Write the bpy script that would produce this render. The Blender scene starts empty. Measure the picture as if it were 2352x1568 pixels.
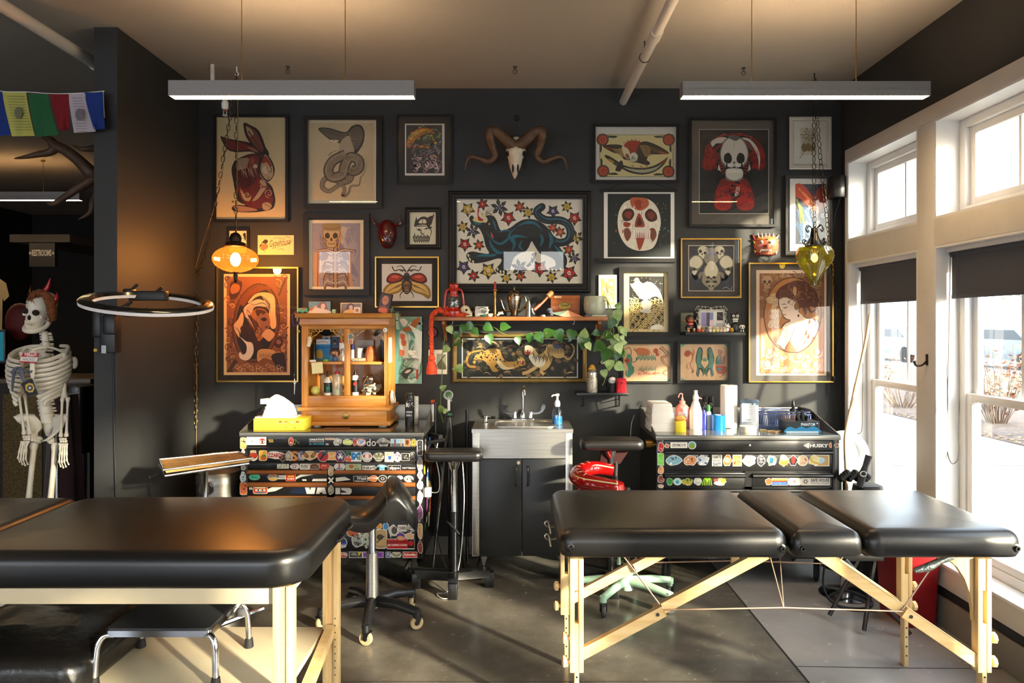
import bpy,bmesh,math,random
from mathutils import Vector as V,Matrix as M
from mathutils.geometry import tessellate_polygon
sc=bpy.context.scene
COL=sc.collection
R=math.radians
PI=math.pi
F,CX,CY,H,D=1568.0,1182.0,746.0,1.55,4.62
rnd=random.Random(7)
def P(px,py,d):
 return V(((px-CX)*d/F,d,H-(py-CY)*d/F))
def PX(px,d):return(px-CX)*d/F
def PZ(py,d):return H-(py-CY)*d/F
def lin(h,a=1.0):
 if not isinstance(h,str):
  return(h[0],h[1],h[2],a)
 h=h.lstrip('#')
 if len(h)==3:h=''.join(c*2 for c in h)
 o=[]
 for i in(0,2,4):
  c=int(h[i:i+2],16)/255
  o.append(c/12.92 if c<=.04045 else((c+.055)/1.055)**2.4)
 return(o[0],o[1],o[2],a)
 # materials
MATS={}
def _nm(name):
 m=bpy.data.materials.new(name);m.use_nodes=True
 nt=m.node_tree;nt.nodes.clear()
 out=nt.nodes.new('ShaderNodeOutputMaterial')
 MATS[name]=m
 return m,nt,out
def _coords(nt,sc_=(1,1,1)):
 tc=nt.nodes.new('ShaderNodeTexCoord');mp=nt.nodes.new('ShaderNodeMapping')
 nt.links.new(tc.outputs['Object'],mp.inputs[0]);mp.inputs['Scale'].default_value=sc_
 return mp.outputs[0]
def _noise(nt,co,scale,detail=3,rough=.55):
 n=nt.nodes.new('ShaderNodeTexNoise');n.inputs['Scale'].default_value=scale
 n.inputs['Detail'].default_value=detail;n.inputs['Roughness'].default_value=rough
 nt.links.new(co,n.inputs['Vector'])
 return n.outputs[0]
def _ramp(nt,fac,stops):
 r=nt.nodes.new('ShaderNodeValToRGB');cr=r.color_ramp
 while len(cr.elements)<len(stops):cr.elements.new(.5)
 for e,(p,c)in zip(cr.elements,stops):
  e.position=p;e.color=lin(c)
 nt.links.new(fac,r.inputs[0])
 return r.outputs[0]
def mat(name,col='#808080',rough=.5,metal=0,var=.12,scale=9,bump=0,bscale=60,spec=.5,emis=None,es=0,coat=0,vc=False,stretch=(1,1,1),col2=None,sheen=0,sss=0):
 if name in MATS:return MATS[name]
 m,nt,out=_nm(name)
 b=nt.nodes.new('ShaderNodeBsdfPrincipled');nt.links.new(b.outputs[0],out.inputs[0])
 b.inputs['Roughness'].default_value=rough;b.inputs['Metallic'].default_value=metal
 b.inputs['Specular IOR Level'].default_value=spec
 if coat:b.inputs['Coat Weight'].default_value=coat;b.inputs['Coat Roughness'].default_value=.08
 if sheen:b.inputs['Sheen Weight'].default_value=sheen
 if sss:b.inputs['Subsurface Weight'].default_value=sss;b.inputs['Subsurface Radius'].default_value=(.02,.01,.005)
 co=_coords(nt,stretch)
 n=_noise(nt,co,scale)
 if vc:
  at=nt.nodes.new('ShaderNodeAttribute');at.attribute_name='Col'
  mx=nt.nodes.new('ShaderNodeMix');mx.data_type='RGBA';mx.blend_type='MULTIPLY'
  mx.inputs[0].default_value=1
  nt.links.new(at.outputs['Color'],mx.inputs[6])
  nt.links.new(_ramp(nt,n,[(.3,(1-var,)*3),(.7,(1,1,1))]),mx.inputs[7])
  nt.links.new(mx.outputs[2],b.inputs['Base Color'])
 else:
  c=lin(col);c2=lin(col2)if col2 else None
  lo=[x*(1-var)for x in c[:3]];hi=[min(1,x*(1+var))for x in c[:3]]
  if c2:lo,hi=c[:3],c2[:3]
  nt.links.new(_ramp(nt,n,[(.3,tuple(lo)),(.7,tuple(hi))]),b.inputs['Base Color'])
 if bump:
  bn=nt.nodes.new('ShaderNodeBump');bn.inputs['Strength'].default_value=bump
  bn.inputs['Distance'].default_value=.004
  nt.links.new(_noise(nt,co,bscale,2),bn.inputs['Height']);nt.links.new(bn.outputs[0],b.inputs['Normal'])
 if emis:
  b.inputs['Emission Color'].default_value=lin(emis);b.inputs['Emission Strength'].default_value=es
 return m
def wood(name,c1,c2,axis=0,rough=.45,scale=5,coat=.15):
 if name in MATS:return MATS[name]
 st=[1,1,1];st=[9,9,9];st[axis]=.7
 return mat(name,c1,rough,0,0,scale,.05,40,.4,coat=coat,stretch=tuple(st),col2=c2)
def emit(name,col,s):
 if name in MATS:return MATS[name]
 m,nt,out=_nm(name)
 e=nt.nodes.new('ShaderNodeEmission');e.inputs[0].default_value=lin(col);e.inputs[1].default_value=s
 nt.links.new(e.outputs[0],out.inputs[0])
 return m
def glass(name,tint='#ffffff',refl=.06,grough=.02,body=None,bodyw=0,gcol='#ffffff',ior=1.45):
 """thin glass: tinted see-through + fresnel reflection (+ some diffuse body)"""
 if name in MATS:return MATS[name]
 m,nt,out=_nm(name)
 t=nt.nodes.new('ShaderNodeBsdfTransparent');t.inputs[0].default_value=lin(tint)
 last=t.outputs[0]
 if bodyw:
  d=nt.nodes.new('ShaderNodeBsdfDiffuse');d.inputs[0].default_value=lin(body)
  tl=nt.nodes.new('ShaderNodeBsdfTranslucent');tl.inputs[0].default_value=lin(body)
  m0=nt.nodes.new('ShaderNodeMixShader');m0.inputs[0].default_value=.5
  nt.links.new(d.outputs[0],m0.inputs[1]);nt.links.new(tl.outputs[0],m0.inputs[2])
  m1=nt.nodes.new('ShaderNodeMixShader');m1.inputs[0].default_value=bodyw
  nt.links.new(last,m1.inputs[1]);nt.links.new(m0.outputs[0],m1.inputs[2]);last=m1.outputs[0]
 g=nt.nodes.new('ShaderNodeBsdfGlossy');g.inputs['Roughness'].default_value=grough;g.inputs[0].default_value=lin(gcol)
 fr=nt.nodes.new('ShaderNodeLayerWeight');pw=nt.nodes.new('ShaderNodeMath');pw.operation='POWER';pw.inputs[1].default_value=4.5
 nt.links.new(fr.outputs['Facing'],pw.inputs[0])
 mm=nt.nodes.new('ShaderNodeMath');mm.operation='MULTIPLY_ADD';mm.inputs[1].default_value=.85;mm.inputs[2].default_value=refl;mm.use_clamp=True
 nt.links.new(pw.outputs[0],mm.inputs[0])
 mx=nt.nodes.new('ShaderNodeMixShader')
 nt.links.new(mm.outputs[0],mx.inputs[0]);nt.links.new(last,mx.inputs[1]);nt.links.new(g.outputs[0],mx.inputs[2])
 nt.links.new(mx.outputs[0],out.inputs[0])
 return m
 # objects
ORG={}
def tag(o,label=None,cat=None,group=None,kind=None):
 if label:o['label']=label
 if cat:o['category']=cat
 if group:o['group']=group
 if kind:o['kind']=kind
 return o
def thing(name,label,cat,loc=(0,0,0),group=None):
 o=bpy.data.objects.new(name,None);COL.objects.link(o)
 o.empty_display_size=.05
 o.location=V(loc);ORG[o]=V(loc)
 return tag(o,label,cat,group)
def children(o):return[c for c in bpy.data.objects if c.parent==o]
def copy_tree(o,parent=None,kids=None):
 c=o.copy();COL.objects.link(c)
 if parent:c.parent=parent
 ORG[c]=ORG.get(o,V())
 for k in children(o):copy_tree(k,c)
 return c
def crv(pts,n=6,closed=False):
 """Catmull-Rom through pts"""
 pts=[V(p)for p in pts];m=len(pts);out=[]
 rng=m if closed else m-1
 for i in range(rng):
  if closed:a,b,c,d=pts[i-1],pts[i],pts[(i+1)%m],pts[(i+2)%m]
  else:a,b,c,d=pts[max(i-1,0)],pts[i],pts[i+1],pts[min(i+2,m-1)]
  for k in range(n):
   t=k/n
   out.append(.5*((2*b)+(c-a)*t+(2*a-5*b+4*c-d)*t*t+(3*b-a-3*c+d)*t**3))
 if not closed:out.append(pts[-1])
 return out
def rr(x0,x1,y0,y1,r,n=6):
 o=[]
 for cx,cy,a in((x1-r,y1-r,0),(x0+r,y1-r,90),(x0+r,y0+r,180),(x1-r,y0+r,270)):
  for k in range(n+1):
   t=R(a+90*k/n);o.append((cx+r*math.cos(t),cy+r*math.sin(t)))
 return o
class MB:
 def __init__(s,col='#ffffff'):
  s.bm=bmesh.new();s.cl=s.bm.loops.layers.float_color.new('Col');s.c=lin(col);s.T=None;s.mi=0
 def col(s,c):s.c=lin(c);return s
 def _fin(s,faces,vs=None):
  for f in faces:
   f.material_index=s.mi
   for l in f.loops:l[s.cl]=s.c
  if s.T is not None and vs is not None:
   for v in vs:v.co=s.T@v.co
 def face(s,pts):
  vs=[s.bm.verts.new(V(p))for p in pts]
  f=s.bm.faces.new(vs);s._fin([f],vs);return s
 def box(s,c,size,rot=None,bev=0,seg=2):
  r=bmesh.ops.create_cube(s.bm,size=1);vs=r['verts']
  m=M.Diagonal(V(size)).to_4x4()
  if rot is not None:m=(rot if isinstance(rot,M)else M.Rotation(rot,4,'Z')).to_4x4()@m
  for v in vs:v.co=m@v.co+V(c)
  fs=set(f for v in vs for f in v.link_faces)
  if bev:
   es=set(e for v in vs for e in v.link_edges)
   r=bmesh.ops.bevel(s.bm,geom=list(es),offset=bev,segments=seg,affect='EDGES',profile=.5)
   vs=set(v for f in r['faces']for v in f.verts);fs=set(f for v in vs for f in v.link_faces)
   vs=set(v for f in fs for v in f.verts)
  s._fin(fs,vs);return s
 def bx(s,x0,x1,y0,y1,z0,z1,bev=0,seg=2):
  return s.box(((x0+x1)/2,(y0+y1)/2,(z0+z1)/2),(abs(x1-x0),abs(y1-y0),abs(z1-z0)),None,bev,seg)
 def beam(s,a,b,w,h,bev=0,up=(0,0,1)):
  """rectangular bar from a to b; w across, h along 'up'"""
  a,b=V(a),V(b);d=b-a;L=d.length;d.normalize();u=V(up)
  x=d.cross(u)
  if x.length<1e-4:x=d.cross(V((0,1,0)))
  x.normalize();u=x.cross(d)
  m=M((d,x,u)).transposed()
  return s.box((a+b)/2,(L,w,h),m,bev)
 def loft(s,rings,close=True,cap=True,capb=None):
  vr=[[s.bm.verts.new(V(p))for p in r]for r in rings];fs=[]
  n=len(vr[0])
  for a,b in zip(vr,vr[1:]):
   for i in range(n if close else n-1):
    j=(i+1)%n
    try:fs.append(s.bm.faces.new((a[i],a[j],b[j],b[i])))
    except ValueError:pass
  if cap and close:
   fs.append(s.bm.faces.new(list(reversed(vr[0]))))
  if(cap if capb is None else capb)and close:
   fs.append(s.bm.faces.new(vr[-1]))
  s._fin(fs,[v for r in vr for v in r]);return s
 def tube(s,pts,r=.01,n=8,cap=True,closed=False,flat=1.0):
  pts=[V(p)for p in pts];m=len(pts)
  rs=r if isinstance(r,(list,tuple))else[r]*m
  if len(rs)!=m:
   rs=[rs[min(int(i/(m-1)*(len(rs)-1)),len(rs)-2)]*(1-(i/(m-1)*(len(rs)-1))%1 if i<m-1 else 0)+rs[min(int(i/(m-1)*(len(rs)-1))+1,len(rs)-1)]*((i/(m-1)*(len(rs)-1))%1 if i<m-1 else 1)for i in range(m)]
  rings=[];up=None
  for i in range(m):
   if closed:t=pts[(i+1)%m]-pts[i-1]
   else:t=pts[min(i+1,m-1)]-pts[max(i-1,0)]
   if t.length<1e-9:t=V((0,0,1))
   t.normalize()
   if up is None:
    up=V((0,0,1))if abs(t.z)<.9 else V((0,1,0))
   x=t.cross(up)
   if x.length<1e-6:x=t.orthogonal()
   x.normalize();up=x.cross(t)
   rings.append([pts[i]+(x*math.cos(2*PI*k/n)+up*flat*math.sin(2*PI*k/n))*rs[i]for k in range(n)])
  if closed:rings.append(rings[0]);return s.loft(rings,True,False)
  return s.loft(rings,True,cap)
 def cyl(s,a,b,r,r2=None,n=16,cap=True):
  return s.tube([a,b],[r,r if r2 is None else r2],n,cap)
 def lathe(s,prof,o=(0,0,0),n=24,rot=None,cap=True,sx=1,sy=1):
  o=V(o);rings=[]
  for r,z in prof:
   r=max(r,1e-5)
   ring=[V((r*sx*math.cos(2*PI*k/n),r*sy*math.sin(2*PI*k/n),z))for k in range(n)]
   if rot is not None:ring=[rot@p for p in ring]
   rings.append([p+o for p in ring])
  return s.loft(rings,True,cap)
 def sph(s,c,r,u=14,v=10,rot=None):
  if not isinstance(r,(tuple,list)):r=(r,r,r)
  g=bmesh.ops.create_uvsphere(s.bm,u_segments=u,v_segments=v,radius=1);vs=g['verts']
  m=M.Diagonal(V(r))
  if rot is not None:m=rot.to_3x3()@m
  for q in vs:q.co=m@q.co+V(c)
  s._fin(set(f for q in vs for f in q.link_faces),vs);return s
 def prism(s,pts,ext):
  """polygon (3-D points) extruded by vector"""
  a=[V(p)for p in pts];e=V(ext)
  return s.loft([a,[p+e for p in a]],True,True)
 def torus(s,c,R_,r,n=24,m=8,rot=None,sx=1,sy=1):
  pts=[V((R_*sx*math.cos(2*PI*k/n),R_*sy*math.sin(2*PI*k/n),0))for k in range(n)]
  if rot is not None:pts=[rot.to_3x3()@p for p in pts]
  return s.tube([p+V(c)for p in pts],r,m,closed=True)
 def leaf(s,base,d,nrm,L,W,fold=.25,heart=True,n=6):
  d=V(d).normalized();nrm=V(nrm);x=d.cross(nrm).normalized();nrm=x.cross(d)
  prof=[(-.06,.0),(-.09,.2),(.0,.42),(.2,.5),(.45,.42),(.72,.22),(.9,.07),(1,0)]if heart else[(0,0),(.1,.18),(.3,.4),(.5,.45),(.7,.34),(.88,.14),(1,0)]
  L3=[];Cn=[];R3=[]
  for t,w in prof:
   dr=-nrm*(t*t*.18*L)
   Cn.append(V(base)+d*(max(t,0)*L)+dr)
   L3.append(V(base)+d*(t*L)+x*(w*W)+nrm*(w*W*fold)+dr)
   R3.append(V(base)+d*(t*L)-x*(w*W)+nrm*(w*W*fold)+dr)
  s.loft([L3,Cn,R3],False,False);return s
 def build(s,name,m,parent=None,label=None,sm=40,kind=None,doubles=False):
  bm=s.bm
  if doubles:bmesh.ops.remove_doubles(bm,verts=bm.verts,dist=1e-5)
  bmesh.ops.recalc_face_normals(bm,faces=bm.faces)
  if parent is not None:
   o=ORG.get(parent,V())
   for v in bm.verts:v.co-=o
  me=bpy.data.meshes.new(name);bm.to_mesh(me);bm.free()
  for mm in(m if isinstance(m,(list,tuple))else[m]):me.materials.append(mm)
  if sm:
   me.polygons.foreach_set('use_smooth',[True]*len(me.polygons));me.set_sharp_from_angle(angle=R(sm))
  ob=bpy.data.objects.new(name,me);COL.objects.link(ob)
  if parent is not None:
   ob.parent=parent;ORG[ob]=ORG.get(parent,V())
  else:ORG[ob]=V()
  if label:ob['label']=label
  if kind:ob['kind']=kind
  return ob
 def structure(s,name,m,sm=40):return s.build(name,m,kind='structure',sm=sm)
 def solo(s,name,m,label,cat,group=None,sm=40):
  """a thing that is one mesh: origin moved to its base"""
  xs=[v.co for v in s.bm.verts]
  o=V((sum(p.x for p in xs)/len(xs),sum(p.y for p in xs)/len(xs),min(p.z for p in xs)))
  for v in s.bm.verts:v.co-=o
  ob=s.build(name,m,sm=sm);ob.location=o;ORG[ob]=o
  return tag(ob,label,cat,group)
  # flat artwork / lettering
TXT={}
def txt(body,bold=0,shear=0):
 k=(body,bold,shear)
 if k in TXT:return TXT[k]
 cu=bpy.data.curves.new('lettering','FONT');cu.body=body;cu.size=1;cu.offset=bold;cu.shear=shear
 cu.resolution_u=2
 ob=bpy.data.objects.new('lettering',cu);COL.objects.link(ob)
 me=bpy.data.meshes.new_from_object(ob.evaluated_get(bpy.context.evaluated_depsgraph_get()))
 ps=[[(me.vertices[i].co.x,me.vertices[i].co.y)for i in p.vertices]for p in me.polygons]
 bpy.data.objects.remove(ob);bpy.data.curves.remove(cu);bpy.data.meshes.remove(me)
 xs=[x for p in ps for x,y in p]or[0,1];ys=[y for p in ps for x,y in p]or[0,1]
 TXT[k]=(ps,min(xs),max(xs),min(ys),max(ys))
 return TXT[k]
EPS=.00008
class Art(MB):
 def build(s,*a,**k):
  f=.0025/max(s.k*EPS,.0025)
  if f<1:
   for v in s.bm.verts:
    q=(v.co-s.o).dot(s.nn)
    if q>0:v.co-=s.nn*q*(1-f)
  return MB.build(s,*a,**k)
 """flat printed picture; coordinates are in a local 2-D frame (x right, y down) mapped onto a plane"""
 def __init__(s,org,ux,uy,nrm,xf=(0,0,1)):
  MB.__init__(s);s.o=V(org);s.ux=V(ux);s.uy=V(uy);s.nn=V(nrm).normalized();s.k=0;s.xf=xf;s.q=1
 @classmethod
 def wall(cls,d,xf=(0,0,1)):
  """plane parallel to the back wall at distance d, in photo pixel units"""
  u=d/F
  return cls((-CX*u,d,H+CY*u),(u,0,0),(0,0,-u),(0,-1,0),xf)
 def _m(s,x,y):
  x=s.xf[0]+x*s.xf[2];y=s.xf[1]+y*s.xf[2]
  return s.o+s.ux*x+s.uy*y+s.nn*(s.k*EPS)
 def tri(s,c,polys):
  s.c=lin(c);fs=[]
  for p in polys:
   try:fs.append(s.bm.faces.new([s.bm.verts.new(s._m(*q))for q in p]))
   except ValueError:pass
  s._fin(fs);return s
 def p(s,c,pts,sm=0,hold=False):
  if not hold:s.k+=1
  if sm:pts=[(q.x,q.y)for q in crv([(a,b,0)for a,b in pts],sm if sm>1 else 5,True)]
  t=tessellate_polygon([[V((a,b,0))for a,b in pts]])
  return s.tri(c,[[pts[i]for i in f]for f in t])
 def b(s,c,*pts,hold=False):return s.p(c,pts,5,hold)
 def r(s,c,x0,y0,x1,y1,hold=False):return s.p(c,[(x0,y0),(x1,y0),(x1,y1),(x0,y1)],0,hold)
 def rr(s,c,x0,y0,x1,y1,r):return s.p(c,rr(x0,x1,y0,y1,r,3))
 def e(s,c,x,y,rx,ry=None,rot=0,n=18,hold=False):
  ry=rx if ry is None else ry;a=R(rot)
  return s.p(c,[(x+rx*math.cos(t)*math.cos(a)-ry*math.sin(t)*math.sin(a),y+rx*math.cos(t)*math.sin(a)+ry*math.sin(t)*math.cos(a))for t in[2*PI*i/n for i in range(n)]],0,hold)
 def s(s,c,w,*pts,sm=5,hold=False,taper=None):
  if not hold:s.k+=1
  q=[(a.x,a.y)for a in crv([(x,y,0)for x,y in pts],sm)]if sm and len(pts)>2 else list(pts)
  m=len(q);L=[];Rr=[]
  for i in range(m):
   dx=q[min(i+1,m-1)][0]-q[max(i-1,0)][0];dy=q[min(i+1,m-1)][1]-q[max(i-1,0)][1]
   l=math.hypot(dx,dy)or 1;t=i/(m-1)
   if taper is None:ww=w
   elif taper=='both':ww=w*math.sin(PI*min(max(t,.04),.96))
   else:ww=w*(1-t)+taper*t
   ww/=2
   L.append((q[i][0]-dy/l*ww,q[i][1]+dx/l*ww));Rr.append((q[i][0]+dy/l*ww,q[i][1]-dx/l*ww))
  return s.tri(c,[[L[i],Rr[i],Rr[i+1],L[i+1]]for i in range(m-1)])
 def t(s,c,body,x0,y0,x1,y1,bold=.01,shear=0,rot=0):
  ps,a,b,e,f=txt(body,bold,shear);s.k+=1
  fx=(x1-x0)/((b-a)or 1);fy=(y1-y0)/((f-e)or 1);q=R(rot);cx,cy=(x0+x1)/2,(y0+y1)/2
  o=[]
  for p in ps:
   l=[]
   for x,y in p:
    u,v=x0+(x-a)*fx-cx,y1-(y-e)*fy-cy
    l.append((cx+u*math.cos(q)-v*math.sin(q),cy+u*math.sin(q)+v*math.cos(q)))
   o.append(l)
  return s.tri(c,o)
 def star(s,c,x,y,r,r2=None,n=5,rot=-90):
  r2=r*.45 if r2 is None else r2
  return s.p(c,[(x+(r if i%2==0 else r2)*math.cos(R(rot+180*i/n)),y+(r if i%2==0 else r2)*math.sin(R(rot+180*i/n)))for i in range(2*n)])
 def spiral(s,c,w,x,y,r,turns=1.5,a0=0,d=1,taper=None):
  n=int(10*turns);return s.s(c,w,*[(x+r*(1-i/n*.9)*math.cos(R(a0)+d*2*PI*turns*i/n),y+r*(1-i/n*.9)*math.sin(R(a0)+d*2*PI*turns*i/n))for i in range(n+1)],sm=2,taper=taper)
  # camera, world, light
cam=bpy.data.objects.new('camera',bpy.data.cameras.new('camera'));COL.objects.link(cam)
cam.location=(0,0,H);cam.rotation_euler=(PI/2,0,0)
cam.data.sensor_fit='HORIZONTAL';cam.data.sensor_width=36;cam.data.lens=36*F/2352
cam.data.shift_x=(1176-CX)/2352;cam.data.shift_y=(CY-784)/2352;cam.data.clip_start=.05
sc.camera=cam
sc.view_settings.view_transform='Standard';sc.view_settings.look='None'
sc.view_settings.exposure=.5;sc.view_settings.gamma=1;sc.view_settings.use_curve_mapping=False
cy=sc.cycles
cy.max_bounces=7;cy.diffuse_bounces=3;cy.glossy_bounces=3;cy.transmission_bounces=4;cy.transparent_max_bounces=12
cy.caustics_reflective=False;cy.caustics_refractive=False;cy.sample_clamp_indirect=6;cy.use_denoising=True
SUN_AZ,SUN_EL=46.0,14.0
w=bpy.data.worlds.new('sky');sc.world=w;w.use_nodes=True
nt=w.node_tree;bg=nt.nodes['Background']
sky=nt.nodes.new('ShaderNodeTexSky');sky.sky_type='NISHITA';sky.sun_disc=False
sky.sun_elevation=R(24);sky.sun_rotation=R(180-SUN_AZ);sky.air_density=1.4;sky.dust_density=3;sky.ozone_density=1.5
mxs=nt.nodes.new('ShaderNodeMix');mxs.data_type='RGBA';mxs.inputs[0].default_value=.55
mxs.inputs[7].default_value=(9.5,10.2,11.5,1)
nt.links.new(sky.outputs[0],mxs.inputs[6]);nt.links.new(mxs.outputs[2],bg.inputs[0])
bg.inputs[1].default_value=.85
sun=bpy.data.objects.new('sun',bpy.data.lights.new('sun','SUN'));COL.objects.link(sun)
sun.data.energy=14;sun.data.color=(1,.84,.62);sun.data.angle=R(2.6)
sdir=V((-math.sin(R(SUN_AZ))*math.cos(R(SUN_EL)),math.cos(R(SUN_AZ))*math.cos(R(SUN_EL)),-math.sin(R(SUN_EL))))
sun.rotation_euler=sdir.to_track_quat('-Z','Y').to_euler();sun.location=(6,-3,5)
# room shell
WALLM=mat('dark wall paint','#262727',.62,var=.1,scale=3,bump=.12,bscale=220)
HALLM=mat('black hall paint','#141211',.8,var=.1)
CEILM=mat('textured ceiling','#a0988b',.9,var=.05,scale=200,bump=.5,bscale=160)
TRIM=mat('white painted trim','#d2cdc3',.5,var=.03,bump=.05,bscale=90)
VINYL=mat('white vinyl','#dedcd8',.35,var=.02)
BASEM=mat('grey baseboard','#7d786e',.5,var=.04)
ZC=H+(CY-203)*D/F
XL,XR=PX(457,D),2.21
XI=XL-.125
YP=3.67
def concrete():
 m,nt,out=_nm('polished concrete')
 b=nt.nodes.new('ShaderNodeBsdfPrincipled');nt.links.new(b.outputs[0],out.inputs[0])
 co=_coords(nt)
 n1=_noise(nt,co,1.7,5,.55);n2=_noise(nt,co,11,10,.75)
 mx=nt.nodes.new('ShaderNodeMix');mx.data_type='RGBA';mx.blend_type='MULTIPLY';mx.inputs[0].default_value=1
 nt.links.new(_ramp(nt,n1,[(.22,'#433f37'),(.5,'#69645a'),(.8,'#938d81')]),mx.inputs[6])
 nt.links.new(_ramp(nt,n2,[(.2,(.62,.62,.62)),(.8,(1,1,1))]),mx.inputs[7])
 sx=nt.nodes.new('ShaderNodeSeparateXYZ');nt.links.new(co,sx.inputs[0])
 gt=nt.nodes.new('ShaderNodeMath');gt.operation='GREATER_THAN';gt.inputs[1].default_value=1.27
 nt.links.new(sx.outputs[0],gt.inputs[0])
 m2=nt.nodes.new('ShaderNodeMix');m2.data_type='RGBA'
 nt.links.new(gt.outputs[0],m2.inputs[0]);nt.links.new(mx.outputs[2],m2.inputs[6])
 nt.links.new(_ramp(nt,n1,[(.3,'#827e7a'),(.7,'#a09b96')]),m2.inputs[7])
 nt.links.new(m2.outputs[2],b.inputs['Base Color'])
 nt.links.new(_ramp(nt,n2,[(.3,(.17,)*3),(.7,(.30,)*3)]),b.inputs['Roughness'])
 return m
fl=MB().bx(-7,XR+.02,-3.3,10,-.1,0).structure('floor',concrete())
JM=mat('floor joint','#171512',.9)
def jline(pts,w):
 mb=MB()
 for a,b in zip(pts,pts[1:]):
  d=(V(b)-V(a)).normalized();n=V((-d.y,d.x,0))*w/2
  mb.face([V(a)-n,V(b)-n,V(b)+n,V(a)+n])
 mb.build('control_joint',JM,fl)
jline([(1.275,-3.2,.0006),(1.275,4.6,.0006)],.011)
jline([(1.28,3.10,.0006),(1.7,3.085,.0006),(2.2,3.08,.0006)],.006)
jline([(-2.4,2.965,.0006),(1.27,2.97,.0006)],.004)
MB().bx(-7.1,2.46,-3.4,10.1,ZC,ZC+.1).structure('ceiling',CEILM)
MB().bx(XI,2.46,D,D+.12,0,ZC).structure('wall_back',WALLM)
MB().bx(XI,XL,YP,D,0,ZC).structure('wall_left',WALLM)
MB().bx(XI,XI+.1,D+.12,10,0,ZC).structure('wall_hall_right',HALLM)
MB().bx(-7.1,-7,-3.4,10,0,ZC).structure('wall_hall_left',HALLM)
MB().bx(-7,XI+.1,9.9,10,0,ZC).structure('wall_hall_back',HALLM)
fw=MB();fo=[(-6.9,-5.45,.3,2.9),(-3.9,-3.62,.3,1.75),(-3.6,-3.0,.3,1.75,2.5,2.9),(-2.9,-1.25,.3,1.72),(-1.1,-.25,1.45,2.05),(-.2,.38,1.45,2.05,2.55,2.9),(.48,.9,1.45,2.05,2.55,2.9)]  # transoms follow the glass reflections; lower and hall-side openings added for fill light
xs=[-7]+[x for f in fo for x in f[:2]]+[2.46]
for a,b in zip(xs[::2],xs[1::2]):fw.bx(a,b,-3.4,-3.25,0,ZC)
for a,b,*zz in fo:
 zz=[0]+zz+[ZC]
 for z0,z1 in zip(zz[::2],zz[1::2]):fw.bx(a,b,-3.4,-3.25,z0,z1)
fw.structure('wall_front',WALLM)
WIN=[(3.71,4.49),(2.78,3.56),(1.85,2.63),(.92,1.70),(-.01,.77),(-.94,-.16),(-1.87,-1.09)]
ZL0,ZL1,ZU0,ZU1=.32,1.96,2.10,2.62
rw=MB();X1=2.40
ys=[D+.12]+[y for a,b in WIN for y in(b,a)]+[-3.4]
for a,b in zip(ys[::2],ys[1::2]):rw.bx(XR,X1,b,a,0,ZC)
for a,b in WIN:
 rw.bx(XR,X1,a,b,0,ZL0);rw.bx(XR,X1,a,b,ZL1,ZU0);rw.bx(XR,X1,a,b,ZU1,ZC)
rw.structure('wall_right',WALLM)
cs=MB()
y0,y1=WIN[-1][0]-.09,WIN[0][1]+.035
cs.bx(XR-.022,XR,y0,y1,ZU1,ZU1+.085,.003);cs.bx(XR-.022,XR,y0,y1,ZL1,ZU0,.003)
cs.bx(XR-.022,XR,y0,y1,ZL0-.11,ZL0,.003)
for k,(a,b)in enumerate(WIN):
 t=WIN[k-1][0]if k else y1
 cs.bx(XR-.0225,XR,b,t,ZL0,ZU1,.003)
cs.bx(XR-.022,XR,y0,WIN[-1][0],ZL0,ZU1)
cs.structure('trim_1',TRIM)
GL=glass('window glass','#f4fbfb',.05)
for k,(a,b)in enumerate(WIN):
 fr=MB()
 for z0,z1 in((ZL0,ZL1),(ZU0,ZU1)):
  fr.bx(XR-.02,X1,a,a+.012,z0,z1);fr.bx(XR-.02,X1,b-.012,b,z0,z1)
  fr.bx(XR-.0195,X1,a+.012,b-.012,z1-.012,z1);fr.bx(XR-(.03 if z0<1 else .0195),X1,a+.012,b-.012,z0,z0+.014)
  q=.045;A,B,Z0,Z1=a+.012,b-.012,z0+.014,z1-.012
  for(u0,u1,v0,v1)in((A,A+q,Z0,Z1),(B-q,B,Z0,Z1),(A+q,B-q,Z0,Z0+q),(A+q,B-q,Z1-q,Z1)):
   fr.bx(2.31,2.395,u0,u1,v0,v1,.004)
  if z0>1:s0,s1,sx=[(Z0+q,Z1-q)],None,2.35;S=[(Z0+q,Z1-q,2.352,1)]
  else:S=[(Z0+q,1.20,2.335,0),(1.155,Z1-q,2.365,1)]
  for v0,v1,sx,mun in S:
   A2,B2=A+q,B-q;p=.04
   for(u0,u1,w0,w1)in((A2,A2+p,v0,v1),(B2-p,B2,v0,v1),(A2+p,B2-p,v0,v0+p),(A2+p,B2-p,v1-p,v1)):
    fr.bx(sx-.015,sx+.015,u0,u1,w0,w1,.003)
   if mun:fr.bx(sx-.004,sx+.004,(A2+B2)/2-.009,(A2+B2)/2+.009,v0+p,v1-p)
 root=fr.structure('window_%d'%(k+1),VINYL)
 for nm,z0,z1,x in(('pane',1.17,ZL1-.06,2.366),('pane',ZL0+.06,1.17,2.336),('pane',ZU0+.06,ZU1-.06,2.353)):
  MB().face([(x,a+.06,z0),(x,b-.06,z0),(x,b-.06,z1),(x,a+.06,z1)]).build(nm,GL,root)
bb=MB().bx(XR-.016,XR,-3.2,D,0,.155,.004).structure('baseboard_right',BASEM)
MB().bx(XL,XR-.016,D-.015,D,0,.125,.004).structure('baseboard_back',BASEM)
MB().bx(XL,XL+.015,YP,D-.015,0,.125,.004).structure('baseboard_left',BASEM)
BLF=mat('blind fabric','#41444d',.85,var=.05,scale=120,bump=.1,bscale=300)
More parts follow.
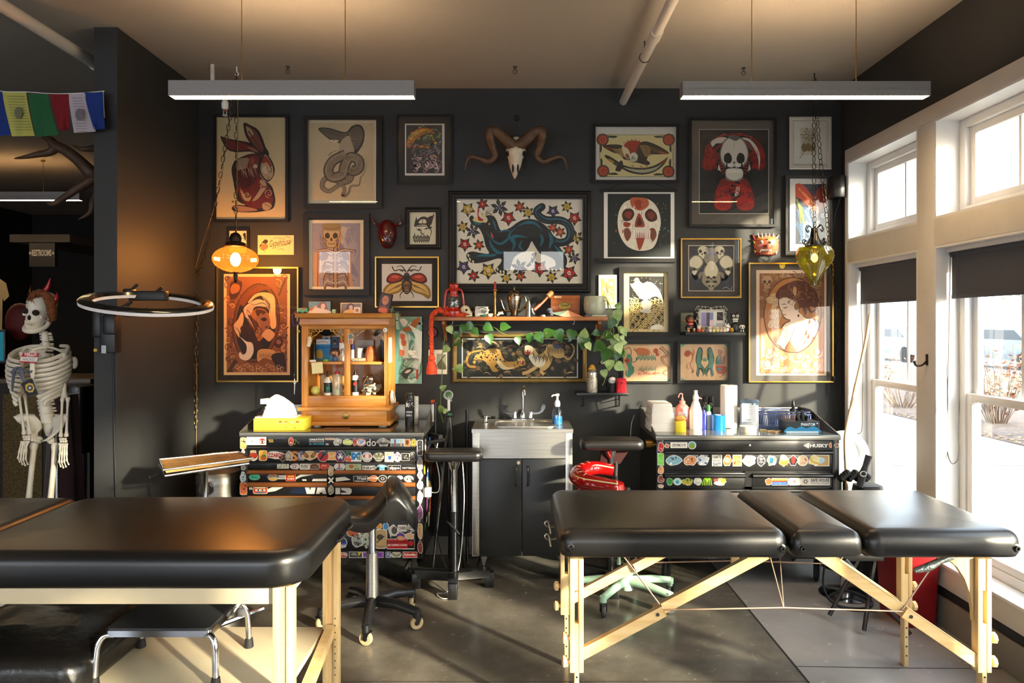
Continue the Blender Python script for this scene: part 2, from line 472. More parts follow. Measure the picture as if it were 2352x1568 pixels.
def blind(k,label):
 a,b=WIN[k]
 t=thing('roller_blind',label,'blind',(2.27,(a+b)/2,1.69),'roller blinds in the lower windows')
 MB().bx(2.262,2.2645,a+.03,b-.03,1.695,1.93).build('fabric',BLF,t)
 MB().cyl((2.275,a+.02,1.92),(2.275,b-.02,1.92),.022,n=16).build('roller',BLF,t)
 MB().bx(2.258,2.268,a+.03,b-.03,1.685,1.705,.003).build('hem_bar',BLF,t)
 h=MB().bx(2.235,2.30,a+.013,b-.013,1.925,1.948,.003);h.build('head_rail',VINYL,t)
 y=b-.09 if k else b-.06
 y2=y+.055
 pts=[(2.25,y,1.92)]+[(2.25-.004*math.sin(i),y-.02*i/8,1.92-1.0*i/8)for i in range(1,9)]
 pts+=[(2.25,y+.0,.86),(2.25,y+.05,.84),(2.25,y2+.03,.92)]+[(2.25,y2+.03-.03*i/6,.92+1.0*i/6)for i in range(1,7)]
 MB().tube(crv(pts,4),.0022,5).build('bead_chain',mat('bead chain','#4a4038',.4),t)
blind(0,'dark grey roller blind in the window nearest the back wall')
blind(1,'dark grey roller blind in the large right-edge window with a long looped bead chain')
# outside
OUTC=mat('patio concrete','#8d8a84',.8,var=.08,scale=1.5)
po=MB().bx(2.42,6.6,-14,40,-.12,-.02).structure('ground_patio',OUTC)
for y in(1,4.3,7.6,11,15):MB().bx(2.42,6.6,y,y+.02,-.0195,-.019).build('slab_joint',JM,po)
MB().bx(6.6,9.6,-14,40,-.12,-.01).structure('ground_mulch',mat('mulch','#4a3b30',.95,var=.5,scale=9))
MB().bx(9.6,16,-14,60,-.12,-.03).structure('ground_lawn',mat('lawn','#6f7a4a',.95,var=.3,scale=3))
MB().bx(16,60,-14,80,-.12,-.04).structure('ground_street',mat('asphalt','#6a6a6c',.9,var=.1))
lf=MB()
for i in range(260):
 y=rnd.uniform(3,16);x=6.6+abs(rnd.gauss(0,.16));a=rnd.uniform(0,6.3);s_=rnd.uniform(.03,.06)
 c,n=math.cos(a)*s_,math.sin(a)*s_
 lf.face([(x-c,y-n,.0),(x+n*.5,y-c*.5,.02),(x+c,y+n,.01),(x-n*.5,y+c*.5,.015)])
lf.solo('fallen_leaves',mat('dry leaves','#a8764a',.9,var=.4,scale=5),'strip of dry fallen leaves along the edge of the patio outside','leaves')['kind']='stuff'
def bush(x,y,h,r,n,leafcol,label,nm='shrub',cat='shrub',grp='shrubs beyond the patio'):
 t=thing(nm,label,cat,(x,y,-.01),grp)
 st=MB();lv=MB()
 for i in range(n):
  a=rnd.uniform(0,6.3);q=rnd.uniform(.2,1)*r;hh=h*rnd.uniform(.55,1)
  e=V((x+q*math.cos(a),y+q*math.sin(a),hh));b=V((x+q*.25*math.cos(a),y+q*.25*math.sin(a),-.01))
  mid=(b+e)/2+V((rnd.gauss(0,.05),rnd.gauss(0,.05),0))
  st.tube([b,mid,e],[.009,.006,.003],4)
  for k in range(int(9 if leafcol else 0)):
   tt=rnd.uniform(.3,1);p=b.lerp(e,tt)+V((rnd.gauss(0,.07),rnd.gauss(0,.07),rnd.gauss(0,.05)))
   lv.leaf(p,(rnd.uniform(-1,1),rnd.uniform(-1,1),rnd.uniform(-.6,.6)),(rnd.uniform(-1,1),rnd.uniform(-1,1),1),.075,.05,.2,False)
 st.build('stems',mat('twigs','#6b5a4c',.9),t)
 if leafcol:lv.build('foliage',mat('leaves '+leafcol,leafcol,.7,var=.35,scale=6),t)
bush(7.6,9.2,1.35,.75,46,'#a3694d','rust-leaved shrub beyond the patio, seen at the right edge of the near window')
bush(7.7,10.9,1.25,.7,44,'#9b6a52','rust-leaved shrub left of the larger one, seen near the middle of the near window')
bush(7.4,13.0,.75,.8,40,None,'low bare twiggy shrub on the mulch seen through the far window')
bush(7.9,15.2,1.0,.8,40,'#8a6048','brownish shrub furthest off on the mulch, seen through the far window')
def car(x,y,c,label):
 t=thing('parked_car',label,'car',(x,y,-.04),'cars parked across the street')
 prof=[(-2.2,.3),(-2.25,.7),(-2.1,.9),(-1.5,.98),(-.9,1.42),(.7,1.45),(1.5,1.0),(2.15,.85),(2.25,.55),(2.2,.3)]
 MB().prism([(x-.85,y+a,b)for a,b in prof],(1.7,0,0)).build('body',mat('car paint '+c,c,.25,coat=.6),t)
 g=MB()
 g.prism([(x-.862,y+a,b)for a,b in((-1.3,1.02),(-.85,1.36),(.62,1.38),(1.2,1.04))],(.01,0,0));g.build('window',mat('car window','#1b2126',.15),t)
 for a in(-1.35,1.4):
  MB().cyl((x-.88,y+a,.29),(x-.6,y+a,.29),.33,n=20).build('wheel',mat('tyre','#17181a',.8),t)
car(17.5,30.5,'#5a7898','blue car parked across the street seen through the far window')
car(18.5,25,'#5f666d','grey car parked across the street seen through the near window')
def tree(x,y,h,label,leafy):
 t=thing('street_tree',label,'tree',(x,y,-.03),'trees beyond the street')
 tr=MB();tr.tube([(x,y,-.03),(x+.1,y,h*.45),(x,y+.1,h)],[.2,.13,.03],8)
 lv=MB()
 for i in range(34):
  z=rnd.uniform(.3,.95)*h;a=rnd.uniform(0,6.3);L=(1.05-z/h)*h*.45+.4
  e=V((x+L*math.cos(a),y+L*math.sin(a),z+L*.55));tr.tube([(x+.05,y,z),e],[.045,.012],5)
  for k in range(5):
   q=V((x,y,z)).lerp(e,rnd.uniform(.4,1));tr.tube([q,q+V((rnd.gauss(0,.5),rnd.gauss(0,.5),rnd.uniform(.1,.8)))],[.014,.005],4)
   if leafy:
    for j in range(5):lv.leaf(q+V((rnd.gauss(0,.4),rnd.gauss(0,.4),rnd.gauss(.2,.3))),(rnd.uniform(-1,1),rnd.uniform(-1,1),rnd.uniform(-1,1)),(rnd.random(),rnd.random(),1),.3,.2,.2,False)
 tr.build('trunk',mat('bark','#8b8178',.9),t)
 if leafy:lv.build('foliage',mat('pale leaves','#9aa27e',.8,var=.3),t)
 else:lv.bm.free()
tree(25,33,6.5,'pale leafy tree beyond the street in the far window',True)
tree(26,27,7,'bare tree beyond the street at the left of the near window',False)
tree(27,21,6,'bare tree beyond the street at the right of the near window',False)
# common furniture materials
LEA=mat('black vinyl upholstery','#141313',.33,var=.12,scale=14,bump=.07,bscale=300,spec=.6)
LEA2=mat('soft black leather','#0e0d0d',.28,var=.2,scale=8,bump=.6,bscale=28)
MAPLE=wood('light maple','#d9b277','#ecd09a',2,.42,4)
MAPLEX=wood('light maple x','#d9b277','#ecd09a',0,.42,4)
CREAM=mat('cream laminate','#d8c9a8',.4,var=.04)
CHROME=mat('chrome','#d6d6d8',.12,1,var=.03)
STEEL=mat('brushed steel','#c8c4bc',.36,1,var=.12,scale=4,stretch=(1,1,40))
STEELD=mat('grey steel','#70716f',.35,1,var=.08)
BLK=mat('black plastic','#111112',.4,var=.05)
BLKM=mat('black painted steel','#161617',.35,var=.08,coat=.2)
RUB=mat('black rubber','#0f0f0f',.7)
WHITE=mat('white plastic','#e4e2dd',.4,var=.02)
PAPERM=mat('white paper','#efece6',.8,var=.02)
BRASS=mat('brass','#9a7a3e',.32,1,var=.2,scale=30)
GOLD=mat('gold metal frame','#c79b4a',.3,1,var=.08)
INK=mat('print ink',vc=True,var=.06,scale=60,rough=.6)
GLOSS=mat('glossy print',vc=True,var=.03,scale=60,rough=.32)
CORD=mat('black cord','#0c0c0c',.6)
def cushion(mb,x0,x1,y0,y1,z0,z1,r,e,crown=.012,n=6,under=.3):
 """upholstered slab: rounded corners, rolled edges, crowned top"""
 rings=[]
 def ring(ins,z):return[(a,b,z)for a,b in rr(x0+ins,x1-ins,y0+ins,y1-ins,max(r-ins,.008),n)]
 rings.append(ring(e*.55,z0));rings.append(ring(e*.15,z0+e*under*.5));rings.append(ring(0,z0+e*under+.006))
 for k in range(0,7):
  a=R(90*k/6);rings.append(ring(e-e*math.cos(a),z1-e+e*math.sin(a)))
 for k in range(1,6):
  q=k/6;rings.append(ring(e+(min(x1-x0,y1-y0)/2-e)*q*.92,z1+crown*math.sin(q*PI/2)))
 mb.loft(rings)
 return mb
 # right massage table
ZT=.79
t=thing('massage_table','black padded folding massage table in three sections on light wooden legs, by the windows','massage table',(1.02,2.85,0),'massage tables')
XA,XB,YA,YB=.165,1.885,2.515,3.185
for k,(a,b)in enumerate(((XA,1.018),(1.026,1.292),(1.30,XB))):
 cushion(MB(),a,b,YA,YB,ZT-.105,ZT,.035 if k==1 else .055,.05,.006).build('pad',LEA,t,sm=50)
 dk=MB().bx(a+.03,b-.03,YA+.075,YB-.05,ZT-.118,ZT-.10,.004);dk.build('deck',BLK,t)
for x,z in((XA+.045,.728),(.985,.727),(1.06,.727),(XB-.035,.727)):
 g=MB();g.lathe([(.0,-.006),(.016,-.006),(.016,.002),(.010,.004),(.009,.012),(.005,.012),(.004,.004),(0,.003)],(x,YA+.004,z),14,M.Rotation(R(90),3,'X'))
 g.build('grommet',mat('dark nickel','#4a4947',.35,1),t)
for z in(.60,.655):
 MB().tube(crv([(XA+.03,2.95,z+.03),(XA-.02,2.93,z+.03),(XA-.035,2.93,z+.045),(XA-.02,2.93,z+.05),(XA-.01,2.93,z+.0)],5),.004,6).build('end_hook',STEEL,t)
def tleg(x,y,zt,side,holes=True):
 lg=MB();w=.052
 lg.bx(x-w/2,x-w/2+.018,y-.02,y+.02,.235,zt,.002);lg.bx(x+w/2-.018,x+w/2,y-.02,y+.02,.235,zt,.002)
 lg.bx(x-.009,x+.009,y-.018,y+.018,0,.42,.002)
 lg.bx(x-w/2+.002,x+w/2-.002,y-.016,y+.016,zt-.12,zt)
 lg.mi=1
 for z in[.05+.042*i for i in range(5)]:lg.cyl((x,y-.0185,z),(x,y-.0179,z),.004,n=8)
 o=lg.build('leg',[MAPLE,BLK],t)
 for z in(.27,.36):MB().lathe([(0,0),(.010,0),(.010,.008),(.021,.010),(.022,.024),(.012,.030),(0,.030)],(x+side*w/2,y,z),8,M.Rotation(R(90*side),3,'Y')).build('knob',MAPLE,o)
LX0,LX1,LY0,LY1=.235,1.778,2.60,3.115
for x,sd in((LX0,-1),(LX1,1)):
 for y in(LY0,LY1):tleg(x,y,.665,sd)
 MB().bx(x-.02,x+.02,LY0+.02,LY1-.02,.60,.665,.003).build('end_rail',MAPLEX,t)
g=MB();pts=[(LX1-.03,LY0,.665),(LX1-.03,LY0,.42)]+[(LX1-.03-.13*(1-math.cos(R(a))),LY0,.665-.245*(1-math.sin(R(a))))for a in range(10,91,16)]
g.prism(pts,(0,.02,0));g.build('gusset',MAPLE,t)
for y in(LY0,LY1):
 for sgn,x0,z0,x1,z1 in((1,LX0+.02,.30,.965,.675),(-1,LX1-.02,.27,1.13,.70)):
  a,b=V((x0,y,z0)),V((x1,y,z1));m_=a.lerp(b,.44)
  br=MB();br.beam(a,m_,.022,.042,.002);br.beam(m_-(b-a)*.035+V((0,.023 if y<3 else-.023,0)),b+V((0,.023 if y<3 else-.023,0)),.022,.042,.002)
  br.build('brace',MAPLEX,t)
  sc_=MB();q=a.lerp(b,.405);sc_.cyl(q-V((0,.013,0)),q-V((0,.011,0)),.007,n=10);sc_.build('bolt',STEELD,t)
  ca=MB();q=m_+V((0,.01,0));x2=.41 if sgn>0 else 1.62
  ca.tube([q,(x2,y,.675)],.0032,6);ca.build('cable',mat('steel cable','#c9a58c',.35,.6),t)
 q1=V((LX0+.02,y,.30)).lerp(V((.965,y,.675)),.44);q2=V((LX1-.02,y,.27)).lerp(V((1.13,y,.70)),.44)
 ca=MB();mid=(q1+q2)/2+V((0,0,.012));ca.tube([q1,mid,q2],.0028,6)
 if y<3:
  ca.tube([mid,(1.0,y+.1,.675)],.002,5);ca.tube([mid,(1.1,y+.25,.675)],.002,5)
 ca.build('tension_cable',MATS['steel cable'],t)
MB().bx(.985,1.02,LY1-.02,LY1,.45,.68,.002).build('hinge_post',MAPLEX,t)
lv=MB();lv.tube(crv([(1.50,2.56,.628),(1.56,2.57,.640),(1.62,2.6,.652),(1.70,2.62,.672),(1.76,2.64,.684)],4),[.008,.016,.012,.018,.014],10)
lv.build('wrapped_lever',mat('clear film','#9aa29a',.12,.5,var=.3,scale=60,bump=1,bscale=90),t)
# left massage table
t=thing('massage_table','black massage table at the lower left with a cream lower shelf and a rounded end','massage table',(-1.65,2.65,0),'massage tables')
QX0,QX1,QY0,QY1=-2.65,-.705,2.27,3.055
cushion(MB(),-1.93,QX1,QY0,QY1,.665,ZT,.13,.045,.012,8).build('pad',LEA,t,sm=50)
cushion(MB(),QX0,-1.936,QY0,QY1,.665,ZT-.004,.05,.045,.012,8).build('pad',LEA,t,sm=50)
for y in(2.72,2.88):
 MB().tube(crv([(QX1-.004,y-.035,.70),(QX1+.014,y-.03,.70),(QX1+.014,y+.03,.70),(QX1-.004,y+.035,.70)],4),.006,6).build('end_handle',BLK,t)
def tl(x,y):
 m=MB()
 m.bx(x-.034,x-.012,y-.022,y+.022,0,.665,.002);m.bx(x+.012,x+.034,y-.022,y+.022,0,.665,.002);m.bx(x-.012,x+.012,y-.014,y+.014,.02,.665)
 m.mi=1
 for z in[.06+.03*i for i in range(9)]:m.cyl((x+.02,y-.0226,z),(x+.02,y-.022,z),.003,n=6)
 m.build('leg',[MAPLE,BLK],t)
for x in(-.785,-2.55):
 for y in(2.33,2.93):tl(x,y)
 MB().beam((x,2.35,.13),(x,2.91,.25),.03,.05,.002).build('brace',MAPLEX,t)
for y in(2.34,2.92):MB().bx(-2.52,-.82,y-.012,y+.012,.598,.665,.002).build('apron',CREAM,t)
for x in(-.80,-2.53):MB().bx(x-.012,x+.012,2.35,2.9,.60,.665,.002).build('end_apron',CREAM,t)
MB().bx(-2.52,-.815,2.30,2.93,.232,.255,.002).build('shelf_board',CREAM,t)
# step stool on that shelf
ZS=.255
t=thing('step_stool','chrome step stool with a black rubber top standing on the massage table shelf','step stool',(-1.33,2.63,ZS),None)
def cor(px,py,d):return P(px,py,d)
sx0,sx1,sy0,sy1=PX(243,2.47),PX(488,2.47),2.45,2.74
zt=.452
st=MB()
st.loft([[(a,b,z)for a,b in rr(sx0,sx1,sy0,sy1,.02,4)]for z in(zt-.022,zt)],True,True);st.build('tread_tray',CHROME,t)
MB().loft([[(a,b,z)for a,b in rr(sx0+.008,sx1-.008,sy0+.008,sy1-.008,.016,4)]for z in(zt,zt+.006)]).build('rubber_tread',mat('ribbed rubber','#26282a',.6,bump=.3,bscale=200),t)
for x,o in((sx0,-1),(sx1,1)):
 for y,q in((sy0+.012,-1),(sy1-.012,1)):
  l=MB().tube(crv([(x-o*.03,y,zt-.018),(x-o*.0,y+q*.004,zt-.022),(x+o*.018,y+q*.012,zt-.055),(x+o*.022,y+q*.018,zt-.11),(x+o*.024,y+q*.02,ZS+.006)],5),.0115,12).build('leg',CHROME,t)
  MB().lathe([(0,0),(.018,0),(.018,.006),(.0145,.035),(0,.035)],(x+o*.024,y+q*.02,ZS),14).build('rubber_foot',RUB,l)
MB().cyl((sx1+.012,sy1-.06,zt-.03),(sx1+.03,sy1-.06,zt-.03),.017,n=14).build('side_wheel',mat('grey plastic','#55565a',.5),t)
def pillow(x0,x1,y0,y1,z0,z1,label):
 mb=MB();cushion(mb,x0,x1,y0,y1,z0,z1,.07,.055,.018,8,.6)
 for v in mb.bm.verts:
  u,w_=(v.co.x-x0)/(x1-x0)-.5,(v.co.y-y0)/(y1-y0)-.5
  if v.co.z>z0+.03:v.co.z+=.006*math.sin(u*31+w_*9)*abs(w_)*2-.018*math.exp(-(u/.06)**2)
 return mb.solo('cushion',LEA2,label,'cushion','black cushions on the massage table shelf',sm=70)
pillow(-2.14,-1.50,2.34,2.90,ZS,ZS+.135,'black leather cushion lying beside the step stool on the massage table shelf')
pillow(-2.5,-2.16,2.32,2.88,ZS,ZS+.14,'black leather cushion furthest left on the massage table shelf, cut by the photo edge')
MB().bx(PX(195,2.9),PX(268,2.9),2.86,2.905,.5,.595,.004).solo('paper_box',WHITE,'white paper box tucked under the rear edge of the left massage table','box')
# wheeled bases
def caster(x,y,r,label=None,parent=None,wm=RUB,hub=None,z0=0,yaw=0,wdt=.026,top=None):
 m=M.Translation((x,y,z0))@M.Rotation(yaw,4,'Z')
 w=MB();w.T=m;rt=M.Rotation(R(90),3,'X')
 w.lathe([(r*.5,-wdt/2),(r*.9,-wdt/2),(r,-wdt*.3),(r,wdt*.3),(r*.9,wdt/2),(r*.5,wdt/2)],(0,0,r),20,rt)
 o=w.build('caster',wm,parent)
 h=MB();h.T=m;h.lathe([(0,-wdt/2-.004),(r*.2,-wdt/2-.004),(r*.52,-wdt/2+.003),(r*.52,wdt/2-.003),(r*.2,wdt/2+.004),(0,wdt/2+.004)],(0,0,r),14,rt);h.build('hub',hub or STEELD,o)
 f=MB();f.T=m
 tp=top or r*2.35
 for s_ in(-1,1):f.prism([(-r*.25,s_*(wdt/2+.005),r*.85),(r*.25,s_*(wdt/2+.005),r*.85),(r*.5+.2*r,s_*(wdt/2+.005),tp-.004),(-r*.15,s_*(wdt/2+.005),tp-.004)],(0,s_*.003,0))
 f.bx(-r*.2,r*.75,-wdt/2-.008,wdt/2+.008,tp-.005,tp);f.build('fork',STEEL if hub is None else hub,o)
 return o
def star_base(t,hub,rad,angs,hz,zt,am,wm,wr,tip=.024,hubm=None,w0=.03,w1=.022):
 """five-arm base with castors"""
 for a in angs:
  a=R(a);d=V((math.cos(a),math.sin(a),0));e=V(hub)+d*rad
  b=MB();b.tube([V(hub)+V((0,0,hz))+d*.015,V(hub)+V((0,0,hz*.985))+d*rad*.55,e+V((0,0,zt))],[w0,(w0+w1)/2,w1],10)
  b.cyl(e+V((0,0,zt+.012)),e+V((0,0,zt-.03)),tip*.8,n=12)
  arm=b.build('base_arm',am,t,sm=50)
  caster(e.x,e.y,wr,None,t,wm,hubm or BLK,yaw=a+rnd.uniform(.3,1.4),top=zt-.02,wdt=.022)
HS=V((PX(855,3.56),3.56,0))
t=thing('saddle_stool','black leather saddle stool on a chrome column with castors','stool',HS,'saddle stools')
CREAMW=mat('cream caster tread','#b9a37c',.5)
star_base(t,HS,.255,(-85,-18,45,128,197),.115,.088,mat('dark cast metal','#3a3b3d',.32,.7,var=.1),CREAMW,.034)
c=MB();c.lathe([(0,.08),(.034,.08),(.036,.13),(.033,.16),(.031,.36),(.031,.365),(0,.365)],HS,20);c.build('column',STEEL,t)
c=MB();c.lathe([(0,.36),(.018,.36),(.018,.565),(0,.565)],HS,16);c.build('gas_lift',CHROME,t)
def saddle(o,yaw,L,W,z,m,name='saddle_seat',horn=.13,cantle=.20,drop=.09,par=None,thick=.055):
 """saddle form: length along local x (cantle at +x)"""
 mb=MB();nu,nv=26,18;mat_=M.Translation(V(o))@M.Rotation(yaw,4,'Z')
 def top(u,v):
  x=(u-.5)*L
  wid=W/2*(.52+.48*min(1,u*1.7)**1.4)*(1-max(0,(u-.82)/.18)**3*.45)*(1-max(0,(.14-u)/.14)**2*.5)
  ridge=cantle*math.exp(-((u-.70)/.20)**2)+horn*math.exp(-(u/.12)**2)*.3-.05*max(0,(u-.85)/.15)**2
  s=math.sin(v*PI/2)
  dr=drop*abs(v)**2.1*(.55+.75*u)*(1-.75*max(0,(u-.62)/.38)**1.5)
  return V((x,wid*s,z+ridge-dr))
 rings=[]
 for i in range(nu+1):
  u=i/nu;tp=[top(u,-1+2*j/nv)for j in range(nv+1)]
  bt=[V((p.x*.97,p.y*.9,min(p.z-thick*(.6+.4*u),z-thick*.6)))for p in reversed(tp)]
  rings.append([mat_@p for p in tp+bt])
 mb.loft(rings);ob=mb.build(name,m,par,sm=60)
 return ob,lambda u,v,up=0:mat_@(top(u,v)+V((0,0,up)))
so,sf=saddle((HS.x+.025,HS.y,0),R(10),.42,.38,.605,LEA,par=t,cantle=.145,horn=.10,drop=.075,thick=.06)
MB().tube(crv([sf(.62,-.98+1.96*i/10,.002)for i in range(11)],3),.0028,6).build('seam',LEA,so)
MB().bx(HS.x-.07,HS.x+.09,HS.y-.07,HS.y+.07,.535,.565,.006).build('seat_plate',BLK,t)
HR=V((PX(1440,3.83),3.83,0))
MINT=mat('mint enamel','#a9cdb0',.35,var=.06,coat=.2)
t=thing('saddle_stool','glossy red saddle stool with cream piping on a mint green castor base','stool',HR,'saddle stools')
star_base(t,HR,.26,(168,232,322,12,72),.118,.10,MINT,mat('grey caster tread','#3c4040',.5),.036,w0=.024,w1=.019)
MB().lathe([(0,.07),(.034,.07),(.036,.14),(.022,.15),(.02,.22),(0,.22)],HR,16).build('hub',MINT,t)
MB().lathe([(0,.2),(.02,.2),(.02,.64),(0,.64)],HR,16).build('column',BLKM,t)
MB().tube([HR+V((-.05,-.03,.22)),HR+V((-.05,-.04,.27))],[.012,.007],8).build('height_lever',MINT,t)
REDV=mat('red vinyl','#8e0d0d',.12,var=.1,coat=.5,bump=.03,bscale=40)
PIP=mat('cream piping','#d8c79a',.4)
cp=[(1408,1080,3.98),(1366,1074,3.98),(1337,1081,3.92),(1327,1094,3.82),(1345,1106,3.73),(1385,1113,3.69),(1417,1118,3.68)]
ctr=crv([P(*p)for p in cp],8);n_=len(ctr)
sb=MB();sb.tube(ctr,[.05*(.55+.45*math.sin(PI*min(1,max(0,i/(n_-1))*.9+.08))**.4)for i in range(n_)],18,flat=.85)
so=sb.build('saddle_seat',REDV,t,sm=60)
MB().loft([[(HR.x-.15+r*1.2*math.cos(R(a_)),HR.y+r*math.sin(R(a_)),z)for a_ in range(0,360,15)]for r,z in((.10,.62),(.115,.635),(.11,.665),(.06,.675))]).build('seat_base',REDV,t)
def off(i,dn,up):
 d_=(ctr[min(i+1,n_-1)]-ctr[max(i-1,0)]).normalized();x=d_.cross(V((0,0,1))).normalized()
 return ctr[i]+x*dn+V((0,0,up))
MB().tube([off(i,.035,.024)for i in range(n_)]+[off(n_-1,0,.03)]+[off(i,-.035,.022)for i in range(n_-1,-1,-1)],.0042,6).build('piping',PIP,so)
for k in range(6):MB().tube(crv([off(12+k*4,.034,.026),off(12+k*4,0,.0435),off(12+k*4,-.034,.026)],4),.0016,5).build('stitch_line',PIP,so)
bk=MB();bx_,by_=HR.x-.03,HR.y+.16
bk.loft([[(bx_-.10,by_+.02,.74),(bx_+.02,by_+.02,.735),(bx_+.02,by_+.06,.735),(bx_-.10,by_+.06,.74)],[(bx_-.08,by_+.05,.83),(bx_+.10,by_+.05,.84),(bx_+.10,by_+.09,.84),(bx_-.08,by_+.09,.83)]])
bk.build('backrest',mat('shaded red vinyl','#2c0606',.6,spec=.2),t)  # backrest vinyl darkened in colour to stand for the chest's shadow
MB().tube([HR+V((-.05,0,.6)),HR+V((-.04,.16,.66)),(bx_,by_+.04,.76)],.012,8).build('backrest_stem',RUB,t)
# arm rest stands
def armrest(x,y,label,yaw,pad,ztop,feet,polem):
 t=thing('arm_rest_stand',label,'arm rest',(x,y,0),'tattoo arm rests')
 px0,px1,w=pad
 pd=MB();cushion(pd,px0,px1,-w/2,w/2,ztop-.062,ztop,.045,.028,.004,6,.5)
 m=M.Translation((x,y,0))@M.Rotation(yaw,4,'Z')
 for v in pd.bm.verts:v.co=m@v.co
 pd.build('pad',LEA,t,sm=50)
 MB().lathe([(0,ztop-.115),(.022,ztop-.115),(.03,ztop-.095),(.036,ztop-.075),(.05,ztop-.066),(.05,ztop-.06),(0,ztop-.06)],(x,y,0),16).build('swivel_head',CHROME,t)
 MB().cyl((x,y,.42),(x,y,ztop-.10),.018,n=16).build('inner_tube',polem,t)
 MB().cyl((x,y,.06),(x,y,.46),.0235,n=16).build('outer_tube',BLKM,t)
 MB().tube([(x-.04,y-.03,.41),(x+.035,y-.035,.335)],.006,8).build('lock_handle',CHROME,t)
 for f in feet:
  d=V(f);b=MB();e=V((x,y,.085))+d
  b.beam((x,y,.085),e,.05,.045,.004);b.box(e+V((0,0,-.04)),(.052,.052,.09),None,.005)
  b.build('foot',BLKM,t)
armrest(PX(1043,4.0),4.0,'black padded arm rest on a chrome and black post with splayed feet beside the sink',0,(-.17,.17,.15),.822,((.005,-.13,0),(-.225,.03,0),(.205,.05,0)),CHROME)
armrest(PX(1402,4.02),4.02,'black padded arm rest on a black post between the sink and the right tool chest',0,(-.18,.19,.17),.885,((.0,-.14,0),(-.18,.1,0),(.16,.1,0)),BLKM)
# hand wash sink
SX0,SX1,SY0,SY1,ST=PX(1085,4.12),PX(1315,4.12),4.12,4.56,.922
t=thing('hand_wash_sink','portable stainless steel hand sink cabinet with black doors on castors','sink',((SX0+SX1)/2,4.34,0))
b=MB();zb=.155
b.bx(SX0,SX0+.022,SY0,SY1,zb,ST-.02);b.bx(SX1-.022,SX1,SY0,SY1,zb,ST-.02);b.bx(SX0,SX1,SY1-.02,SY1,zb,ST-.02);b.bx(SX0,SX1,SY0+.02,SY1,zb,zb+.02)
b.bx(SX0,SX0+.042,SY0,SY0+.012,zb,ST-.02,.002);b.bx(SX1-.042,SX1,SY0,SY0+.012,zb,ST-.02,.002);b.bx(SX0+.04,SX1-.04,SY0+.002,SY0+.012,.745,ST-.02)
b.build('cabinet_shell',STEEL,t)
mid=PX(1199,4.12)
for a,c,hx in((SX0+.044,mid-.002,PX(1185,4.1)),(mid+.002,SX1-.044,PX(1212,4.1))):
 dr=MB().bx(a,c,SY0-.006,SY0+.012,zb+.003,.742,.002).build('door',mat('black laminate','#191a1a',.4,var=.2,scale=2),t)
 MB().tube(crv([(hx,SY0-.006,.695),(hx,SY0-.03,.69),(hx,SY0-.034,.64),(hx,SY0-.03,.59),(hx,SY0-.006,.585)],5),.005,8).build('handle',BLKM,dr)
 for z in(.695,.585):MB().lathe([(0,0),(.009,0),(.009,.005),(0,.005)],(hx,SY0-.006,z),10,M.Rotation(R(90),3,'X')).build('handle_rose',BLKM,dr)
MB().lathe([(0,0),(.011,0),(.01,.006),(0,.007)],(PX(1191,4.1),SY0-.006,.72),12,M.Rotation(R(90),3,'X')).build('lock',mat('ivory plastic','#cfc4a4',.4),t)
bx0,bx1,by0,by1=PX(1138,4.3),PX(1268,4.3),4.20,4.44
wt=MB()
outer=[(SX0-.004,SY0-.006),(SX1+.004,SY0-.006),(SX1+.004,SY1),(SX0-.004,SY1)]
for(x0,x1,y0,y1)in((SX0-.004,bx0,SY0-.006,SY1),(bx1,SX1+.004,SY0-.006,SY1),(bx0,bx1,SY0-.006,by0),(bx0,bx1,by1,SY1)):wt.bx(x0,x1,y0,y1,ST-.022,ST)
wt.build('worktop',STEEL,t)
bs=MB();rg=[]
for ins,z in((-.018,ST+.001),(-.018,ST+.006),(0,ST+.006),(.004,ST),(.012,ST-.06),(.04,ST-.11),(.09,ST-.118)):
 rg.append([(a,c,z)for a,c in rr(bx0+ins,bx1-ins,by0+ins,by1-ins,max(.05-ins*.3,.02),5)])
bs.loft(rg,True,True);bs.build('basin',STEEL,t)
fx=PX(1201,4.47)
fa=MB();fa.bx(fx-.075,fx+.075,4.455,4.50,ST,ST+.02,.008);fa.lathe([(0,0),(.016,0),(.016,.03),(.011,.04),(0,.04)],(fx,4.475,ST+.015),14)
fa.tube(crv([(fx,4.475,ST+.03),(fx,4.475,ST+.16),(fx+.002,4.472,ST+.205),(fx+.006,4.44,ST+.228),(fx+.008,4.40,ST+.212),(fx+.008,4.385,ST+.175)],6),.0085,12)
fo=fa.build('faucet',CHROME,t)
for s_ in(-1,1):
 h=MB();h.lathe([(0,0),(.015,0),(.014,.03),(.011,.045),(0,.045)],(fx+s_*.052,4.475,ST+.015),12)
 h.loft([[V((fx+s_*a,4.475-.004,ST+.05+z))+V(q)for q in((-s_*w_*k_,-.003,w_*(1-k_)),(s_*w_*k_,-.003,-w_*(1-k_)),(s_*w_*k_,.003,-w_*(1-k_)),(-s_*w_*k_,.003,w_*(1-k_)))]for a,z,w_,k_ in((.05,0,.008,0),(.08,0,.006,0),(.105,.002,.007,.2),(.124,.014,.011,.6),(.133,.034,.014,.9),(.136,.052,.012,1),(.137,.06,.005,1))])
 h.build('wrist_handle',CHROME,fo,sm=60)
sd=MB();qx=PX(1115,4.35);sd.lathe([(0,0),(.019,0),(.019,.004),(.012,.008),(.012,.034),(.014,.036),(.014,.048),(0,.048)],(qx,4.36,ST),14);sd.tube([(qx,4.36,ST+.044),(qx+.03,4.35,ST+.046),(qx+.033,4.348,ST+.038)],.004,8);sd.build('soap_pump',CHROME,t)
for x in(SX0+.05,SX1-.05):
 for y in(SY0+.06,SY1-.06):caster(x,y,.06,None,t,RUB,STEELD,yaw=R(70),top=zb)
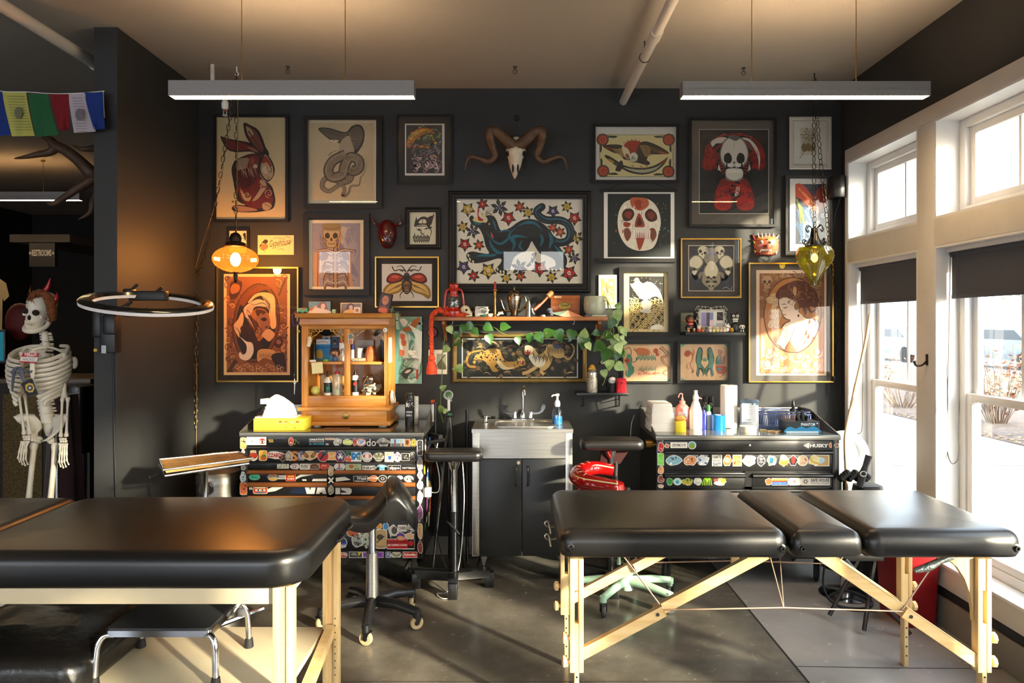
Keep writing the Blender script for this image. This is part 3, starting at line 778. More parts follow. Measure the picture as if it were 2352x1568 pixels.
MB().lathe([(0,0),(.008,0),(.012,.03),(.02,.05),(.012,.055),(0,.055)],(SX0+.07,SY0+.0,.10),7).build('drain_tape',mat('silver tape','#b9bab8',.25,.8,bump=1,bscale=60),t)
t=thing('soap_bottle','clear foaming soap bottle half full of blue liquid on the sink','soap bottle',(PX(1280,4.3),4.3,ST))
q=(PX(1280,4.3),4.3,ST)
MB().lathe([(0,.002),(.030,.002),(.033,.012),(.031,.055),(0,.055)],q,18).build('liquid',mat('blue soap','#2f7dc0',.1,spec=.8),t)
MB().lathe([(.032,0),(.035,.012),(.033,.06),(.029,.085),(.018,.11),(.014,.12)],q,20,None,False).build('bottle',glass('clear plastic','#eef4f6',.08),t)
p_=MB();p_.lathe([(0,.115),(.017,.115),(.019,.135),(.014,.15),(.008,.155),(.007,.18),(.013,.182),(.013,.195),(0,.196)],q,16);p_.tube([(q[0],q[1],ST+.188),(q[0]-.03,q[1]-.012,ST+.186),(q[0]-.036,q[1]-.014,ST+.178)],.005,8);p_.build('pump',WHITE,t)
# tool chests
TY,TYB,TZ=4.05,4.575,.912
def chest(name,label,x0,x1,zb,rows,trim,topcol,split):
 """rows: (z0, z1, split?, lip material)"""
 t=thing(name,label,'tool chest',((x0+x1)/2,(TY+TYB)/2,0),'tool chests')
 b=MB();b.bx(x0,x1,TY+.012,TYB,zb,TZ-.02,.004)
 b.bx(x0,x0+.042,TY,TY+.02,zb,TZ-.02,.003);b.bx(x1-.042,x1,TY,TY+.02,zb,TZ-.02,.003);b.bx(x0+.03,x1-.03,TY+.002,TY+.02,zb,zb+.045)
 body=b.build('body',BLKM,t)
 tp=MB();tp.bx(x0-.006,x1+.006,TY-.01,TYB,TZ-.024,TZ,.003)
 tp.bx(x0-.006,x1+.006,TYB-.012,TYB,TZ-.02,TZ+.108,.003)
 for x,s_ in((x0-.006,1),(x1+.006,-1)):
  tp.prism([(x,TY-.01,TZ-.004),(x,TYB,TZ-.004),(x,TYB,TZ+.108),(x,TYB-.12,TZ+.108),(x,TY+.0,TZ+.006)],(s_*.006,0,0))
 tp.build('top_tray',topcol,t)
 for r_ in rows:
  z0,z1,sp,lip,ly=r_
  segs=[(x0+.045,x1-.045)]if not sp else[(x0+.045,split-.022),(split+.022,x1-.045)]
  for a,c in segs:
   dw=MB();dw.bx(a,c,TY-.002,TY+.02,z0,z1,.002);d_=dw.build('drawer',BLKM,t)
   if not ly:continue
   w0,w1=zc(ly[1]),zc(ly[0]);lp=MB();lp.loft([[(x,TY-.002-q,w0+(w1-w0)*w_)for q,w_ in((0,0),(.008,0),(.015,.2),(.018,.5),(.016,.8),(.009,.97),(0,1))]for x in(a,c)],True)
   lp.build('pull',lip,d_)
  if sp:MB().bx(split-.02,split+.02,TY,TY+.02,z0-.012,z1+.012).build('divider',BLKM,t)
 for x in(x0+.08,x1-.09):
  for y in(TY+.1,TYB-.08):caster(x,y,.062,None,t,RUB,STEELD,yaw=R(60),top=zb)
 return t
TAN=mat('tan leather pull','#8a5227',.45,var=.15,bump=.1,bscale=120)
SILT=mat('silver tray','#8f8d86',.32,.75,var=.1,scale=5)
CLX0,CLX1=PX(553,TY),PX(972,TY)
def zc(py):return PZ(py,TY)
LCH=chest('sticker_covered_tool_chest','black rolling tool chest covered in stickers with tan drawer pulls',CLX0,CLX1,zc(1283),[(zc(1024),zc(1000),0,BLKM,0),(zc(1062),zc(1025),0,BLKM,(1024.5,1033)),(zc(1079),zc(1062.5),0,BLKM,(1060,1063.5)),(zc(1106),zc(1079.5),1,TAN,(1079,1088.5)),(zc(1137),zc(1106.5),1,TAN,(1107,1117.5)),(zc(1195),zc(1138),1,TAN,(1138,1148)),(zc(1265),zc(1196),0,BLKM,0)],TAN,SILT,PX(760,TY))
CRX0,CRX1=PX(1508,TY),PX(1928,TY)
TZ=.892
RCH=chest('rolling_tool_chest','black rolling tool chest under the paper towels and bottles, by the windows',CRX0,CRX1,zc(1283),[(zc(1034),zc(1012),0,BLKM,0),(zc(1082),zc(1035),0,BLKM,(1035,1043)),(zc(1119),zc(1086),1,BLKM,(1088,1096.5)),(zc(1165),zc(1122),1,BLKM,(1122,1130)),(zc(1215),zc(1168),1,BLKM,(1168,1176)),(zc(1265),zc(1218),0,BLKM,(1218,1226))],BLKM,SILT,PX(1719,TY))
MB().bx(CLX0+.004,CLX1-.004,TY-.004,TYB-.02,.912,.917).build('glass_plate',mat('smoked mirror top','#4d4a40',.06,.35,spec=.8,var=.05),LCH)
MB().bx(CRX0+.004,CRX1-.004,TY-.004,TYB-.02,TZ,TZ+.005).build('glass_plate',mat('grey mirror top','#8a9090',.05,.55,spec=.8,var=.02),RCH)
ZGL,ZG=.917,TZ+.005
# lights and ceiling things
LED=emit('warm led diffuser','#ffd7a0',42)
UPL=emit('warm uplight','#ffd8ac',52)
ALU=mat('brushed aluminium','#9c9a98',.42,.55,var=.06,scale=30,stretch=(1,1,12))
def linear(x0,x1,d,ytop,ybot,cab,label,up=None):
 z1,z0=PZ(ytop,d),PZ(ybot,d);a,b=PX(x0,d),PX(x1,d)
 t=thing('linear_pendant_light',label,'ceiling light',((a+b)/2,d,z0),'linear pendant lights')
 w_=.062
 h=MB();h.bx(a,b,d,d+.004,z0,z1);h.bx(a,b,d+w_-.004,d+w_,z0,z1);h.bx(a,a+.004,d,d+w_,z0,z1);h.bx(b-.004,b,d,d+w_,z0,z1);h.bx(a,b,d,d+w_,z0+.03,z0+.036)
 h.build('housing',ALU,t)
 MB().bx(a+.005,b-.005,d+.005,d+w_-.005,z0+.003,z0+.007).build('diffuser',LED,t)
 MB().bx(a+.12,b-.12,d+.014,d+w_-.014,z1-.012,z1-.008).build('uplight',up or UPL,t)
 for c in cab:
  x=PX(c,d);k=MB();k.tube([(x,d+w_/2,z1-.01),(x,d+w_/2,ZC)],.0022,6);k.cyl((x,d+w_/2,ZC-.015),(x,d+w_/2,ZC),.018,n=12);k.cyl((x,d+w_/2,z1-.012),(x,d+w_/2,z1+.008),.006,n=8)
  k.build('suspension_cable',BRASS,t)
DL=3.2
linear(386,951,DL,184,219,(549,789),'long aluminium pendant light bar glowing below, left of the sloping pipe')
linear(1568,2138,DL,186,219,(1732,1974),'long aluminium pendant light bar glowing below, beside the windows')
linear(-420,182,6.6,440,459,(94,-300),up=emit('dim uplight','#ffc888',16),label='distant aluminium pendant light bar hanging in the dark hall at the left')
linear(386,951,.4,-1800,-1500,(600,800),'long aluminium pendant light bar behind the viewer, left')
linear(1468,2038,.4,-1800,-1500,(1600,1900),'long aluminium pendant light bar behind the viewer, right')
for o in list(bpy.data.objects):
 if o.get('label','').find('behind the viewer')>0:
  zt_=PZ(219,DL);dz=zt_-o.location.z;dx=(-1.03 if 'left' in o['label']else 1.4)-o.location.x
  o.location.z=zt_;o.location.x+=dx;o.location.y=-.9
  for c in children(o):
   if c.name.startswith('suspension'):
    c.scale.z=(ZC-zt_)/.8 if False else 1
PIPE=mat('white pipe paint','#cdc6ba',.45,var=.04)
def pipe(x,z,y0,y1,r,label,cpl):
 t=thing('sprinkler_pipe',label,'pipe',(x,(y0+y1)/2,z-r),'white sprinkler pipes')
 MB().cyl((x,y0,z),(x,y1,z),r,n=20).build('pipe',PIPE,t)
 for y in cpl:
  MB().cyl((x,y-.045,z),(x,y+.045,z),r*1.22,n=20).build('coupling',PIPE,t)
  h=MB();h.tube([(x,y+.3,z+r),(x,y+.3,ZC)],.005,6);h.torus((x,y+.3,z),r*1.1,.004,18,6,M.Rotation(R(90),3,'X'));h.build('hanger',STEELD,t)
pipe(PX(1432,4.6),PZ(232,4.6),-3.2,4.61,.0265,'white sprinkler pipe running under the ceiling above the sink towards the dark wall',(3.55,.9))
pipe(-2.40,3.045,-3.2,9.8,.032,'white sprinkler pipe running along the ceiling left of the partition',(3.95,6.5))
x,y=PX(517,4.2),4.2
t=thing('ceiling_sprinkler','white pendent sprinkler head with a red band above the rabbit picture','sprinkler',(x,y,PZ(265,y)))
x2=PX(488,y);b=MB();b.tube([(x,y,PZ(252,y)),(x,y,PZ(205,y)),(x-.01,y,PZ(200,y)),(x2+.01,y,PZ(200,y)),(x2,y,PZ(197,y)),(x2,y,ZC)],.013,12);b.build('drop_pipe',PIPE,t)
s_=MB();z=PZ(252,y);s_.lathe([(0,0),(.014,0),(.021,.012),(.021,.045),(.015,.055),(0,.055)],(x,y,z),16);s_.build('socket',WHITE,t)
MB().lathe([(0,0),(.0145,0),(.0145,.008),(0,.008)],(x,y,z-.006),14).build('band',mat('orange red band','#a8482c',.5),t)
f_=MB();f_.tube([(x-.009,y,z-.006),(x-.01,y,z-.024),(x,y,z-.036)],.0028,6);f_.tube([(x+.009,y,z-.006),(x+.01,y,z-.024),(x,y,z-.036)],.0028,6);f_.cyl((x,y,z-.037),(x,y,z-.034),.016,n=14);f_.build('deflector',PIPE,t)
for px,py,wh in((661,157,'left of the skull'),(1183,157,'above the horned skull'),(1708,160,'above the red skull picture')):
 y=(ZC-H)*F/(CY-py+4);x=PX(px,y)
 k=MB();k.cyl((x,y,ZC-.02),(x,y,ZC),.004,n=8);k.torus((x,y,ZC-.032),.012,.0028,14,6,M.Rotation(R(90),3,'X'));k.cyl((x,y,ZC-.004),(x,y,ZC),.013,n=12)
 k.solo('ceiling_hook',STEELD,'small metal hook screwed in the ceiling '+wh,'hook','ceiling hooks')
CHAINM=mat('blackened brass chain','#3a3022',.35,.8,var=.2)
def chain(pts,L=.038,w_=.011,r=.0022,mb=None):
 """oval links along a polyline"""
 mb=mb or MB();q=crv(pts,24);acc=0;k=0
 prev=q[0];pos=[q[0]]
 for p in q[1:]:
  acc+=(p-prev).length;prev=p
  if acc>=L*.80:pos.append(p);acc=0
 for i in range(len(pos)-1):
  a,b=pos[i],pos[i+1];c=(a+b)/2;d=(b-a).normalized()
  s_=d.cross(V((0,1,0))if i%2 else V((1,.3,.1))).normalized()
  link=[c+d*((L/2-w_)*(1 if math.cos(t_)>0 else-1)+w_*math.cos(t_))+s_*(w_*math.sin(t_))for t_ in[2*PI*j/12 for j in range(12)]]
  mb.tube(link,r,5,closed=True)
 return mb
 # amber swag lamp
d=(ZC-H)*F/(CY-153);lx=PX(541,d)
t=thing('swag_lamp','amber ribbed glass swag lamp glowing on a chain at the left, over the framed lady','hanging lamp',(lx,d,PZ(640,d)),'glass swag lamps')
AMB=glass('amber glass','#f5bf80',.05,.06,'#c07a34',.11)
zc_=PZ(595,d)
R_=49*d/F
pr=[]
for k in range(17):
 a=-80+160*k/16;pr.append((R_*math.cos(R(a))**1.12,zc_+31.5*d/F*math.sin(R(a))))
sh=MB();rings=[]
for r,z in pr:rings.append([(lx+r*(1+.034*math.cos(24*2*PI*j/96))*math.cos(2*PI*j/96),d+r*(1+.034*math.cos(24*2*PI*j/96))*math.sin(2*PI*j/96),z)for j in range(96)])
sh.loft(rings,True,False);sh.build('shade',AMB,t)
ztp=zc_+30*d/F;zbt=zc_-31*d/F
DKB=mat('dark bronze','#2c261f',.4,.8,var=.15,scale=60)
MB().lathe([(0,0),(.062,0),(.066,.006),(.058,.014),(.062,.02),(.05,.028),(.034,.032),(.036,.055),(.026,.078),(.01,.088),(0,.088)],(lx,d,ztp-.004),20).build('cap',DKB,t)
MB().lathe([(0,.012),(.024,.012),(.022,.004),(.01,-.004),(.014,-.02),(.009,-.034),(.012,-.045),(.004,-.062),(0,-.064)],(lx,d,zbt),16).build('finial',DKB,t)
MB().sph((lx,d,zc_-.002),(.030,.030,.042)).build('bulb',emit('amber bulb','#ffd090',380),t)
ch=chain([(lx,d,ztp+.085),(lx+.003,d,ztp+.6),(lx+.008,d,ZC-.04)])
ch.build('hanging_chain',CHAINM,t)
wl=V((PX(445,4.6),4.60,PZ(645,4.6)))
chain([(lx+.008,d,ZC-.05),(PX(503,d+.12),d+.12,PZ(420,d+.12)),(PX(472,4.5),4.5,PZ(575,4.5)),wl]).build('swag_chain',CHAINM,t)
wx=XL+.012
chain([wl,(wx,4.56,PZ(700,4.56)),(wx,4.55,PZ(850,4.55)),(wx,4.55,PZ(995,4.55))]).build('wall_chain',CHAINM,t)
co=MB();co.tube(crv([(lx+.004,d+.004,ztp+.08),(lx+.006,d,ZC-.06),(PX(500,d+.12)+.006,d+.13,PZ(430,d+.1)),wl+V((0,-.006,0)),(wx+.004,4.55,PZ(850,4.55)),(wx+.003,4.55,PZ(1000,4.55)),(wx+.006,4.54,.25)],8),.0022,5);co.build('lamp_cord',mat('gold cord','#7d6536',.5),t)
k=MB();k.tube(crv([(lx+.008,d,ZC),(lx+.008,d,ZC-.03),(lx+.018,d,ZC-.045),(lx+.008,d,ZC-.055),(lx-.002,d,ZC-.045)],4),.004,6);k.build('ceiling_hook',WHITE,t)
k=MB();k.tube([wl+V((0,.02,0)),wl+V((-.005,-.01,0)),wl+V((.004,-.012,.012))],.003,6);k.tube([wl+V((-.05,.0,.0)),wl],.0016,5);k.build('wall_hook',BRASS,t)
# green swag lamp
d=(ZC-H)*F/(CY-168);gx=PX(1871,d)
t=thing('swag_lamp','green faceted glass swag lamp with scrolled iron crown hanging near the windows','hanging lamp',(gx,d,PZ(655,d)),'glass swag lamps')
GRN=glass('olive green glass','#b5b347',.08,.04,'#9c9a30',.22)
u=d/F
pr=[(10,571),(22,566),(34,568),(40,578),(41,588),(38,600),(30,613),(20,626),(14,637),(11,648),(10.5,655)]
sh=MB();rings=[]
for i,(r,y)in enumerate(pr):
 r=r*u;rings.append([(gx+r*(1+.05*math.cos(10*2*PI*j/60+(i%2)*PI))*math.cos(2*PI*j/60),d+r*(1+.05*math.cos(10*2*PI*j/60+(i%2)*PI))*math.sin(2*PI*j/60),PZ(y,d))for j in range(60)])
sh.loft(rings,True,False);sh.build('shade',GRN,t,sm=25)
zt_=PZ(568,d)
MB().lathe([(0,0),(.056,0),(.058,.012),(.03,.02),(.022,.05),(.018,.11),(.012,.125),(0,.125)],(gx,d,zt_),16).build('cap',DKB,t)
for a in range(0,360,60):
 q=lambda r,z:(gx+r*math.cos(R(a)),d+r*math.sin(R(a)),zt_+z)
 MB().tube(crv([q(.018,.12),q(.028,.06),q(.055,.018),q(.075,.03),q(.07,.05),q(.06,.045)],5),.004,6).build('iron_scroll',DKB,t)
 MB().tube(crv([q(.014,.118),q(.04,.14),q(.058,.12),q(.05,.1),q(.04,.11)],5),.003,6).build('iron_scroll',DKB,t)
MB().sph((gx,d,PZ(592,d)),(.02,.02,.028)).build('bulb',emit('warm bulb','#ffd080',32),t)
MB().cyl((gx,d,PZ(580,d)),(gx,d,zt_),.014,n=12).build('lamp_holder',BRASS,t)
chain([(gx,d,zt_+.125),(gx-.004,d,zt_+.6),(gx,d,ZC-.04)]).build('hanging_chain',CHAINM,t)
w2=V((PX(1924,4.58),4.58,PZ(690,4.58)))
chain([(gx+.002,d,ZC-.05),(PX(1884,d),d,PZ(360,d)),(PX(1897,d+.05),d+.05,PZ(480,d+.05)),(PX(1906,4.5),4.5,PZ(570,4.5)),w2]).build('swag_chain',CHAINM,t)
chain([w2,(PX(1925,4.58),4.585,PZ(740,4.58)),(PX(1920,4.58),4.59,PZ(840,4.58))]).build('wall_chain',CHAINM,t)
co=MB();co.tube(crv([(PX(1920,4.58),4.59,PZ(840,4.58)),(PX(1917,4.58),4.60,PZ(880,4.58)),(PX(1912,4.58),4.60,PZ(950,4.58)),(PX(1904,4.58),4.60,PZ(1005,4.58)),(PX(1905,4.58),4.60,.3)],6),.0024,5);co.bx(PX(1914,4.58),PX(1921,4.58),4.58,4.605,PZ(876,4.58),PZ(864,4.58),.003);co.build('lamp_cord',CORD,t)
k=MB();k.tube(crv([(gx,d,ZC),(gx,d,ZC-.03),(gx+.01,d,ZC-.045),(gx,d,ZC-.055),(gx-.01,d,ZC-.045)],4),.004,6);k.build('ceiling_hook',BLKM,t)
k=MB();k.tube([w2+V((0,.04,0)),w2+V((0,-.01,-.004)),w2+V((0,-.012,.008))],.003,6);k.build('wall_hook',BLKM,t)
# pictures on the back wall
FRB=mat('black picture frame','#14110e',.5,var=.15,scale=20,spec=.35)
MATB=mat('black mat board','#2b2723',.8,var=.04)
MATG=mat('grey mat board','#5b554e',.8,var=.04)
MATW=mat('white mat board','#dcd6ca',.8,var=.03)
PGL=glass('picture glass','#fbfcfb',.035,.012)
U=D/F
def rectring(x0,y0,x1,y1,off):
 d=D-off
 return[P(x0,y0,d),P(x1,y0,d),P(x1,y1,d),P(x0,y1,d)]
def frame(t,o,prof,m,name='frame'):
 """prof: (inset px, distance from wall m)"""
 mb=MB();x0,y0,x1,y1=o
 mb.loft([rectring(x0+i,y0+i,x1-i,y1-i,z)for i,z in prof],True,False)
 return mb.build(name,m,t,sm=25)
FLAT=lambda w,z=.026:[(0,.001),(0,z),(w,z),(w,.006)]
MOULD=lambda w,z=.03:[(0,.001),(0,z*.6),(w*.15,z),(w*.35,z*1.1),(w*.45,z*.8),(w*.75,z*.7),(w*.8,z*.9),(w,z*.8),(w,.006)]
def picture(label,o,prof,fm,draw,xf,paper=None,pcol='#ddd6c6',mount=None,glassy=True,cat='framed picture',name='framed_print',zo=.006,pm=INK):
 """o: outer px box; paper: px box of the sheet; mount: mat-board material behind the sheet"""
 x0,y0,x1,y1=o
 c=P((x0+x1)/2,y1,D)
 t=thing(name,label,cat,c)
 if fm is not None:frame(t,o,prof,fm)
 w_=prof[-1][0]if fm is not None else 0
 if mount is not None:
  MB().loft([rectring(x0+w_-1,y0+w_-1,x1-w_+1,y1-w_+1,q)for q in(.002,zo)]).build('mat_board',mount,t)
 px=paper or(x0+w_-1,y0+w_-1,x1-w_+1,y1-w_+1)
 a=Art.wall(D-zo-.0006,xf)
 a.xf=(0,0,1);a.r(pcol,*px);a.xf=xf
 draw(a)
 if fm is None:
  a.c=lin('#cfc8ba');a.loft([rectring(*px,q)for q in(.001,zo+.0005)],True,False)
 a.build('print' if name!='painted_canvas' else 'canvas',pm,t,sm=0)
 if glassy:
  off=max(p_[1]for p_ in prof)*.62 if fm is not None else .01
  off=max(off,zo+.009)
  g=MB();g.face(list(reversed(rectring(x0+w_-1,y0+w_-1,x1-w_+1,y1-w_+1,off))));g.build('glazing',PGL,t,sm=0)
 return t
Z3=(470,240,430/1686);Z4=(470,600,250/1307);Z6=(850,240,510/1738);Z7=(960,630,520/2352)
Z8=(1340,240,620/2113);Z9=(1360,580,600/2240);ZC5=(670,640,330/1437)
def skull2d(a,x,y,w,h,c1='#d8cfb8',c2='#2a2320',c3='#8a7c66',tilt=0,jaw=True):
 f=lambda u,v:(x+(u*math.cos(R(tilt))-v*math.sin(R(tilt))*h/w)*w,y+(u*math.sin(R(tilt))*w/h+v*math.cos(R(tilt)))*h)
 a.b(c3,*[f(u,v)for u,v in((0,-.53),(.34,-.45),(.53,-.16),(.48,.1),(.33,.24),(.31,.5),(0,.57),(-.31,.5),(-.33,.24),(-.48,.1),(-.53,-.16),(-.34,-.45))])
 a.b(c1,*[f(u,v)for u,v in((0,-.5),(.32,-.42),(.49,-.16),(.44,.08),(.29,.22),(.27,.46),(0,.53),(-.27,.46),(-.29,.22),(-.44,.08),(-.49,-.16),(-.32,-.42))])
 for s_ in(-1,1):
  a.b(c2,*[f(s_*u,v)for u,v in((.09,-.02),(.2,-.13),(.36,-.08),(.38,.06),(.26,.13),(.12,.1))])
  a.s(c3,w*.03,f(s_*.42,.1),f(s_*.3,.2),f(s_*.2,.24))
 a.b(c2,*[f(u,v)for u,v in((0,.08),(.07,.2),(.02,.24),(-.02,.24),(-.07,.2))])
 if jaw:
  a.s(c2,h*.02,f(-.22,.36),f(0,.38),f(.22,.36))
  for k in range(-4,5):a.s(c3,w*.012,f(k*.05,.3),f(k*.05,.43),sm=0,hold=True)
def d_rabbit(a):
 dk,rd,rd2,cr='#2c1612','#6d1f15','#8c3220','#b59a78'
 a.b(dk,(143,290),(200,303),(300,322),(400,342),(470,383),(525,440),(500,462),(420,425),(285,428),(200,400))
 a.b(rd,(165,308),(240,325),(340,345),(430,380),(480,425),(400,410),(290,412),(215,390))
 a.b('#8c5a45',(380,380),(440,390),(490,430),(430,418))
 a.b(dk,(357,163),(420,190),(482,228),(520,300),(548,380),(580,440),(560,505),(525,480),(480,420),(420,360),(372,285),(352,210))
 a.b('#77402f',(370,185),(430,215),(475,260),(505,330),(530,400),(500,420),(430,345),(385,270))
 a.b(cr,(376,200),(420,225),(440,270),(410,290),(385,250));a.s(rd,12,(395,240),(450,320),(520,430))
 a.b(dk,(540,430),(590,480),(625,550),(632,600),(618,650),(580,692),(545,685),(500,630),(490,560),(500,490))
 a.b(cr,(545,450),(585,500),(615,570),(615,640),(578,680),(545,668),(510,615),(505,560),(520,500))
 a.b(rd2,(540,460),(580,500),(605,550),(590,560),(560,520),(530,530),(515,520));a.e('#cdb899',550,590,34,30,40);a.s(dk,5,(590,560),(605,600),(575,605),(560,560));a.s(dk,4,(580,650),(570,675),(545,680))
 a.b(dk,(505,455),(420,443),(320,478),(262,525),(243,590),(258,690),(278,800),(300,870),(370,905),(300,903),(255,915),(247,945),(300,967),(450,970),(560,955),(620,930),(637,860),(622,780),(604,735),(568,700),(545,690),(500,640),(495,560))
 a.b(rd,(490,470),(420,458),(330,492),(280,540),(285,640),(310,700),(300,760),(330,850),(420,930),(540,930),(600,900),(615,850),(600,790),(580,740),(530,700),(490,640),(480,560))
 a.b('#9a8168',(300,500),(360,480),(400,490),(380,560),(350,600),(290,580));a.b('#4a120d',(300,600),(400,580),(470,640),(430,720),(350,760),(310,690))
 for i in range(9):a.s('#b99f84',5,(300+i*17,520+(i%3)*30),(330+i*15,570+(i%4)*20),(340+i*16,640+(i%2)*20),taper='both')
 a.b(cr,(320,760),(360,800),(400,790),(420,830),(400,870),(350,850));a.spiral(rd,14,385,815,34,1.3,200)
 a.b(cr,(500,680),(540,690),(560,740),(520,800),(480,850),(430,870),(470,810),(500,750));a.s(rd2,9,(480,690),(530,740),(560,730))
 a.spiral('#d0a080',6,580,800,40,1.6,90);a.spiral(dk,6,540,790,60,1,180)
 a.b(cr,(520,900),(550,880),(590,890),(605,920),(570,950),(530,945));a.s(dk,4,(540,890),(600,930));a.b('#a87b60',(258,918),(320,912),(400,925),(480,950),(400,962),(300,960));
 for q in(262,276,290):a.s(dk,3,(q,916),(q-8,956),sm=0)
 a.b('#8c4030',(400,490),(440,480),(450,520),(420,540));a.b('#c4ac8c',(440,545),(470,540),(475,570),(440,570))
 a.r('#8b6a45',245,865,268,885)
picture('framed print of a crouching anatomical red rabbit on tan paper',(490,262,662,510),FLAT(7),FRB,d_rabbit,Z3,(497,267,655,506),'#cdb88a')
def d_cobra(a):
 a.r('#bdab88',958,165,1524,858)
 dk,md,lt='#2d2720','#5e5446','#95866c'
 a.b(dk,(1025,225),(1045,207),(1130,213),(1230,243),(1280,245),(1320,200),(1370,180),(1415,193),(1440,250),(1434,330),(1400,400),(1352,448),(1240,475),(1185,465),(1218,400),(1215,352),(1180,338),(1120,312),(1060,262))
 a.b(md,(1040,222),(1130,225),(1230,256),(1290,252),(1345,205),(1400,205),(1425,260),(1415,330),(1380,395),(1340,400),(1310,320),(1290,270),(1240,320),(1190,325),(1110,295))
 a.b('#a3947a',(1220,345),(1290,280),(1320,330),(1345,430),(1250,462),(1215,440))
 for i in range(7):
  for j in range(5):a.s('#2d2720',3,(1310+j*22+i*3,215+i*26),(1322+j*22+i*3,228+i*26),sm=0,hold=True)
 for i in range(12):a.s('#2d2720',3,(1050+i*18,222+i*3),(1062+i*18,250+i*5),sm=0,hold=True)
 a.b('#d4c6a4',(1125,320),(1180,318),(1210,330),(1175,340));a.e(dk,1165,322,7,5);a.s(lt,4,(1310,260),(1320,330),(1352,360));a.s(dk,3,(1190,415),(1150,430),(1120,465));a.s(dk,3,(1150,430),(1130,440),(1108,462))
 coil=[(1270,450),(1160,505),(1115,590),(1150,655),(1240,630),(1262,550),(1310,475),(1385,500),(1390,570),(1340,600),(1305,580)]
 c2=[(1310,560),(1320,640),(1290,690),(1210,690),(1130,660),(1075,680),(1062,745),(1120,780),(1190,740),(1235,720),(1262,770),(1240,815),(1270,820),(1300,790),(1320,735),(1390,725),(1405,660),(1440,610),(1455,540)]
 for cc,w_ in((c2,62),(coil,92)):
  tp=6 if cc is c2 else None
  a.s(dk,w_,*cc,taper=tp);a.s(md,w_*.86,*cc,taper=tp);a.s(lt,w_*.66,*cc,taper=tp)
  q=crv([(x,y,0)for x,y in cc],7)
  for i in range(1,len(q)-2):
   d_=q[i+1]-q[i-1];l=d_.length or 1;n_=(-d_.y/l,d_.x/l);s2=w_*.3*(1 if tp is None else 1-i/len(q))
   a.s('#4a4134',3.4,(q[i].x-n_[0]*s2,q[i].y-n_[1]*s2),(q[i].x+n_[0]*s2*.6,q[i].y+n_[1]*s2*.6),sm=0,hold=True)
picture('framed pencil drawing of a coiled cobra with spread hood',(697,265,877,478),FLAT(10,.032),FRB,d_cobra,Z3,(707,275,864,467),'#d0c3a4')
def d_skel(a):
 a.r('#8a8390',968,1068,1402,1640)
 for i in range(26):a.b(['#a49ca0','#776f80','#b5a79c','#6b6070','#9a8f98'][i%5],*[(rnd.uniform(975,1350)+q[0],rnd.uniform(1085,1560)+q[1])for q in[(0,0)]]*1+[(x,y)for x,y in[(lambda X,Y:(X,Y))(rnd.uniform(980,1390),rnd.uniform(1080,1630))for _ in range(3)]])if i<8 else a.s(['#a49ca0','#b8aaa4','#655c6c'][i%3],rnd.uniform(8,22),(rnd.uniform(980,1380),rnd.uniform(1080,1600)),(rnd.uniform(980,1380),rnd.uniform(1080,1600)),taper='both')
 bn,dk,oc='#b08a66','#3a2c2a','#8a5f33'
 a.s(bn,44,(1012,1330),(1005,1480),(1010,1640));a.s('#8a4a30',14,(1022,1340),(1020,1500),(1018,1640));a.s(bn,40,(1312,1340),(1300,1480),(1320,1640));a.s('#8a4a30',12,(1300,1350),(1290,1500),(1300,1640))
 a.s(dk,44,(1180,1250),(1175,1400),(1180,1645));a.s('#a08468',26,(1180,1250),(1175,1400),(1180,1645))
 for k in range(9):
  y=1370+k*34
  for s_ in(-1,1):
   q=[(1178+s_*10,y),(1178+s_*80,y-20),(1178+s_*(118-k*3),y+30),(1178+s_*90,y+62)]
   a.s(dk,17,*q);a.s(['#9a7a5c','#c4b49c','#7c5a44'][k%3],10,*q)
 for s_ in(-1,1):a.s(dk,26,(1178,1340),(1178+s_*70,1310),(1178+s_*165,1320));a.s('#b89878',15,(1178,1340),(1178+s_*70,1310),(1178+s_*165,1320));a.b('#6b4a3a',(1178+s_*60,1340),(1178+s_*110,1330),(1178+s_*130,1390),(1178+s_*80,1400))
 a.s(oc,10,(1080,1130),(1070,1220),(1110,1290));a.s('#c08030',12,(1215,1100),(1225,1200),(1200,1290))
 skull2d(a,1142,1180,150,200,'#b49a6c','#33241c','#6e5230')
 a.b('#8f7748',(1072,1075),(1215,1075),(1222,1130),(1140,1140),(1070,1128));a.s('#6a5230',6,(1072,1112),(1145,1120),(1220,1108))
 for i in range(24):a.s(rnd.choice(['#e8e2da','#2d2426','#a0592e','#c8b8a8']),rnd.uniform(3,8),*[(x,y)for x,y in[(rnd.uniform(980,1390),rnd.uniform(1300,1630))]for x,y in((x,y),(x+rnd.uniform(-25,25),y+rnd.uniform(20,60)))],taper='both')
 a.s(dk,8,(1350,1320),(1362,1310),(1352,1370),taper=2)
picture('framed painting of a skeleton wearing a cap against a violet grey ground',(696,490,848,678),FLAT(12,.03),FRB,d_skel,Z3,(709,505,835,664),'#d9cdb2')
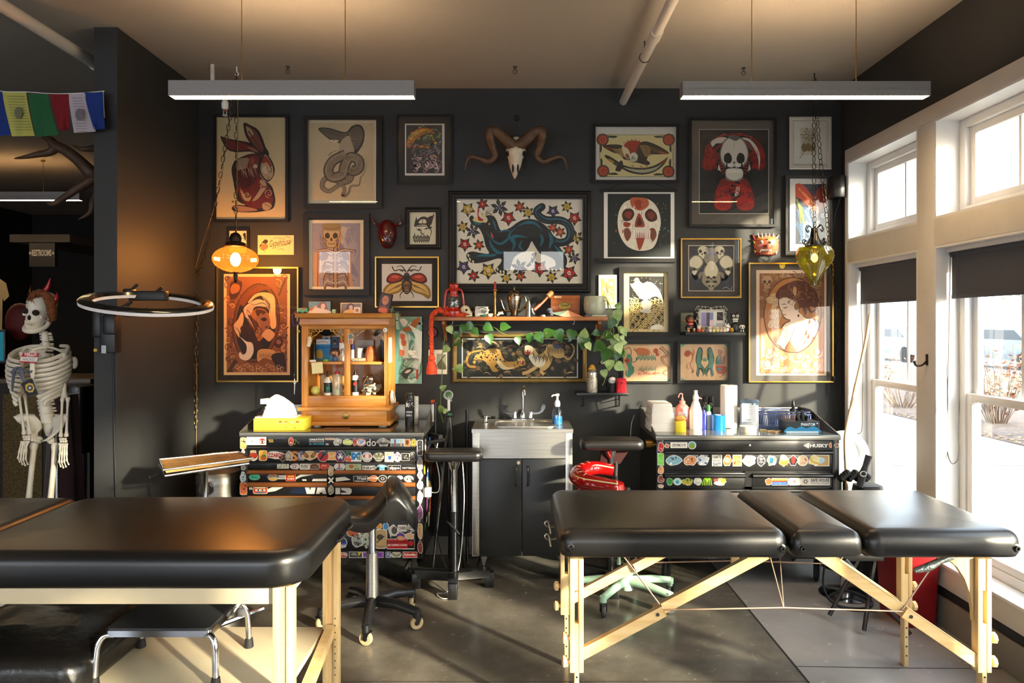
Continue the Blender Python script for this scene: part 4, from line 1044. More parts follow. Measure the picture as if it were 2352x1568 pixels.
def d_burger(a):
 a.r('#35302e',283,160,564,538)
 for i in range(26):a.e('#4a4440',rnd.uniform(312,535),rnd.uniform(188,512),rnd.uniform(10,22),hold=i>0)
 a.b('#a9651f',(288,325),(296,262),(335,212),(400,183),(462,188),(512,228),(470,222),(420,235),(360,270),(318,335));a.b('#d79a40',(296,300),(312,255),(350,216),(402,194),(450,198),(410,212),(350,246))
 pal=[['#5c7c3a','#7e9b52','#39532a','#c4b060'],['#55667c','#7d93a8','#3c4a5e','#c06a34'],['#a98a8c','#c7a9a6','#7f6468','#ddc8bc']]
 for i in range(170):
  k=min(2,int(i/60));y=(250,345,420)[k]+rnd.gauss(0,26);x=rnd.uniform(310+k*12,545)
  a.s(rnd.choice(pal[k]),rnd.uniform(5,11),(x,y),(x+rnd.uniform(-22,22),y-rnd.uniform(-6,20)),(x+rnd.uniform(-34,34),y+rnd.uniform(-16,26)),taper=1,hold=i%3>0)
 for i in range(26):x=rnd.uniform(350,545);y=rnd.uniform(440,500);a.s(rnd.choice(pal[2]),9,(x,y),(x+14,y+18),(x-4,y+34),(x-18,y+20),taper=2)
 for x,y in((512,300),(452,335),(505,405),(400,330)):a.e('#d8a23c',x,y,12,9);a.e('#241c18',x,y,4)
 a.t('#b03a26','AJC',330,515,372,530)
picture('framed print of a monstrous burger with tentacles, in a wide black mat',(910,262,1039,423),FLAT(3),FRB,d_burger,Z6,(930,284,1021,403),'#d8d2c8',MATB)
def flower(a,k,x,y,r,c):
 lf,dk='#3f4a32','#1d1c18'
 for i in range(5 if k=='rose' else 6):
  t_=R(i*(72 if k=='rose' else 60)+18);tip=(x+1.75*r*math.cos(t_),y+1.75*r*math.sin(t_));n_=(-math.sin(t_)*r*.34,math.cos(t_)*r*.34)
  m_=(x+1.0*r*math.cos(t_),y+1.0*r*math.sin(t_))
  a.p(dk,[(x,y),(m_[0]+n_[0]*1.15,m_[1]+n_[1]*1.15),tip,(m_[0]-n_[0]*1.15,m_[1]-n_[1]*1.15)],hold=i>0)
 a.k+=1
 for i in range(5 if k=='rose' else 6):
  t_=R(i*(72 if k=='rose' else 60)+18);tip=(x+1.6*r*math.cos(t_),y+1.6*r*math.sin(t_));n_=(-math.sin(t_)*r*.2,math.cos(t_)*r*.2);m_=(x+1.0*r*math.cos(t_),y+1.0*r*math.sin(t_))
  a.p(lf,[(x,y),(m_[0]+n_[0],m_[1]+n_[1]),tip,m_],hold=True)
 if k=='daisy':
  for i in range(6):a.e(dk,x+r*.58*math.cos(R(60*i)),y+r*.58*math.sin(R(60*i)),r*.43,n=10,hold=i>0)
  for i in range(6):a.e(c,x+r*.58*math.cos(R(60*i)),y+r*.58*math.sin(R(60*i)),r*.36,n=10,hold=i>0)
  a.e(dk,x,y,r*.34,n=10);a.e('#d8b86a',x,y,r*.25,n=10);a.e(dk,x,y,r*.1,n=8)
 elif k=='cluster':
  for q,w_ in((-.5,.1),(.45,-.3),(.4,.5)):
   a.star(dk,x+q*r,y+w_*r,r*.62,r*.3,6);a.star(c,x+q*r,y+w_*r,r*.5,r*.25,6);a.e('#d8c8d0',x+q*r,y+w_*r,r*.1,n=8)
 else:
  a.e(dk,x,y,r*1.02,n=14);
  for i in range(5):a.e(dk,x+r*.7*math.cos(R(72*i)),y+r*.7*math.sin(R(72*i)),r*.46,n=10,hold=True)
  a.k+=1
  for i in range(5):a.e(c,x+r*.68*math.cos(R(72*i)),y+r*.68*math.sin(R(72*i)),r*.4,n=10,hold=True)
  a.e(c,x,y,r*.72,n=12);a.s(dk,r*.12,(x-r*.5,y-r*.1),(x-r*.2,y+r*.5),(x+r*.5,y+r*.2));a.spiral('#e6cdb8',r*.16,x+r*.05,y-r*.1,r*.42,1.2,40)
def d_panther(a):
 Y,Rd,O,Pp='#c3a23e','#a51f1f','#b8431f','#3f3866'
 for k,x,y,r,c in(('rose',765,820,36,Y),('daisy',880,780,31,Rd),('cluster',1012,805,42,Pp),('daisy',1172,800,30,O),('daisy',1237,845,31,Y),('rose',1432,835,33,Pp),('daisy',1540,800,29,Y),('rose',1600,890,36,Rd),('rose',1083,888,38,Rd),('daisy',727,958,30,Y),('cluster',803,990,36,Pp),('rose',742,1095,35,Rd),('daisy',852,1100,29,O),('daisy',1430,965,27,O),('daisy',1488,998,28,O),('cluster',1612,1040,36,Y),('daisy',1555,1135,30,O),('cluster',1597,1200,32,Pp),('rose',733,1272,36,Pp),('rose',925,1300,42,Y),('daisy',810,1340,31,Rd),('daisy',1067,1357,29,Y),('daisy',1177,1341,30,O),('cluster',1168,1275,40,Pp),('rose',1328,1282,42,Rd),('daisy',1420,1350,30,Y),('rose',1558,1320,42,Rd)):
  flower(a,k,x,y,r,c)
 bk,tl='#15181b','#1d5f73'
 tail=[(1400,1040),(1470,1080),(1545,1065),(1570,1000),(1545,935),(1480,905),(1390,905),(1330,880),(1306,835),(1345,800)]
 a.s(bk,62,*tail);a.e(bk,1345,800,29);a.s(tl,30,*tail);a.s(bk,16,*[(x+4,y+6)for x,y in tail])
 a.b(bk,(776,890),(800,868),(830,900),(900,905),(905,870),(960,870),(990,905),(1025,985),(1095,965),(1150,925),(1210,898),(1285,900),(1350,930),(1400,975),(1450,1050),(1480,1110),(1520,1165),(1540,1205),(1535,1260),(1490,1300),(1425,1305),(1400,1280),(1450,1262),(1440,1215),(1380,1180),(1330,1165),(1285,1100),(1265,1070),(1240,1120),(1215,1150),(1180,1160),(1130,1195),(1105,1255),(1090,1300),(1050,1325),(990,1310),(985,1282),(1015,1250),(1030,1215),(1000,1205),(920,1228),(840,1242),(790,1237),(757,1200),(760,1165),(800,1150),(860,1160),(930,1165),(905,1110),(885,1030),(850,965),(800,940))
 a.b(bk,(1265,1170),(1300,1160),(1280,1230),(1240,1270),(1225,1260),(1260,1220))
 for q,w_ in(([(905,990),(960,1060),(1020,1090),(1080,1050),(1100,1000),(1150,960)],20),([(930,1050),(960,1120),(1010,1160),(1060,1150)],26),([(1110,1150),(1130,1090),(1110,1050),(1150,1030),(1230,1040)],34),([(1150,955),(1220,925),(1290,930),(1350,985)],24),([(1400,1000),(1420,1060),(1400,1130)],30),([(1330,1010),(1350,1060),(1330,1110)],22),([(1440,1100),(1490,1160),(1515,1220)],24),([(830,1190),(880,1180),(960,1180),(1000,1165)],22),([(800,900),(830,930),(880,935)],20),([(960,900),(975,940),(990,990)],16),([(1190,1060),(1170,1110),(1200,1140)],16),([(1050,1230),(1040,1280)],18),([(780,1180),(820,1200)],14),([(1000,1000),(1060,985),(1100,990)],14)):
  a.s(tl,w_,*q,taper='both')
 a.b('#d9c985',(805,905),(830,880),(870,900),(900,915),(860,925));a.b('#a51f1f',(842,825),(856,822),(850,870),(890,905),(848,905));a.b('#c9b35a',(868,845),(890,860),(885,890));a.b('#d8c8a8',(880,870),(910,880),(920,910),(895,925));a.s('#8f8a50',12,(900,860),(930,850),(955,870))
 a.b('#c2474c',(945,1000),(960,1020),(968,1048),(950,1035));a.e('#c9a030',933,935,6,9)
 for x,y in((768,1185),(780,1215),(805,1235),(995,1290),(1020,1312),(1045,1315),(1075,1305),(1425,1300),(1455,1303),(1490,1295),(1268,1195),(1262,1250)):a.b('#ddd0a8',(x-7,y-14),(x+8,y-10),(x+4,y+12))
 for i in range(5):a.s(bk,1.6,(905,845),(930+i*14,800+i*8),(960+i*22,790+i*14))
picture('large framed print of a prowling black panther surrounded by flowers',(1030,438,1357,672),MOULD(19,.034),FRB,d_panther,Z6,(1048,456,1338,651),'#dfd7c8')
def d_vik(a):
 k='#2b2118'
 a.b(k,(345,955),(360,915),(400,880),(440,880),(465,910),(470,950),(420,940),(380,945));a.b('#d6cfb4',(380,925),(400,900),(430,900),(445,925),(410,930));a.s(k,5,(412,885),(410,940))
 a.p(k,[(470,910),(498,850),(500,870),(478,950)]);a.b(k,(440,900),(480,870),(492,890),(470,950),(490,960),(455,970));a.p(k,[(345,940),(362,875),(372,910),(360,950)])
 for q in([(350,960),(400,950),(460,955)],[(360,970),(385,985),(400,980)],[(420,980),(440,968),(460,975)],[(405,960),(398,1000),(415,1015),(425,1000)],[(350,1000),(345,1030),(330,1045)]):a.s(k,8,*q,taper='both')
 for i in range(15):a.s(k,7,(350+i*8,1020+(i%3)*6),(340+i*9,1050),(350+i*8,1070+(i%2)*12),(335+i*9,1062),taper=2)
 a.e(k,385,975,9,5);a.e(k,440,972,9,5);a.s(k,10,(460,960),(480,990),(470,1040),taper=3)
picture('small framed ink drawing of a bearded head in a winged helmet',(930,476,1012,572),MOULD(11,.028),FRB,d_vik,Z6,(939,485,1001,562),'#d6cfb6')
def d_beetle(a):
 dk='#231812'
 for s_ in(-1,1):
  m=lambda u,v:(287+s_*u,v)
  a.b('#8c6a24',m(10,1385),m(60,1370),m(130,1395),m(180,1440),m(188,1500),m(165,1520),m(120,1490),m(60,1470),m(25,1440))
  a.b('#c9a45a',m(30,1390),m(90,1395),m(150,1430),m(175,1490),m(130,1475),m(60,1450))
  for k in range(6):a.s('#7a5a20',4,m(30+k*6,1400+k*5),m(80+k*14,1420+k*8),m(120+k*10,1450+k*12),taper=1)
  a.b('#3a0d08',m(20,1360),m(50,1325),m(110,1318),m(150,1345),m(158,1385),m(120,1400),m(60,1388));a.b('#9a2a14',m(35,1358),m(60,1334),m(110,1328),m(140,1350),m(142,1378),m(100,1386));a.b('#c65a34',m(60,1345),m(100,1337),m(120,1350),m(80,1358))
  a.s(dk,8,m(10,1300),m(60,1292),m(95,1300),m(115,1265));a.s(dk,10,m(5,1310),m(25,1280),m(45,1262),m(80,1270),taper=4)
  a.s(dk,9,m(30,1460),m(52,1490),m(48,1515),taper=3);a.s(dk,6,m(25,1305),m(50,1300))
 a.b(dk,(247,1400),(270,1370),(305,1370),(328,1400),(322,1450),(300,1480),(275,1480),(252,1450));a.b('#5a3c22',(258,1400),(287,1380),(316,1400),(310,1440),(288,1465),(265,1440))
 a.b(dk,(262,1335),(287,1320),(312,1335),(318,1365),(287,1378),(256,1365));a.e('#4a2a3c',287,1325,18,12);skull2d(a,287,1415,44,66,'#8a5a34','#120c08','#3a2414')
 for y in(1450,1465):a.s('#c0905a',4,(268,y),(287,y+5),(306,y))
picture('gold framed print of a beetle with red wing cases and a skull body',(861,589,1008,706),FLAT(3,.024),GOLD,d_beetle,Z6,(877,606,992,691),'#cbc5bf',MATB)
def d_eagle(a):
 a.r('#7d7a52',125,235,704,568);a.b('#d8c68c',(180,245),(410,240),(650,245),(695,300),(697,400),(695,500),(650,558),(410,562),(180,558),(132,500),(130,400),(132,300))
 for x,y in((150,275),(668,275),(155,520),(665,525)):
  a.e('#2d3528',x,y,48);a.e('#a03a20',x,y,40);a.star('#c6552c',x,y,36,20,8);a.e('#2a1c14',x,y,16);a.e('#b8452a',x,y,11)
  sx,sy=(1 if x<400 else-1),(1 if y<400 else-1)
  for q in range(4):a.b('#2d3528',(x+sx*(44+q*14),y-sy*30),(x+sx*(58+q*20),y-sy*26),(x+sx*(46+q*14),y-sy*12));a.b('#2d3528',(x-sx*22,y+sy*(46+q*12)),(x-sx*16,y+sy*(60+q*14)),(x-sx*4,y+sy*(44+q*10)))
 a.b('#9e2f1c',(318,320),(345,290),(390,280),(440,290),(470,320),(430,380),(385,400),(340,360))
 for i in range(6):a.star('#6d6030',318+i*30,298-26*math.sin(R(i*36)),7)
 dk,br='#2c2418','#8a3a1e'
 for w_ in([(150,325),(240,312),(310,325),(360,380),(375,430),(320,430),(285,390),(230,375)],[(672,382),(600,330),(500,290),(440,305),(415,380),(440,430),(490,440),(515,395),(600,390)]):a.b(dk,*w_)
 for i in range(9):
  a.s('#b08a54',7,(300+i*7,345+i*8),(262+i*6,350+i*7),(215+i*10,345+i*9),taper=2);a.s(br,8,(230-i*6,350-i*2),(165+i*4,330+i*3),sm=0,taper=2)
  a.s('#b08a54',7,(440+i*5,325+i*10),(490+i*4,320+i*10),(535-i*3,345+i*8),taper=2);a.s('#57452c',9,(520+i*4,330+i*5),(620+i*5,360+i*3),sm=0,taper=2)
 for i in range(5):a.s('#b1502a',8,(590+i*6,370+i*3),(668,384),sm=0,taper=1)
 a.b('#d9cba4',(300,330),(345,345),(365,390),(350,430),(320,400));a.b(dk,(355,410),(410,380),(470,420),(520,455),(500,475),(420,455),(380,450));a.b('#cfd0b8',(360,400),(395,375),(425,400),(415,440),(375,445));a.b(br,(330,385),(355,395),(350,425),(335,415))
 for i in range(10):a.s('#8d8c78',4,(385,405),(355+i*9,445+(i%3)*6),sm=0,taper=1)
 a.b(dk,(295,470),(380,492),(480,495),(560,475),(620,440),(660,412),(630,470),(560,525),(470,548),(370,535),(300,500));a.b('#a8a58c',(310,490),(400,508),(490,508),(570,488),(620,460),(560,512),(470,535),(380,522));a.b(br,(600,465),(655,418),(628,460))
 a.b(dk,(170,412),(195,400),(300,468),(318,492),(285,500));a.b('#b0802c',(200,425),(240,445),(230,460),(196,440));a.b('#4a6050',(240,450),(280,475),(262,482));a.b(dk,(250,510),(280,450),(300,440),(310,470),(290,520),(262,522))
 for x,y in((375,475),(440,480),(480,470)):a.s('#a2682c',9,(x,y),(x+20,y+15),(x+10,y+35),taper=3)
picture('framed tattoo flash print of an eagle over a curved dagger with red corner flowers',(1361,284,1560,420),FLAT(7),FRB,d_eagle,Z8,(1367,289,1557,416),'#d2ccc2')
def d_beast(a):
 a.r('#c8c0b4',905,193,1451,855);a.r('#1c1a1b',909,197,1447,851)
 rd,rd2,dk,bn='#a31b12','#6d120c','#0f0d0e','#cfc8bc'
 a.b(rd2,(930,490),(955,370),(1010,285),(1100,245),(1180,222),(1275,235),(1355,300),(1412,400),(1422,490),(1370,515),(1310,440),(1240,300),(1120,300),(1060,430),(1000,515))
 for i in range(40):x=rnd.uniform(1000,1370);a.spiral(rnd.choice([rd,'#b8291a',rd2]),6,x,300-60*math.cos((x-1180)/130)+rnd.uniform(-10,26),rnd.uniform(8,18),1.1,rnd.uniform(0,360))
 for s_ in(-1,1):
  m=lambda u,v:(1180+s_*u,v)
  a.b(rd2,m(150,260),m(220,330),m(245,430),m(235,500),m(180,515),m(140,430),m(130,330))
  for i in range(22):x,y=rnd.uniform(140,235),rnd.uniform(320,505);a.spiral(rd,5,*m(x,y),rnd.uniform(8,18),1.2,rnd.uniform(0,360))
  a.b(dk,m(30,250),m(110,255),m(170,320),m(120,380),m(80,330))
  if s_<0:a.b(bn,m(60,262),m(120,258),m(180,290),m(170,330),m(140,305),m(90,300))
  else:a.b(bn,m(60,262),m(120,270),m(178,335),m(203,420),m(192,510),m(188,430),m(158,350),m(105,296));a.b('#4a4644',m(70,275),m(120,295),m(160,360),m(120,350),m(85,310))
  for i in range(6):a.s(rd,6,m(70+i*20,262+i*18),m(85+i*20,300+i*18),m(100+i*18,318+i*18),taper='both')
  for i in range(5):a.s(rd,9,m(60,440+i*22),m(100,440+i*26),m(125,470+i*24),taper='both')
  a.b(bn,m(120,470),m(128,560),m(75,605),m(60,600),m(100,540));a.b(dk,m(130,510),m(130,640),m(60,650),m(50,600))
  a.b(rd2,m(10,600),m(90,580),m(130,640),m(160,740),m(150,810),m(90,830),m(20,800))
  for i in range(16):x,y=rnd.uniform(30,140),rnd.uniform(640,810);a.spiral(rd,7,*m(x,y),rnd.uniform(12,24),1.2,rnd.uniform(0,360),s_)
  a.b(rd,m(20,740),m(80,720),m(150,760),m(140,810),m(80,830),m(30,800));
  for i in range(7):a.spiral(rd2,5,*m(40+i*15,780+(i%2)*20),14,1.2,i*50)
 a.b(dk,(1150,600),(1180,590),(1215,600),(1230,700),(1180,740),(1140,690));a.b(bn,(1200,640),(1225,650),(1215,700),(1185,720));a.s(rd,9,(1195,670),(1220,690))
 for i in range(12):a.s(rd,6,(rnd.uniform(1080,1290),rnd.uniform(590,720)),(rnd.uniform(1080,1290),rnd.uniform(600,730)),(rnd.uniform(1080,1290),rnd.uniform(600,730)),taper='both')
 skull2d(a,1180,420,210,320,bn,'#171313','#7d756b',jaw=False)
 a.b(dk,(1120,455),(1140,490),(1220,490),(1240,455),(1248,540),(1180,560),(1115,540));a.b(bn,(1125,505),(1235,505),(1245,560),(1200,590),(1160,590),(1118,560))
 for i in range(9):
  x=1132+i*12;a.p('#e4ddcf',[(x-5,462),(x+5,462),(x+4,488),(x-4,488)],hold=i>0);a.p('#e4ddcf',[(x-5,512),(x+5,512),(x+4,535),(x-4,535)],hold=True)
 a.b('#54504c',(1130,255),(1180,240),(1225,258),(1190,285));a.s('#7d756b',3,(1180,290),(1178,350))
picture('framed print of a screaming skull with red horned beast, wide grey mat',(1583,270,1784,521),FLAT(6,.03),FRB,d_beast,Z8,(1605,296,1766,491),'#1c1a1b',MATG)
def d_rose(a):
 a.r('#d8d2c6',1640,128,1917,480);a.r('#c9bfaa',1698,185,1832,396)
 for i in range(30):
  t_=i*137.5;r=4+i*1.9;a.spiral(rnd.choice(['#6e5a3e','#8f7a58','#a8946e']),6,1762+r*math.cos(R(t_)),265+r*1.2*math.sin(R(t_)),16,.8,t_,taper=2)
 for q in range(5):a.b('#7d6845',(1705+q*24,330+(q%2)*20),(1730+q*20,300),(1745+q*18,340),(1720+q*20,370))
 a.s('#8a5a40',4,(1690,425),(1720,380),(1750,330))
picture('small white framed sepia print of roses at the top right',(1813,268,1910,389),[(0,.001),(0,.02),(4,.026),(7,.018),(9,.024),(11,.016),(11,.006)],mat('white picture frame','#c9c2b4',.5,var=.05),d_rose,Z8,None,'#d8d2c6')
def d_parrot(a):
 a.r('#2a3040',1660,622,1899,1092)
 for i in range(26):a.s(rnd.choice(['#4a6488','#6c88a8','#8fa8c0','#34506c']),rnd.uniform(14,30),(1668+rnd.uniform(0,120),800+rnd.uniform(0,160)),(1690+rnd.uniform(0,120),960+rnd.uniform(0,100)),(1680+rnd.uniform(0,200),1080),taper=4)
 a.b('#b23a1c',(1664,625),(1720,630),(1780,700),(1840,820),(1830,860),(1760,800),(1700,740),(1664,720));a.b('#8f2418',(1895,640),(1850,650),(1800,720),(1790,790),(1840,830),(1895,760))
 for i in range(10):a.s(rnd.choice(['#d8642c','#c0401c','#e08a4a']),10,(1670+i*8,640+i*8),(1730+i*10,720+i*8),(1790+i*6,800+i*6),taper=2)
 for i in range(6):a.s(rnd.choice(['#6a8a4a','#c0a040']),12,(1668+i*8,740+i*14),(1690+i*8,820+i*20),(1700+i*10,930),taper=3)
 for i in range(12):a.spiral('#c4ccd8',5,rnd.uniform(1760,1880),rnd.uniform(790,980),rnd.uniform(10,22),1,rnd.uniform(0,360))
picture('framed painting of a red and blue feathered bird behind the green lamp',(1805,403,1912,586),FLAT(6,.026),mat('grey wood frame','#33302c',.5,var=.2,scale=30),d_parrot,Z8,(1814,410,1909,576),'#d9d4cc')
def d_skullp(a):
 a.r('#0e1716',190,698,683,1193)
 for i in range(40):x=rnd.choice([rnd.uniform(205,300),rnd.uniform(580,660)]);y=rnd.uniform(760,1100);a.s(rnd.choice(['#1f6f66','#2c8a80','#123c3a','#c25a34']),rnd.uniform(4,12),(x,y),(x+rnd.uniform(-20,20),y+rnd.uniform(-14,24)),taper=1,hold=i%3>0,sm=0)
 bn,rd,dk='#d3ccbc','#8e3318','#3b1610'
 a.b(bn,(430,730),(500,738),(560,780),(595,850),(605,930),(590,1000),(570,1080),(530,1130),(440,1145),(360,1120),(310,1070),(275,990),(268,900),(285,820),(330,760))
 a.b('#a9542c',(370,735),(440,728),(500,740),(510,790),(450,830),(380,800));a.b('#8e3318',(400,760),(440,745),(470,790),(430,820))
 for i in range(60):x,y=rnd.uniform(290,590),rnd.uniform(760,1120);a.s(rnd.choice(['#e8e2d4','#b9ad98','#a04a28','#8b8274','#f0ece2']),rnd.uniform(4,11),(x,y),(x+rnd.uniform(-18,18),y+rnd.uniform(8,44)),taper=1,sm=0,hold=i%4>0)
 a.b(dk,(302,860),(330,818),(380,820),(398,860),(370,905),(320,910));a.b('#7a2f1a',(320,860),(350,835),(380,850),(360,895));a.b(dk,(482,850),(520,815),(568,850),(575,900),(530,918),(492,895));a.b('#6b2c1c',(500,860),(535,838),(560,870),(530,900))
 a.b(rd,(435,850),(470,910),(478,955),(440,960),(402,955),(410,900));a.b(dk,(436,880),(460,930),(440,948),(418,935))
 for s_,x in((-1,345),(1,545)):a.b('#6e3a24',(x-25,975),(x+10,970),(x+28,1020),(x,1070),(x-24,1030))
 a.b(rd,(415,1010),(480,1010),(470,1080),(440,1140),(420,1090));a.b(rd,(320,920),(370,930),(350,960),(315,950))
 for i in range(9):a.s('#efe9dc',11,(400+i*15,985),(398+i*15,1045),sm=0,taper=5);a.s('#7d2a18',3,(407+i*15,985),(405+i*15,1050),sm=0)
t=picture('skull painting poster hung between two black wooden rails on a cord',(1387,438,1549,597),FLAT(1),None,d_skullp,Z8,(1387,438,1549,597),'#dcdad2',None,False,'poster','hanging_poster',.004)
for y0,y1,x0,x1 in((433,441,1381,1556),(593,602,1371,1553)):MB().loft([rectring(x0,y0,x1,y1,q)for q in(.001,.018)]).build('rail',FRB,t,sm=20)
MB().tube([P(1400,434,D-.006),P(1462,405,D-.003),P(1538,434,D-.006)],.0018,5).build('hanging_cord',CORD,t)
def d_cluster(a):
 a.r('#d5cbb4',822,1102,1180,1460);a.r('#25242b',826,1106,1176,1456)
 for i in range(16):a.e('#34323a',rnd.uniform(850,1150),rnd.uniform(1130,1440),rnd.uniform(15,40),hold=i>0)
 bn=('#cfc3a4','#14110f','#6e6450')
 a.e('#8d816a',1000,1190,60,70);skull2d(a,935,1155,85,95,*bn,tilt=20,jaw=False);skull2d(a,1065,1155,85,95,*bn,tilt=-20,jaw=False)
 for i in range(14):a.spiral('#77718a',5,rnd.uniform(965,1035),rnd.uniform(1120,1215),14,1,rnd.uniform(0,360))
 for s_ in(-1,1):
  m=lambda u,v:(1000+s_*u,v)
  a.b(bn[2],m(60,1240),m(80,1190),m(130,1178),m(170,1215),m(175,1260),m(150,1300),m(130,1340),m(100,1300));a.b(bn[0],m(68,1238),m(88,1196),m(130,1186),m(164,1220),m(164,1262),m(130,1275),m(100,1280))
  a.b(bn[1],m(122,1285),m(140,1278),m(146,1295),m(128,1302));a.b(bn[1],m(152,1282),m(165,1278),m(165,1294));a.b(bn[0],m(110,1300),m(150,1305),m(140,1330),m(125,1330));a.b('#7d715a',m(60,1310),m(95,1320),m(100,1360),m(80,1350))
 a.b('#8d8068',(935,1330),(960,1260),(1040,1260),(1065,1330),(1070,1390),(1030,1430),(1000,1450),(970,1430),(930,1390));a.b(bn[0],(950,1300),(975,1240),(1000,1225),(1030,1240),(1050,1290),(1040,1340),(1000,1355),(960,1340))
 for y,w_ in((1350,26),(1385,34)):
  for s_ in(-1,1):a.b(bn[1],(1000+s_*8,y),(1000+s_*w_,y-8),(1000+s_*(w_+12),y+6),(1000+s_*18,y+12))
  a.b(bn[1],(994,y+8),(1006,y+8),(1000,y+20))
 skull2d(a,1000,1420,62,60,'#a3977e','#17130f','#5a5040');a.s('#b0b4c4',3,(1090,1440),(1120,1430),(1150,1448),(1165,1425))
picture('gold framed painting of a cluster of cream skulls on dark ground',(1564,547,1703,684),FLAT(3,.024),GOLD,d_cluster,Z8,(1581,563,1686,668),'#d5cbb4',mat('brown mat board','#3f3935',.8))
def d_lady(a):
 o1,o2,br,cr,sk='#9a5f38','#c98a5e','#4e2a1c','#e3bda0','#e6c9b4'
 a.r('#7a4426',1436,178,1990,1036);a.r(o2,1442,184,1984,1030)
 a.r('#8a5838',1442,184,1984,560,hold=False)
 for i in range(70):
  x=rnd.choice([rnd.uniform(1450,1550),rnd.uniform(1880,1975)])if i%2 else rnd.uniform(1450,1975);y=rnd.uniform(190,560)if x<1550 or x>1880 else rnd.uniform(188,215)
  a.spiral(rnd.choice(['#b98a64','#5e3822','#c9a080']),5,x,y,rnd.uniform(14,30),1.2,rnd.uniform(0,360))
 skull2d(a,1500,250,90,110,'#b58d68',br,'#7a5236')
 for i in range(60):a.spiral(rnd.choice(['#f0d9c2','#a8663c','#e9c8aa','#b87848']),7,rnd.uniform(1450,1980),rnd.uniform(870,1025),rnd.uniform(14,32),1.2,rnd.uniform(0,360))
 for x,y in((1510,850),(1920,850),(1760,890),(1500,950),(1900,960)):
  for k in range(3):a.spiral(('#eed6c0','#a8663c','#f3e2d2')[k],8,x+k*4,y,56-k*16,1.5,k*120)
 for i in range(10):a.s('#f0dcc8',5,(1450,700+i*12),(1475,760+i*10),(1450,800+i*12));a.s('#b0683e',5,(1975,640+i*18),(1950,680+i*18),(1978,720+i*16))
 ov=[(1718+248*math.cos(R(t_)),535+325*math.sin(R(t_)))for t_ in range(0,360,8)]
 a.p(br,ov);a.p('#b3733f',[(1718+(x-1718)*.968,535+(y-535)*.976)for x,y in ov])
 for i in range(26):x,y=rnd.uniform(1500,1620),rnd.uniform(340,640);a.e('#d9b890',x,y,24,n=12,hold=i>0);a.spiral('#8f6440',4,x,y,20,1.4,rnd.uniform(0,360))
 a.b(br,(1700,580),(1640,610),(1590,700),(1555,770),(1600,800),(1650,840),(1720,858),(1790,850),(1870,790),(1930,690),(1950,600),(1900,560),(1850,560),(1800,540))
 a.b(sk,(1705,588),(1650,615),(1600,705),(1565,770),(1605,792),(1650,832),(1720,850),(1790,842),(1862,785),(1920,690),(1940,605),(1895,568),(1845,566),(1795,548));a.b('#b8683c',(1650,836),(1690,760),(1720,800),(1740,850));a.b('#b06a40',(1555,770),(1575,700),(1610,660),(1640,650),(1610,720),(1580,785))
 a.s(br,5,(1735,650),(1690,760),(1650,835));a.s(br,4,(1700,740),(1730,800),(1760,850))
 a.b(br,(1596,400),(1600,470),(1620,500),(1625,530),(1650,565),(1690,580),(1740,570),(1770,520),(1780,440),(1720,380),(1640,370));a.b(sk,(1604,400),(1608,465),(1626,500),(1632,528),(1655,558),(1690,572),(1740,560),(1766,510),(1770,440),(1715,388),(1640,378));a.b(sk,(1720,500),(1780,520),(1830,580),(1760,610),(1700,590))
 a.s(br,6,(1628,446),(1645,440),(1660,445));a.s(br,7,(1640,468),(1655,474),(1672,464));a.s('#8f4a34',7,(1634,528),(1648,532),(1660,530));a.s('#7a4a34',3,(1612,480),(1622,500),(1638,498))
 hr,hl='#5e2f1e','#8d5434'
 a.b(hr,(1572,370),(1600,310),(1660,270),(1740,240),(1820,250),(1880,290),(1930,350),(1940,430),(1925,480),(1880,460),(1850,480),(1830,540),(1800,470),(1770,480),(1740,420),(1690,390),(1640,385),(1600,400))
 for i in range(44):x,y=rnd.uniform(1690,1905),rnd.uniform(275,420);a.s(rnd.choice([hl,'#3f1d14','#a06a42',hl]),9,(x,y),(x+rnd.uniform(-30,30),y+rnd.uniform(-20,20)),(x+rnd.uniform(-40,40),y+rnd.uniform(0,50)),taper=1,hold=i%3>0)
 a.s(hr,20,(1850,470),(1880,510),(1930,480),(1940,540),taper=4);a.s(hr,14,(1890,560),(1920,600),(1900,640),taper=3);a.e('#8a5a2c',1752,460,22,34);a.b('#c8935a',(1730,290),(1750,310),(1745,370),(1720,340));a.e(hr,1768,540,9,12)
 for p_ in([(1740,845),(1790,760),(1830,690)],[(1760,845),(1810,780),(1850,720)],[(1790,845),(1820,760),(1860,590)],[(1800,840),(1850,780),(1890,740)]):a.s('#8f4430',4,*p_);a.b('#8f4430',(p_[2][0]-10,p_[2][1]+14),(p_[2][0]+6,p_[2][1]-26),(p_[2][0]+12,p_[2][1]+12))
 a.r('#e9cdb6',1490,965,1560,1000)
picture('gold framed art nouveau print of a woman looking over her bare shoulder',(1720,603,1915,878),FLAT(3,.03),GOLD,d_lady,Z9,(1737,620,1898,862),'#e2bfa4',mat('taupe mat board','#57504b',.8))
